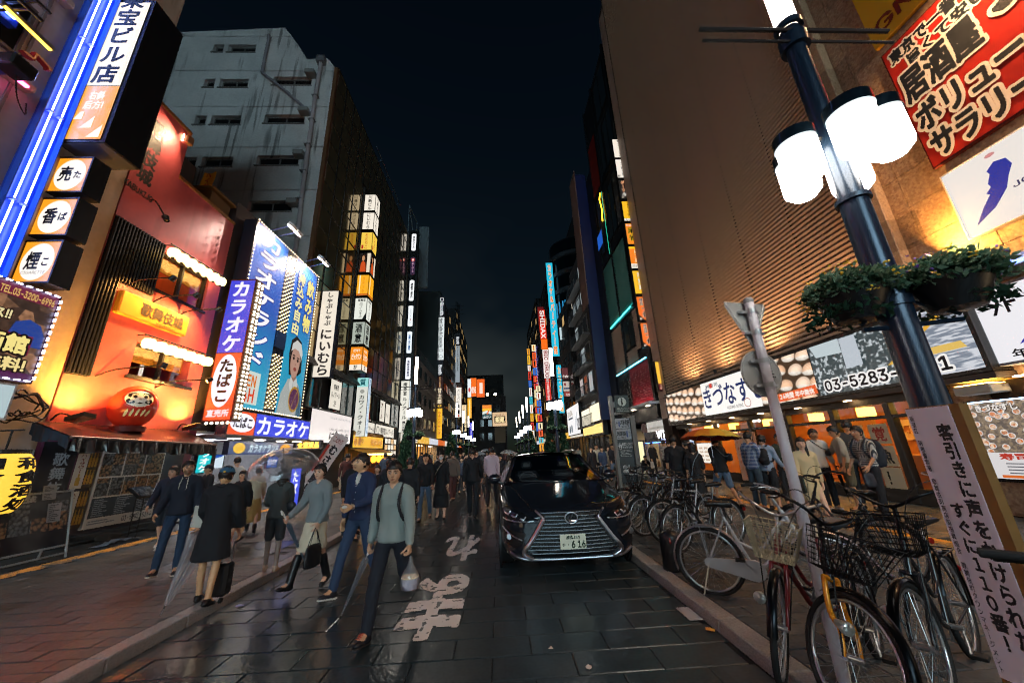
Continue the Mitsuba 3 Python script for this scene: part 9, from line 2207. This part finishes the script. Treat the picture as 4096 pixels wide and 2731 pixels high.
o = person('stocky man in dark denim shirt and ripped jeans walking beside the man in grey', (-1.95, 5.54, 1.73), 158, ('shirt', '1c2a48', .9), ('jeans', '22344e'), '1a1c24', ('crop', '1a1512'), dict(aL=-12, kL=20, aR=22, kR=6, sL=(14, 10, 62), sR=(-6, 10, 12), inL=.5, gripL=.9, head=(-22, 4)), 'c4946f', 2, extra=('watch', 'watchL', 'buttons', 'inner'), sole='c8c8c4', slim=1.15)
k = thing('paper_napkin', 'crumpled white paper in the hand of the man in denim', 'paper')
m = to_mesh(blob([(o.hand('L') + [0, 0, .03], (.04, .03, .025))]), .015, 0, .01)
add(k, m, M('d0ccc4', .7), True)
o = person('woman in grey sweater, cream lace skirt and black knee boots walking towards the camera', (-2.66, 5.81, 1.58), 165, ('sweat', '70787a', 1.0), ('skirt', 'cbbda4', .40), (.82, '101214'), ('bun', '14100e'), dict(aL=-8, kL=14, aR=24, kR=4, sL=(4, 10, 26), sR=(10, 16, 46), inL=.5, gripR=1.1, head=(8, 0)), 'cfa287', 2, False, .18)
umbrella_shut('closed grey umbrella with a white crook in the hand of the woman in the grey sweater', o.hand('R') + [0, 0, .06], o.hand('R') + np.array([.34, .12, -.62]), M('3a4654', .5), .025, None, 'd0d0cc')
bag_on(o, 'L', 'black tote bag hanging beside the woman in the grey sweater', '0e0f12', .17, .3, .06, .2)
# --- left pavement
o = person('person with blue cap in a long black coat seen from behind, bare legged', (-3.56, 5.08, 1.50), 12, ('coat', '101218', 1.0), ('none', ''), '0e0e12', ('short', '1a1210'), dict(aL=10, kL=5, aR=-6, kR=6, sL=(10, 9, 40), sR=(6, 10, 22), inL=.2, gripL=1.0, head=(-4, 0)), 'c89870', 2, True, .34, ('cap', 'hood'))
umbrella_shut('clear plastic umbrella, loosely closed, tip down beside the person in the black coat', o.hand('L') + [-.02, .0, .02], (-3.80, 4.81, 0.12), CLEAR, .13)
k = thing('folder', 'flat white document folder held by the person in the black coat', 'folder')
c = o.hand('L') + np.array([-.1, -.06, .12])
add(k, obox(c, np.array([.92, -.38, 0]), np.array([.0, 0, 1.0]), np.array([-.38, -.92, 0]), .16, .13, .006), M('b8b8ac', .5))
k = thing('suitcase', 'small black wheeled suitcase standing behind the legs of the person in the black coat', 'suitcase')
sx, sy = -3.47, 5.15
add(k + '__shell', rbox(sx - .1, sx + .1, sy - .02, sy + .14, .16, .52, .03), M('0f1013', .4))
add(k + '__wheel', join(cyl((sx - .08, sy, .13), (sx - .06, sy, .13), .03), cyl((sx + .06, sy, .13), (sx + .08, sy, .13), .03)), RUBBER)
add(k + '__handle', tube([(sx - .06, sy + .1, .52), (sx - .06, sy + .1, .75), (sx + .06, sy + .1, .75), (sx + .06, sy + .1, .52)], .008, 6), STEEL)
person('bearded man in dark navy hooded jacket and jeans looking across the street, hands in pockets', (-5.17, 6.52, 1.62), 205, ('jacket', '141a28', 1.0), ('jeans', '1c3048'), '15171c', ('short', '17110d'), dict(aL=6, kL=4, aR=22, kR=8, sL=(-6, 10, 30), sR=(2, 12, 36), head=(20, 0)), 'b98a6a', 2, beard=True, sole='c4bcae', extra=('cords', 'hood'))
person('person in a navy track jacket with pale sleeve stripes, half hidden by the bearded man', (-6.89, 8.32, 1.56), 200, ('jacket', '161c2e', 1.0), ('shorts', '20242c'), 'c8c4bc', ('short', '15100e'), dict(WALK, head=(-20, 0)), 'c99b80', 2, extra=('stripes',))
person('man in a dark knitted cap and black coat behind the bearded man', (-7.33, 9.91, 1.53), 150, ('coat', '14161c', 1.0), ('trousers', '14161a'), '121214', ('short', '120e0c'), STAND, 'b88a6c', 1, coat=.2, extra=('darkcap',))
person('smiling woman with dark hair in black, between the blue cap and the clear umbrella', (-5.46, 8.37, 1.42), 175, ('jacket', '141418', 1.0), ('skirt', '18181c', .5), '141416', ('bob', '15100e'), WALK, 'cf9c7c', 2, False)
person('woman in a tan long skirt and black boots walking away by the shops', (-5.94, 9.62, 1.45), 30, ('sweat', 'a89880', 1.0), ('long_skirt', '9a7a44', .62), (.35, '101012'), ('short', '14100e'), WALK, 'c99b80', 1, False)
person('bald headed shopper with black hair crown leaning in at the tobacco counter', (-7.68, 11.39, 1.70), 60, ('shirt', 'b8b8b4', 1.0), ('trousers', '2a2c30'), '141416', ('short', '14100e'), STAND, 'c99b80', 1)
o = person('young woman under the clear umbrella in a short grey jacket, pale tights and platform heels', (-3.54, 6.36, 1.42), 20, ('jacket', '3c4444', 1.0), ('shorts', '2c3236'), 'c4a890', ('long', '17110e'), dict(aL=6, kL=3, aR=-6, kR=4, sL=(8, 10, 70), sR=(24, 4, 105), inR=.5, gripR=1.1), 'c79c86', 2, False, .1, bare='8c7a70')
hr = o.hand('R')
for n in 'LR':
 he, to = o.J['heel' + n], o.J['toe' + n]
 m = to_mesh(blob([(he - [0, 0, .02], (.03, .03, .02)), (he + [0, 0, .02], (.034, .034, .02)), (to - [0, 0, .01], (.04, .045, .018))]), .03, 1)
 add(o.key + '__platform', (o.W(m[0]), m[1]), M('b89a80', .5), True)
umbrella_open('open clear plastic umbrella with steel ribs over the young woman in the grey jacket', hr + np.array([.02, -.25, .62]), hr + [0, 0, -.05], .54, (CLEAR,), 8, .3, True)
k = thing('phone_bag', 'small dark shoulder bag at the side of the young woman under the clear umbrella', 'bag')
m = to_mesh(blob([(o.W(o.pel + [.2, 0, .12]), (.09, .05, .08))]), .03, 2)
add(k, m, M('20242a', .5), True)
person('man in a dark jacket standing by the shops behind the man in denim', (-3.25, 8.64, 1.65), 215, ('jacket', '14161c', 1.0), ('jeans', '1c2836'), '121214', ('short', '110d0b'), STAND, 'b98a6e', 1)
person('person in a brown plaid coat walking away by the shops', (-3.40, 9.44, 1.49), 10, ('coat', '6a4c30', 1.0), ('trousers', '1c1c20'), '141416', ('long', '14100d'), WALK, 'c99b80', 1, False, .3, top_mat='plaid_brown')
person('man in black with his back turned, right behind the young man in grey', (-2.05, 8.73, 1.64), 8, ('jacket', '121419', 1.0), ('trousers', '15171c'), '121214', ('short', '100c0a'), WALK2, 'b98a6e', 1)
person('man in a dark puffy jacket seen over the shoulder of the man in denim', (-2.83, 9.81, 1.61), 10, ('jacket', '161a20', 1.0), ('trousers', '181a1f'), '121214', ('short', '100c0a'), WALK, 'b98a6e', 1)
person('short woman in dark clothes beside the lamp post, behind the man in denim', (-3.21, 10.20, 1.48), 165, ('coat', '1a1a20', 1.0), ('trousers', '17181c'), '121214', ('bob', '15100e'), WALK2, 'caa084', 1, False, .25)
# --- middle of the road
person('young man in black top and light blue jeans walking in mid road', (-2.07, 10.72, 1.72), 185, ('sweat', '0e1014', 1.0), ('jeans', '4a6078'), '14141a', ('short', '0f0c0a'), WALK2, 'bd8f72', 2)
o = person('woman with white face mask in a long black dress with a small red bag', (-1.66, 10.87, 1.71), 180, ('dress', '101014', 1.0), ('long_skirt', '101014', .62), '121214', ('bob', '100c0b'), STAND, 'caa088', 2, False, .3, extra=('mask',))
sling(o, 'small dark red shoulder bag on a cross strap of the masked woman', '4a1014', 1, .2, -.1, .6, '6a5a48')
umbrella_shut('black closed umbrella held low by the man in the black top', np.array([-2.35, 10.9, .72]), np.array([-2.25, 10.8, .05]), M('101114', .6), .03, None, '14141a')
person('laughing woman with long hair and black fringe coat, farther back on the road', (-1.99, 16.82, 1.60), 178, ('coat', '131317', 1.0), ('trousers', '1a1a1e'), '1a1a1c', ('long', '120e0c'), WALK, 'd0a890', 2, False, .3)
person('woman in a blue denim jacket behind the laughing woman', (-1.74, 17.40, 1.52), 182, ('jacket', '3a4a60', 1.0), ('jeans', '1c2430'), '1a1a1c', ('bob', '120e0c'), WALK2, 'caa288', 1, False)
person('woman resting her chin on her hand, in a dark jacket', (-1.57, 18.06, 1.61), 185, ('jacket', '24282e', 1.0), ('trousers', '15161a'), '161618', ('long', '15100d'), dict(STAND, sR=(50, 0, 120)), 'caa288', 1, False)
o = person('man in a loose black shirt walking away from the camera on the road', (-0.77, 10.75, 1.81), -2, ('sweat', '0d0f13', .9), ('trousers', '111318'), '101012', ('short', '0d0b0a'), WALK, 'b98a6e', 2, coat=.1)
umbrella_shut('dark closed umbrella hanging from the hand of the man in the loose black shirt', o.hand('R') + [0, 0, .02], o.hand('R') + np.array([.12, -.1, -.68]), M('12161a', .6), .028, None, '14141a')
o = person('man in a pale pink shirt and dark trousers walking away beside the car', (-0.28, 12.87, 1.85), -4, ('shirt', 'b8a4ae', 1.0), ('trousers', '13151b'), '101012', ('short', '0e0b0a'), WALK2, 'b98a6e', 2)
bag_on(o, 'L', 'dark bag carried low by the man in the pale pink shirt', '15171c', .12, .24, .05, .06)
person('person with short hair in a dark jacket between the pink shirt and the car', (0.03, 18.97, 1.51), 180, ('jacket', '1a1a20', 1.0), ('trousers', '15161a'), '141416', ('short', '120e0c'), WALK, 'c2967a', 1)
# --- right pavement
o = person('man in black tee holding the yellow and red umbrella, seen from behind', (4.27, 9.00, 1.76), -25, ('tee', '0f1014', .45), ('trousers', '121418'), '101012', ('short', '0d0a09'), dict(STAND, sR=(40, 4, 96), gripR=1.1), 'b98a6a', 2)
hr = o.hand('R')
UM = [M(c, .7) for c in ('b8561c', 'c87a1c', 'c8962a', 'b89a3a', '8a7a3a', '7a3a2a', '6a1c1e', '7a1a22', '8a2420', '9a3a1e', 'a84a1e', 'b0501c')]
ut = np.array((5.25, 9.05, 2.04))
umbrella_open('big open umbrella with panels from dark red through orange to yellow', ut, ut + [-.06, -.04, -.78], .68, UM, 12, .24)
o = person('woman with short hair in a black top seen from behind under the coloured umbrella', (4.52, 8.64, 1.57), -15, ('tee', '0e0f13', .5), ('skirt', '101114', .6), '131315', ('bob', '0e0b0a'), STAND, 'b88c70', 2, False)
sling(o, 'grey blue cloth bag hanging from the shoulder of the woman in the black top', '5a6e7c', -1, -.1, -.3, 1.3)
o = person('man in a black hooded jacket and denim shorts seen from behind beside the coloured umbrella', (5.72, 9.66, 1.74), 10, ('jacket', '0d0e12', 1.0), ('shorts', '4c6076'), '14141a', ('short', '0d0a09'), dict(WALK, sR=(10, 8, 30)), 'b07f5e', 2, extra=('hood',))
sling(o, 'dark cross body bag on the back of the man in denim shorts', '1a2024', 1, -.25, .12, 1.2, '3a4044')
person('man in a blue plaid shirt with a black backpack, near the tall sushi poster', (6.27, 9.21, 1.77), -70, ('shirt', '2c3c5c', 1.0), ('jeans', '30404c'), '16161a', ('short', '100c0a'), STAND, 'b88a6c', 1, top_mat='plaid_blue')
pack(person('man in a pale blue shirt and dark shorts turned to the restaurant', (6.56, 9.12, 1.68), -60, ('shirt', '8494a8', 1.0), ('shorts', '16181e'), '101012', ('short', '0f0c0a'), dict(STAND, sR=(18, 8, 30)), 'b8876a', 2), 'black shoulder pack on the man in the pale blue shirt', '101218', .05, .9)
person('man in a dark green shirt standing at the sushi restaurant door', (7.22, 9.39, 1.70), 150, ('tee', '2c3226', .5), ('trousers', '15161a'), '121214', ('short', '0f0c0a'), STAND, 'b07c5c', 1)
o = person('long haired woman in a cream coat dress and black flat shoes on the pavement', (5.71, 6.91, 1.62), 158, ('dress', 'c6ae84', .95), ('none', ''), '101012', ('long', '130e0c'), dict(aL=24, kL=6, aR=-18, kR=14, sL=(-16, 8, 10), sR=(8, 8, 30), head=(-14, 0)), 'cfa58a', 2, False, .3)
bag_on(o, 'R', 'dark green leather shoulder bag of the woman in the cream dress', '22281e', .1, .32, .05, -.2)
o = person('man in a white shirt with a black cross strap, standing by the restaurant window', (7.71, 8.88, 1.77), 165, ('shirt', 'bcb8b0', .8), ('trousers', '121419'), 'a8a8a4', ('short', '0f0c0a'), dict(STAND, aR=10), 'a87450', 2)
sling(o, 'black sling bag across the chest of the man in the white shirt', '101216', -1, .2, .1, .7)
umbrella_shut('black closed umbrella beside the legs of the man in the white shirt', o.hand('L') + [0, 0, .03], o.hand('L') + np.array([.05, -.05, -.68]), M('0e0f12', .6), .03, None, '14141a')
o = person('man in a beige tee and olive shorts looking down at his phone by the window', (7.98, 8.48, 1.80), 60, ('tee', '9a9688', .5), ('shorts', '5a5440'), '1a1a1c', ('short', '100c0a'), dict(STAND, sR=(30, 4, 90), head=(10, -18)), 'b48462', 2)
k = thing('phone', 'small dark phone in the hand of the man in the beige tee', 'phone')
add(k, obox(o.hand('R') + [0, 0, .03], *frame_of((0.3, .5, .8)), .005, .035, .07), M('0c0d10', .15))
person('tall man with dark hair just behind the man in the striped shirt', (8.33, 8.56, 1.93), -60, ('shirt', '3a3a3c', 1.0), ('trousers', '15161a'), '121214', ('short', '0d0a09'), STAND, 'b48462', 1)
o = person('man in a black and white maze striped tee with a huge backpack', (7.53, 7.50, 1.75), 95, ('tee', '808080', .5), ('trousers', '0f1218'), '101014', ('short', '0d0a09'), dict(aL=8, kL=4, aR=-8, kR=8, sL=(10, 8, 40), sR=(6, 8, 26), head=(0, 0)), 'b48060', 2, top_mat='maze_tee')
pack(o, 'huge navy backpack on the man in the striped tee', '101622', 0, 1.35)
for n, lb in (('L', 'dark printed plastic bag hanging from the hand of the man in the striped tee'),):
 bag_on(o, n, lb, '181c26', .13, .26, .06, .04)
# --- behind the car on the right
person('woman in black at the far shop door behind the car', (4.29, 17.46, 1.64), 170, ('coat', '121218', 1.0), ('trousers', '141418'), '121214', ('long', '120e0c'), WALK, 'c99b80', 1, False, .2)
person('man in a cream shirt behind the car by the lit shop', (4.85, 18.63, 1.76), 175, ('shirt', 'b8b09c', 1.0), ('trousers', '1c1c20'), '121214', ('short', '100c0a'), WALK2, 'b88a6c', 1)
o = person('person in a blue and olive jacket and jeans behind the car', (4.96, 18.05, 1.62), 175, ('jacket', '30405a', 1.0), ('jeans', '40546a'), '1a1a1c', ('bob', '120e0c'), WALK, 'c99b80', 1, False)
person('woman in a pale dress beside the information board', (5.47, 18.82, 1.65), 190, ('dress', 'a8a090', .6), ('none', ''), '1a1a1c', ('long', '17110d'), WALK2, 'caa088', 1, False, .35)
person('man in a dark vest over a pink shirt beside the information board', (5.54, 18.23, 1.72), 180, ('jacket', '1a1c24', 1.0), ('shorts', '5a6a80'), '18181a', ('short', '100c0a'), WALK, 'b88a6c', 1)
person('man in black crouching on the pavement beyond the information board', (8.32, 21.65, 1.67), 180, ('jacket', '121418', 1.0), ('trousers', '3a3c40'), '202024', ('short', '0f0c0a'), dict(aL=112, kL=140, aR=108, kR=138, sL=(45, 4, 80), sR=(45, 4, 80), lean=28, fL=0, fR=0, spL=18, spR=18), 'b88a6c', 1, extra=('darkcap',))
o = person('man in a black jacket holding white and brown paper bags near the coffee shop', (8.29, 20.15, 1.69), 195, ('jacket', '121418', 1.0), ('trousers', '17181c'), 'b0b0ac', ('short', '0f0c0a'), STAND, 'b88a6c', 1)
bag_on(o, 'R', 'white paper shopping bag with grey print carried near the coffee shop', 'c4beb4', .14, .34, .06, .06, cat='shopping bag')
bag_on(o, 'L', 'brown paper shopping bag carried near the coffee shop', '8a6a42', .12, .26, .06, .06, cat='shopping bag')
person('man in a pale patterned shirt stretching out his arm near the coffee shop', (7.59, 17.07, 1.75), -70, ('shirt', 'b0a898', 1.0), ('trousers', '1c2026'), '141416', ('short', '0f0c0a'), dict(STAND, sL=(50, 6, 20)), 'b88a6c', 1, top_mat='mottled_shirt')
person('woman with long dark hair in navy beside the patterned shirt', (7.66, 16.55, 1.64), 120, ('coat', '161a26', 1.0), ('trousers', '15161a'), '121214', ('long', '0e0b0a'), STAND, 'c99b80', 1, False, .2)
person('person in black deep in the group before the coffee shop', (6.13, 12.06, 1.63), 20, ('jacket', '111216', 1.0), ('trousers', '131417'), '121214', ('short', '0e0b0a'), STAND, 'b88a6c', 1)
def check(a, b, s):
 def fn(p, n, uv):
  u, v = dr.sin((p.x + p.y) * s) * 0.5 + 0.5, dr.sin(p.z * s) * 0.5 + 0.5
  return mix(a, b, dr.clip(smoothstep(.6, .75, u) * .5 + smoothstep(.6, .75, v) * .5, 0, 1))
 return fn
def maze(p, n, uv):
 a = p.x * 0.6 + p.y
 w = dr.sin((p.z * 1.0 + 0.0 * a) * 150)
 w2 = dr.sin(a * 150)
 c = cell_rand(dr.floor(a / .09), dr.floor(p.z / .08), 3)
 return mix((.03, .035, .04), (.42, .40, .37), smoothstep(-.2, .2, dr.select(c > .5, w, w2)))
proc_mat('plaid_brown', check((.16, .09, .04), (.035, .025, .02), 70.0), .85)
proc_mat('plaid_blue', check((.05, .08, .17), (.25, .28, .34), 75.0), .85)
proc_mat('mottled_shirt', lambda p, n, uv: mix((.42, .39, .34), (.18, .17, .16), smoothstep(.5, .6, fbm(p.x * 14, p.y * 14, p.z * 14, 3))), .85)
proc_mat('maze_tee', maze, .85)
# --- the crowd deeper in the street: each a person, small in the picture
g = random.Random(11)
COLS = ('14161c', '1a1c24', '202028', '101216', '2a2c30', '3a3c44', '18202c', '5a5048', '7a7670', '2c3a4a', '4a2c2c', '8a8478')
WORDS = {'14161c': 'near black', '1a1c24': 'dark slate', '202028': 'charcoal', '101216': 'black', '2a2c30': 'dark grey', '3a3c44': 'lead grey', '18202c': 'dark navy', '5a5048': 'brown grey', '7a7670': 'stone grey', '2c3a4a': 'slate blue', '4a2c2c': 'maroon', '8a8478': 'beige'}
seen = {}
def ordinal(n):
 return f'{n}' + ('th' if 10 < n % 100 < 14 else {1: 'st', 2: 'nd', 3: 'rd'}.get(n % 10, 'th'))
for i in range(56):
 y = 14.5 + 33 * (i / 56) ** 1.25 + g.uniform(-.4, .4)
 x = g.choice((g.uniform(-3.2, -.2), g.uniform(-3.2, 1.8), g.uniform(-8.6, -4.2), g.uniform(-8.8, -4.0), g.uniform(3.2, 7.5)))
 if -0.4 < x < 2.6 and y < 17:
  x -= 3.2
 fem, c, b = g.random() < .45, g.choice(COLS), g.choice(COLS)
 hs = g.choice(('short', 'bob', 'long')) if fem else 'short'
 yaw = g.choice((180, 180, 0, 0, 20, 160, 200))
 w = ('woman' if fem else 'man')
 where = 'left pavement' if x < -3.5 else 'right pavement' if x > 2 else 'road'
 seen[where] = seen.get(where, 0) + 1
 person(f'{w} in {WORDS[c]} top and {WORDS[b]} {"skirt" if fem and i % 2 else "trousers"} in the {where} crowd, {ordinal(seen[where])} nearest', (round(x, 2), round(y, 2), g.uniform(1.55, 1.66) if fem else g.uniform(1.66, 1.8)), yaw, (g.choice(('jacket', 'shirt', 'sweat')), c, 1.0),
     ('skirt', b, .5) if fem and i % 2 else ('trousers', b), '121214', (hs, g.choice(('0e0b0a', '17110d', '0b0908'))), g.choice((WALK, WALK2, STAND)), g.choice(('c99b80', 'b88a6c', 'd0a68c')), 0, not fem, group='people deeper in the street')
for i, (pt, r) in enumerate((((0.53, 24.00, 1.79), .52), ((-1.04, 30.00, 1.97), .5), ((-1.68, 33.00, 1.73), .5), ((-1.47, 26.00, 1.79), .5), ((1.32, 38.00, 1.52), .5))):
 t = np.array(pt)
 umbrella_open(f'pale open umbrella above the distant crowd, {("largest, near the car roof", "second largest, left of it", "small, third from the car", "small, fourth from the car", "smallest, nearest the car roof")[i]}', t, t - [0, 0, .75], r, (M(('b8b4b0', 'a8a8ac', '8a9aa8', 'b0b0b4', '98a0a8')[i], .5),), 8, .22)
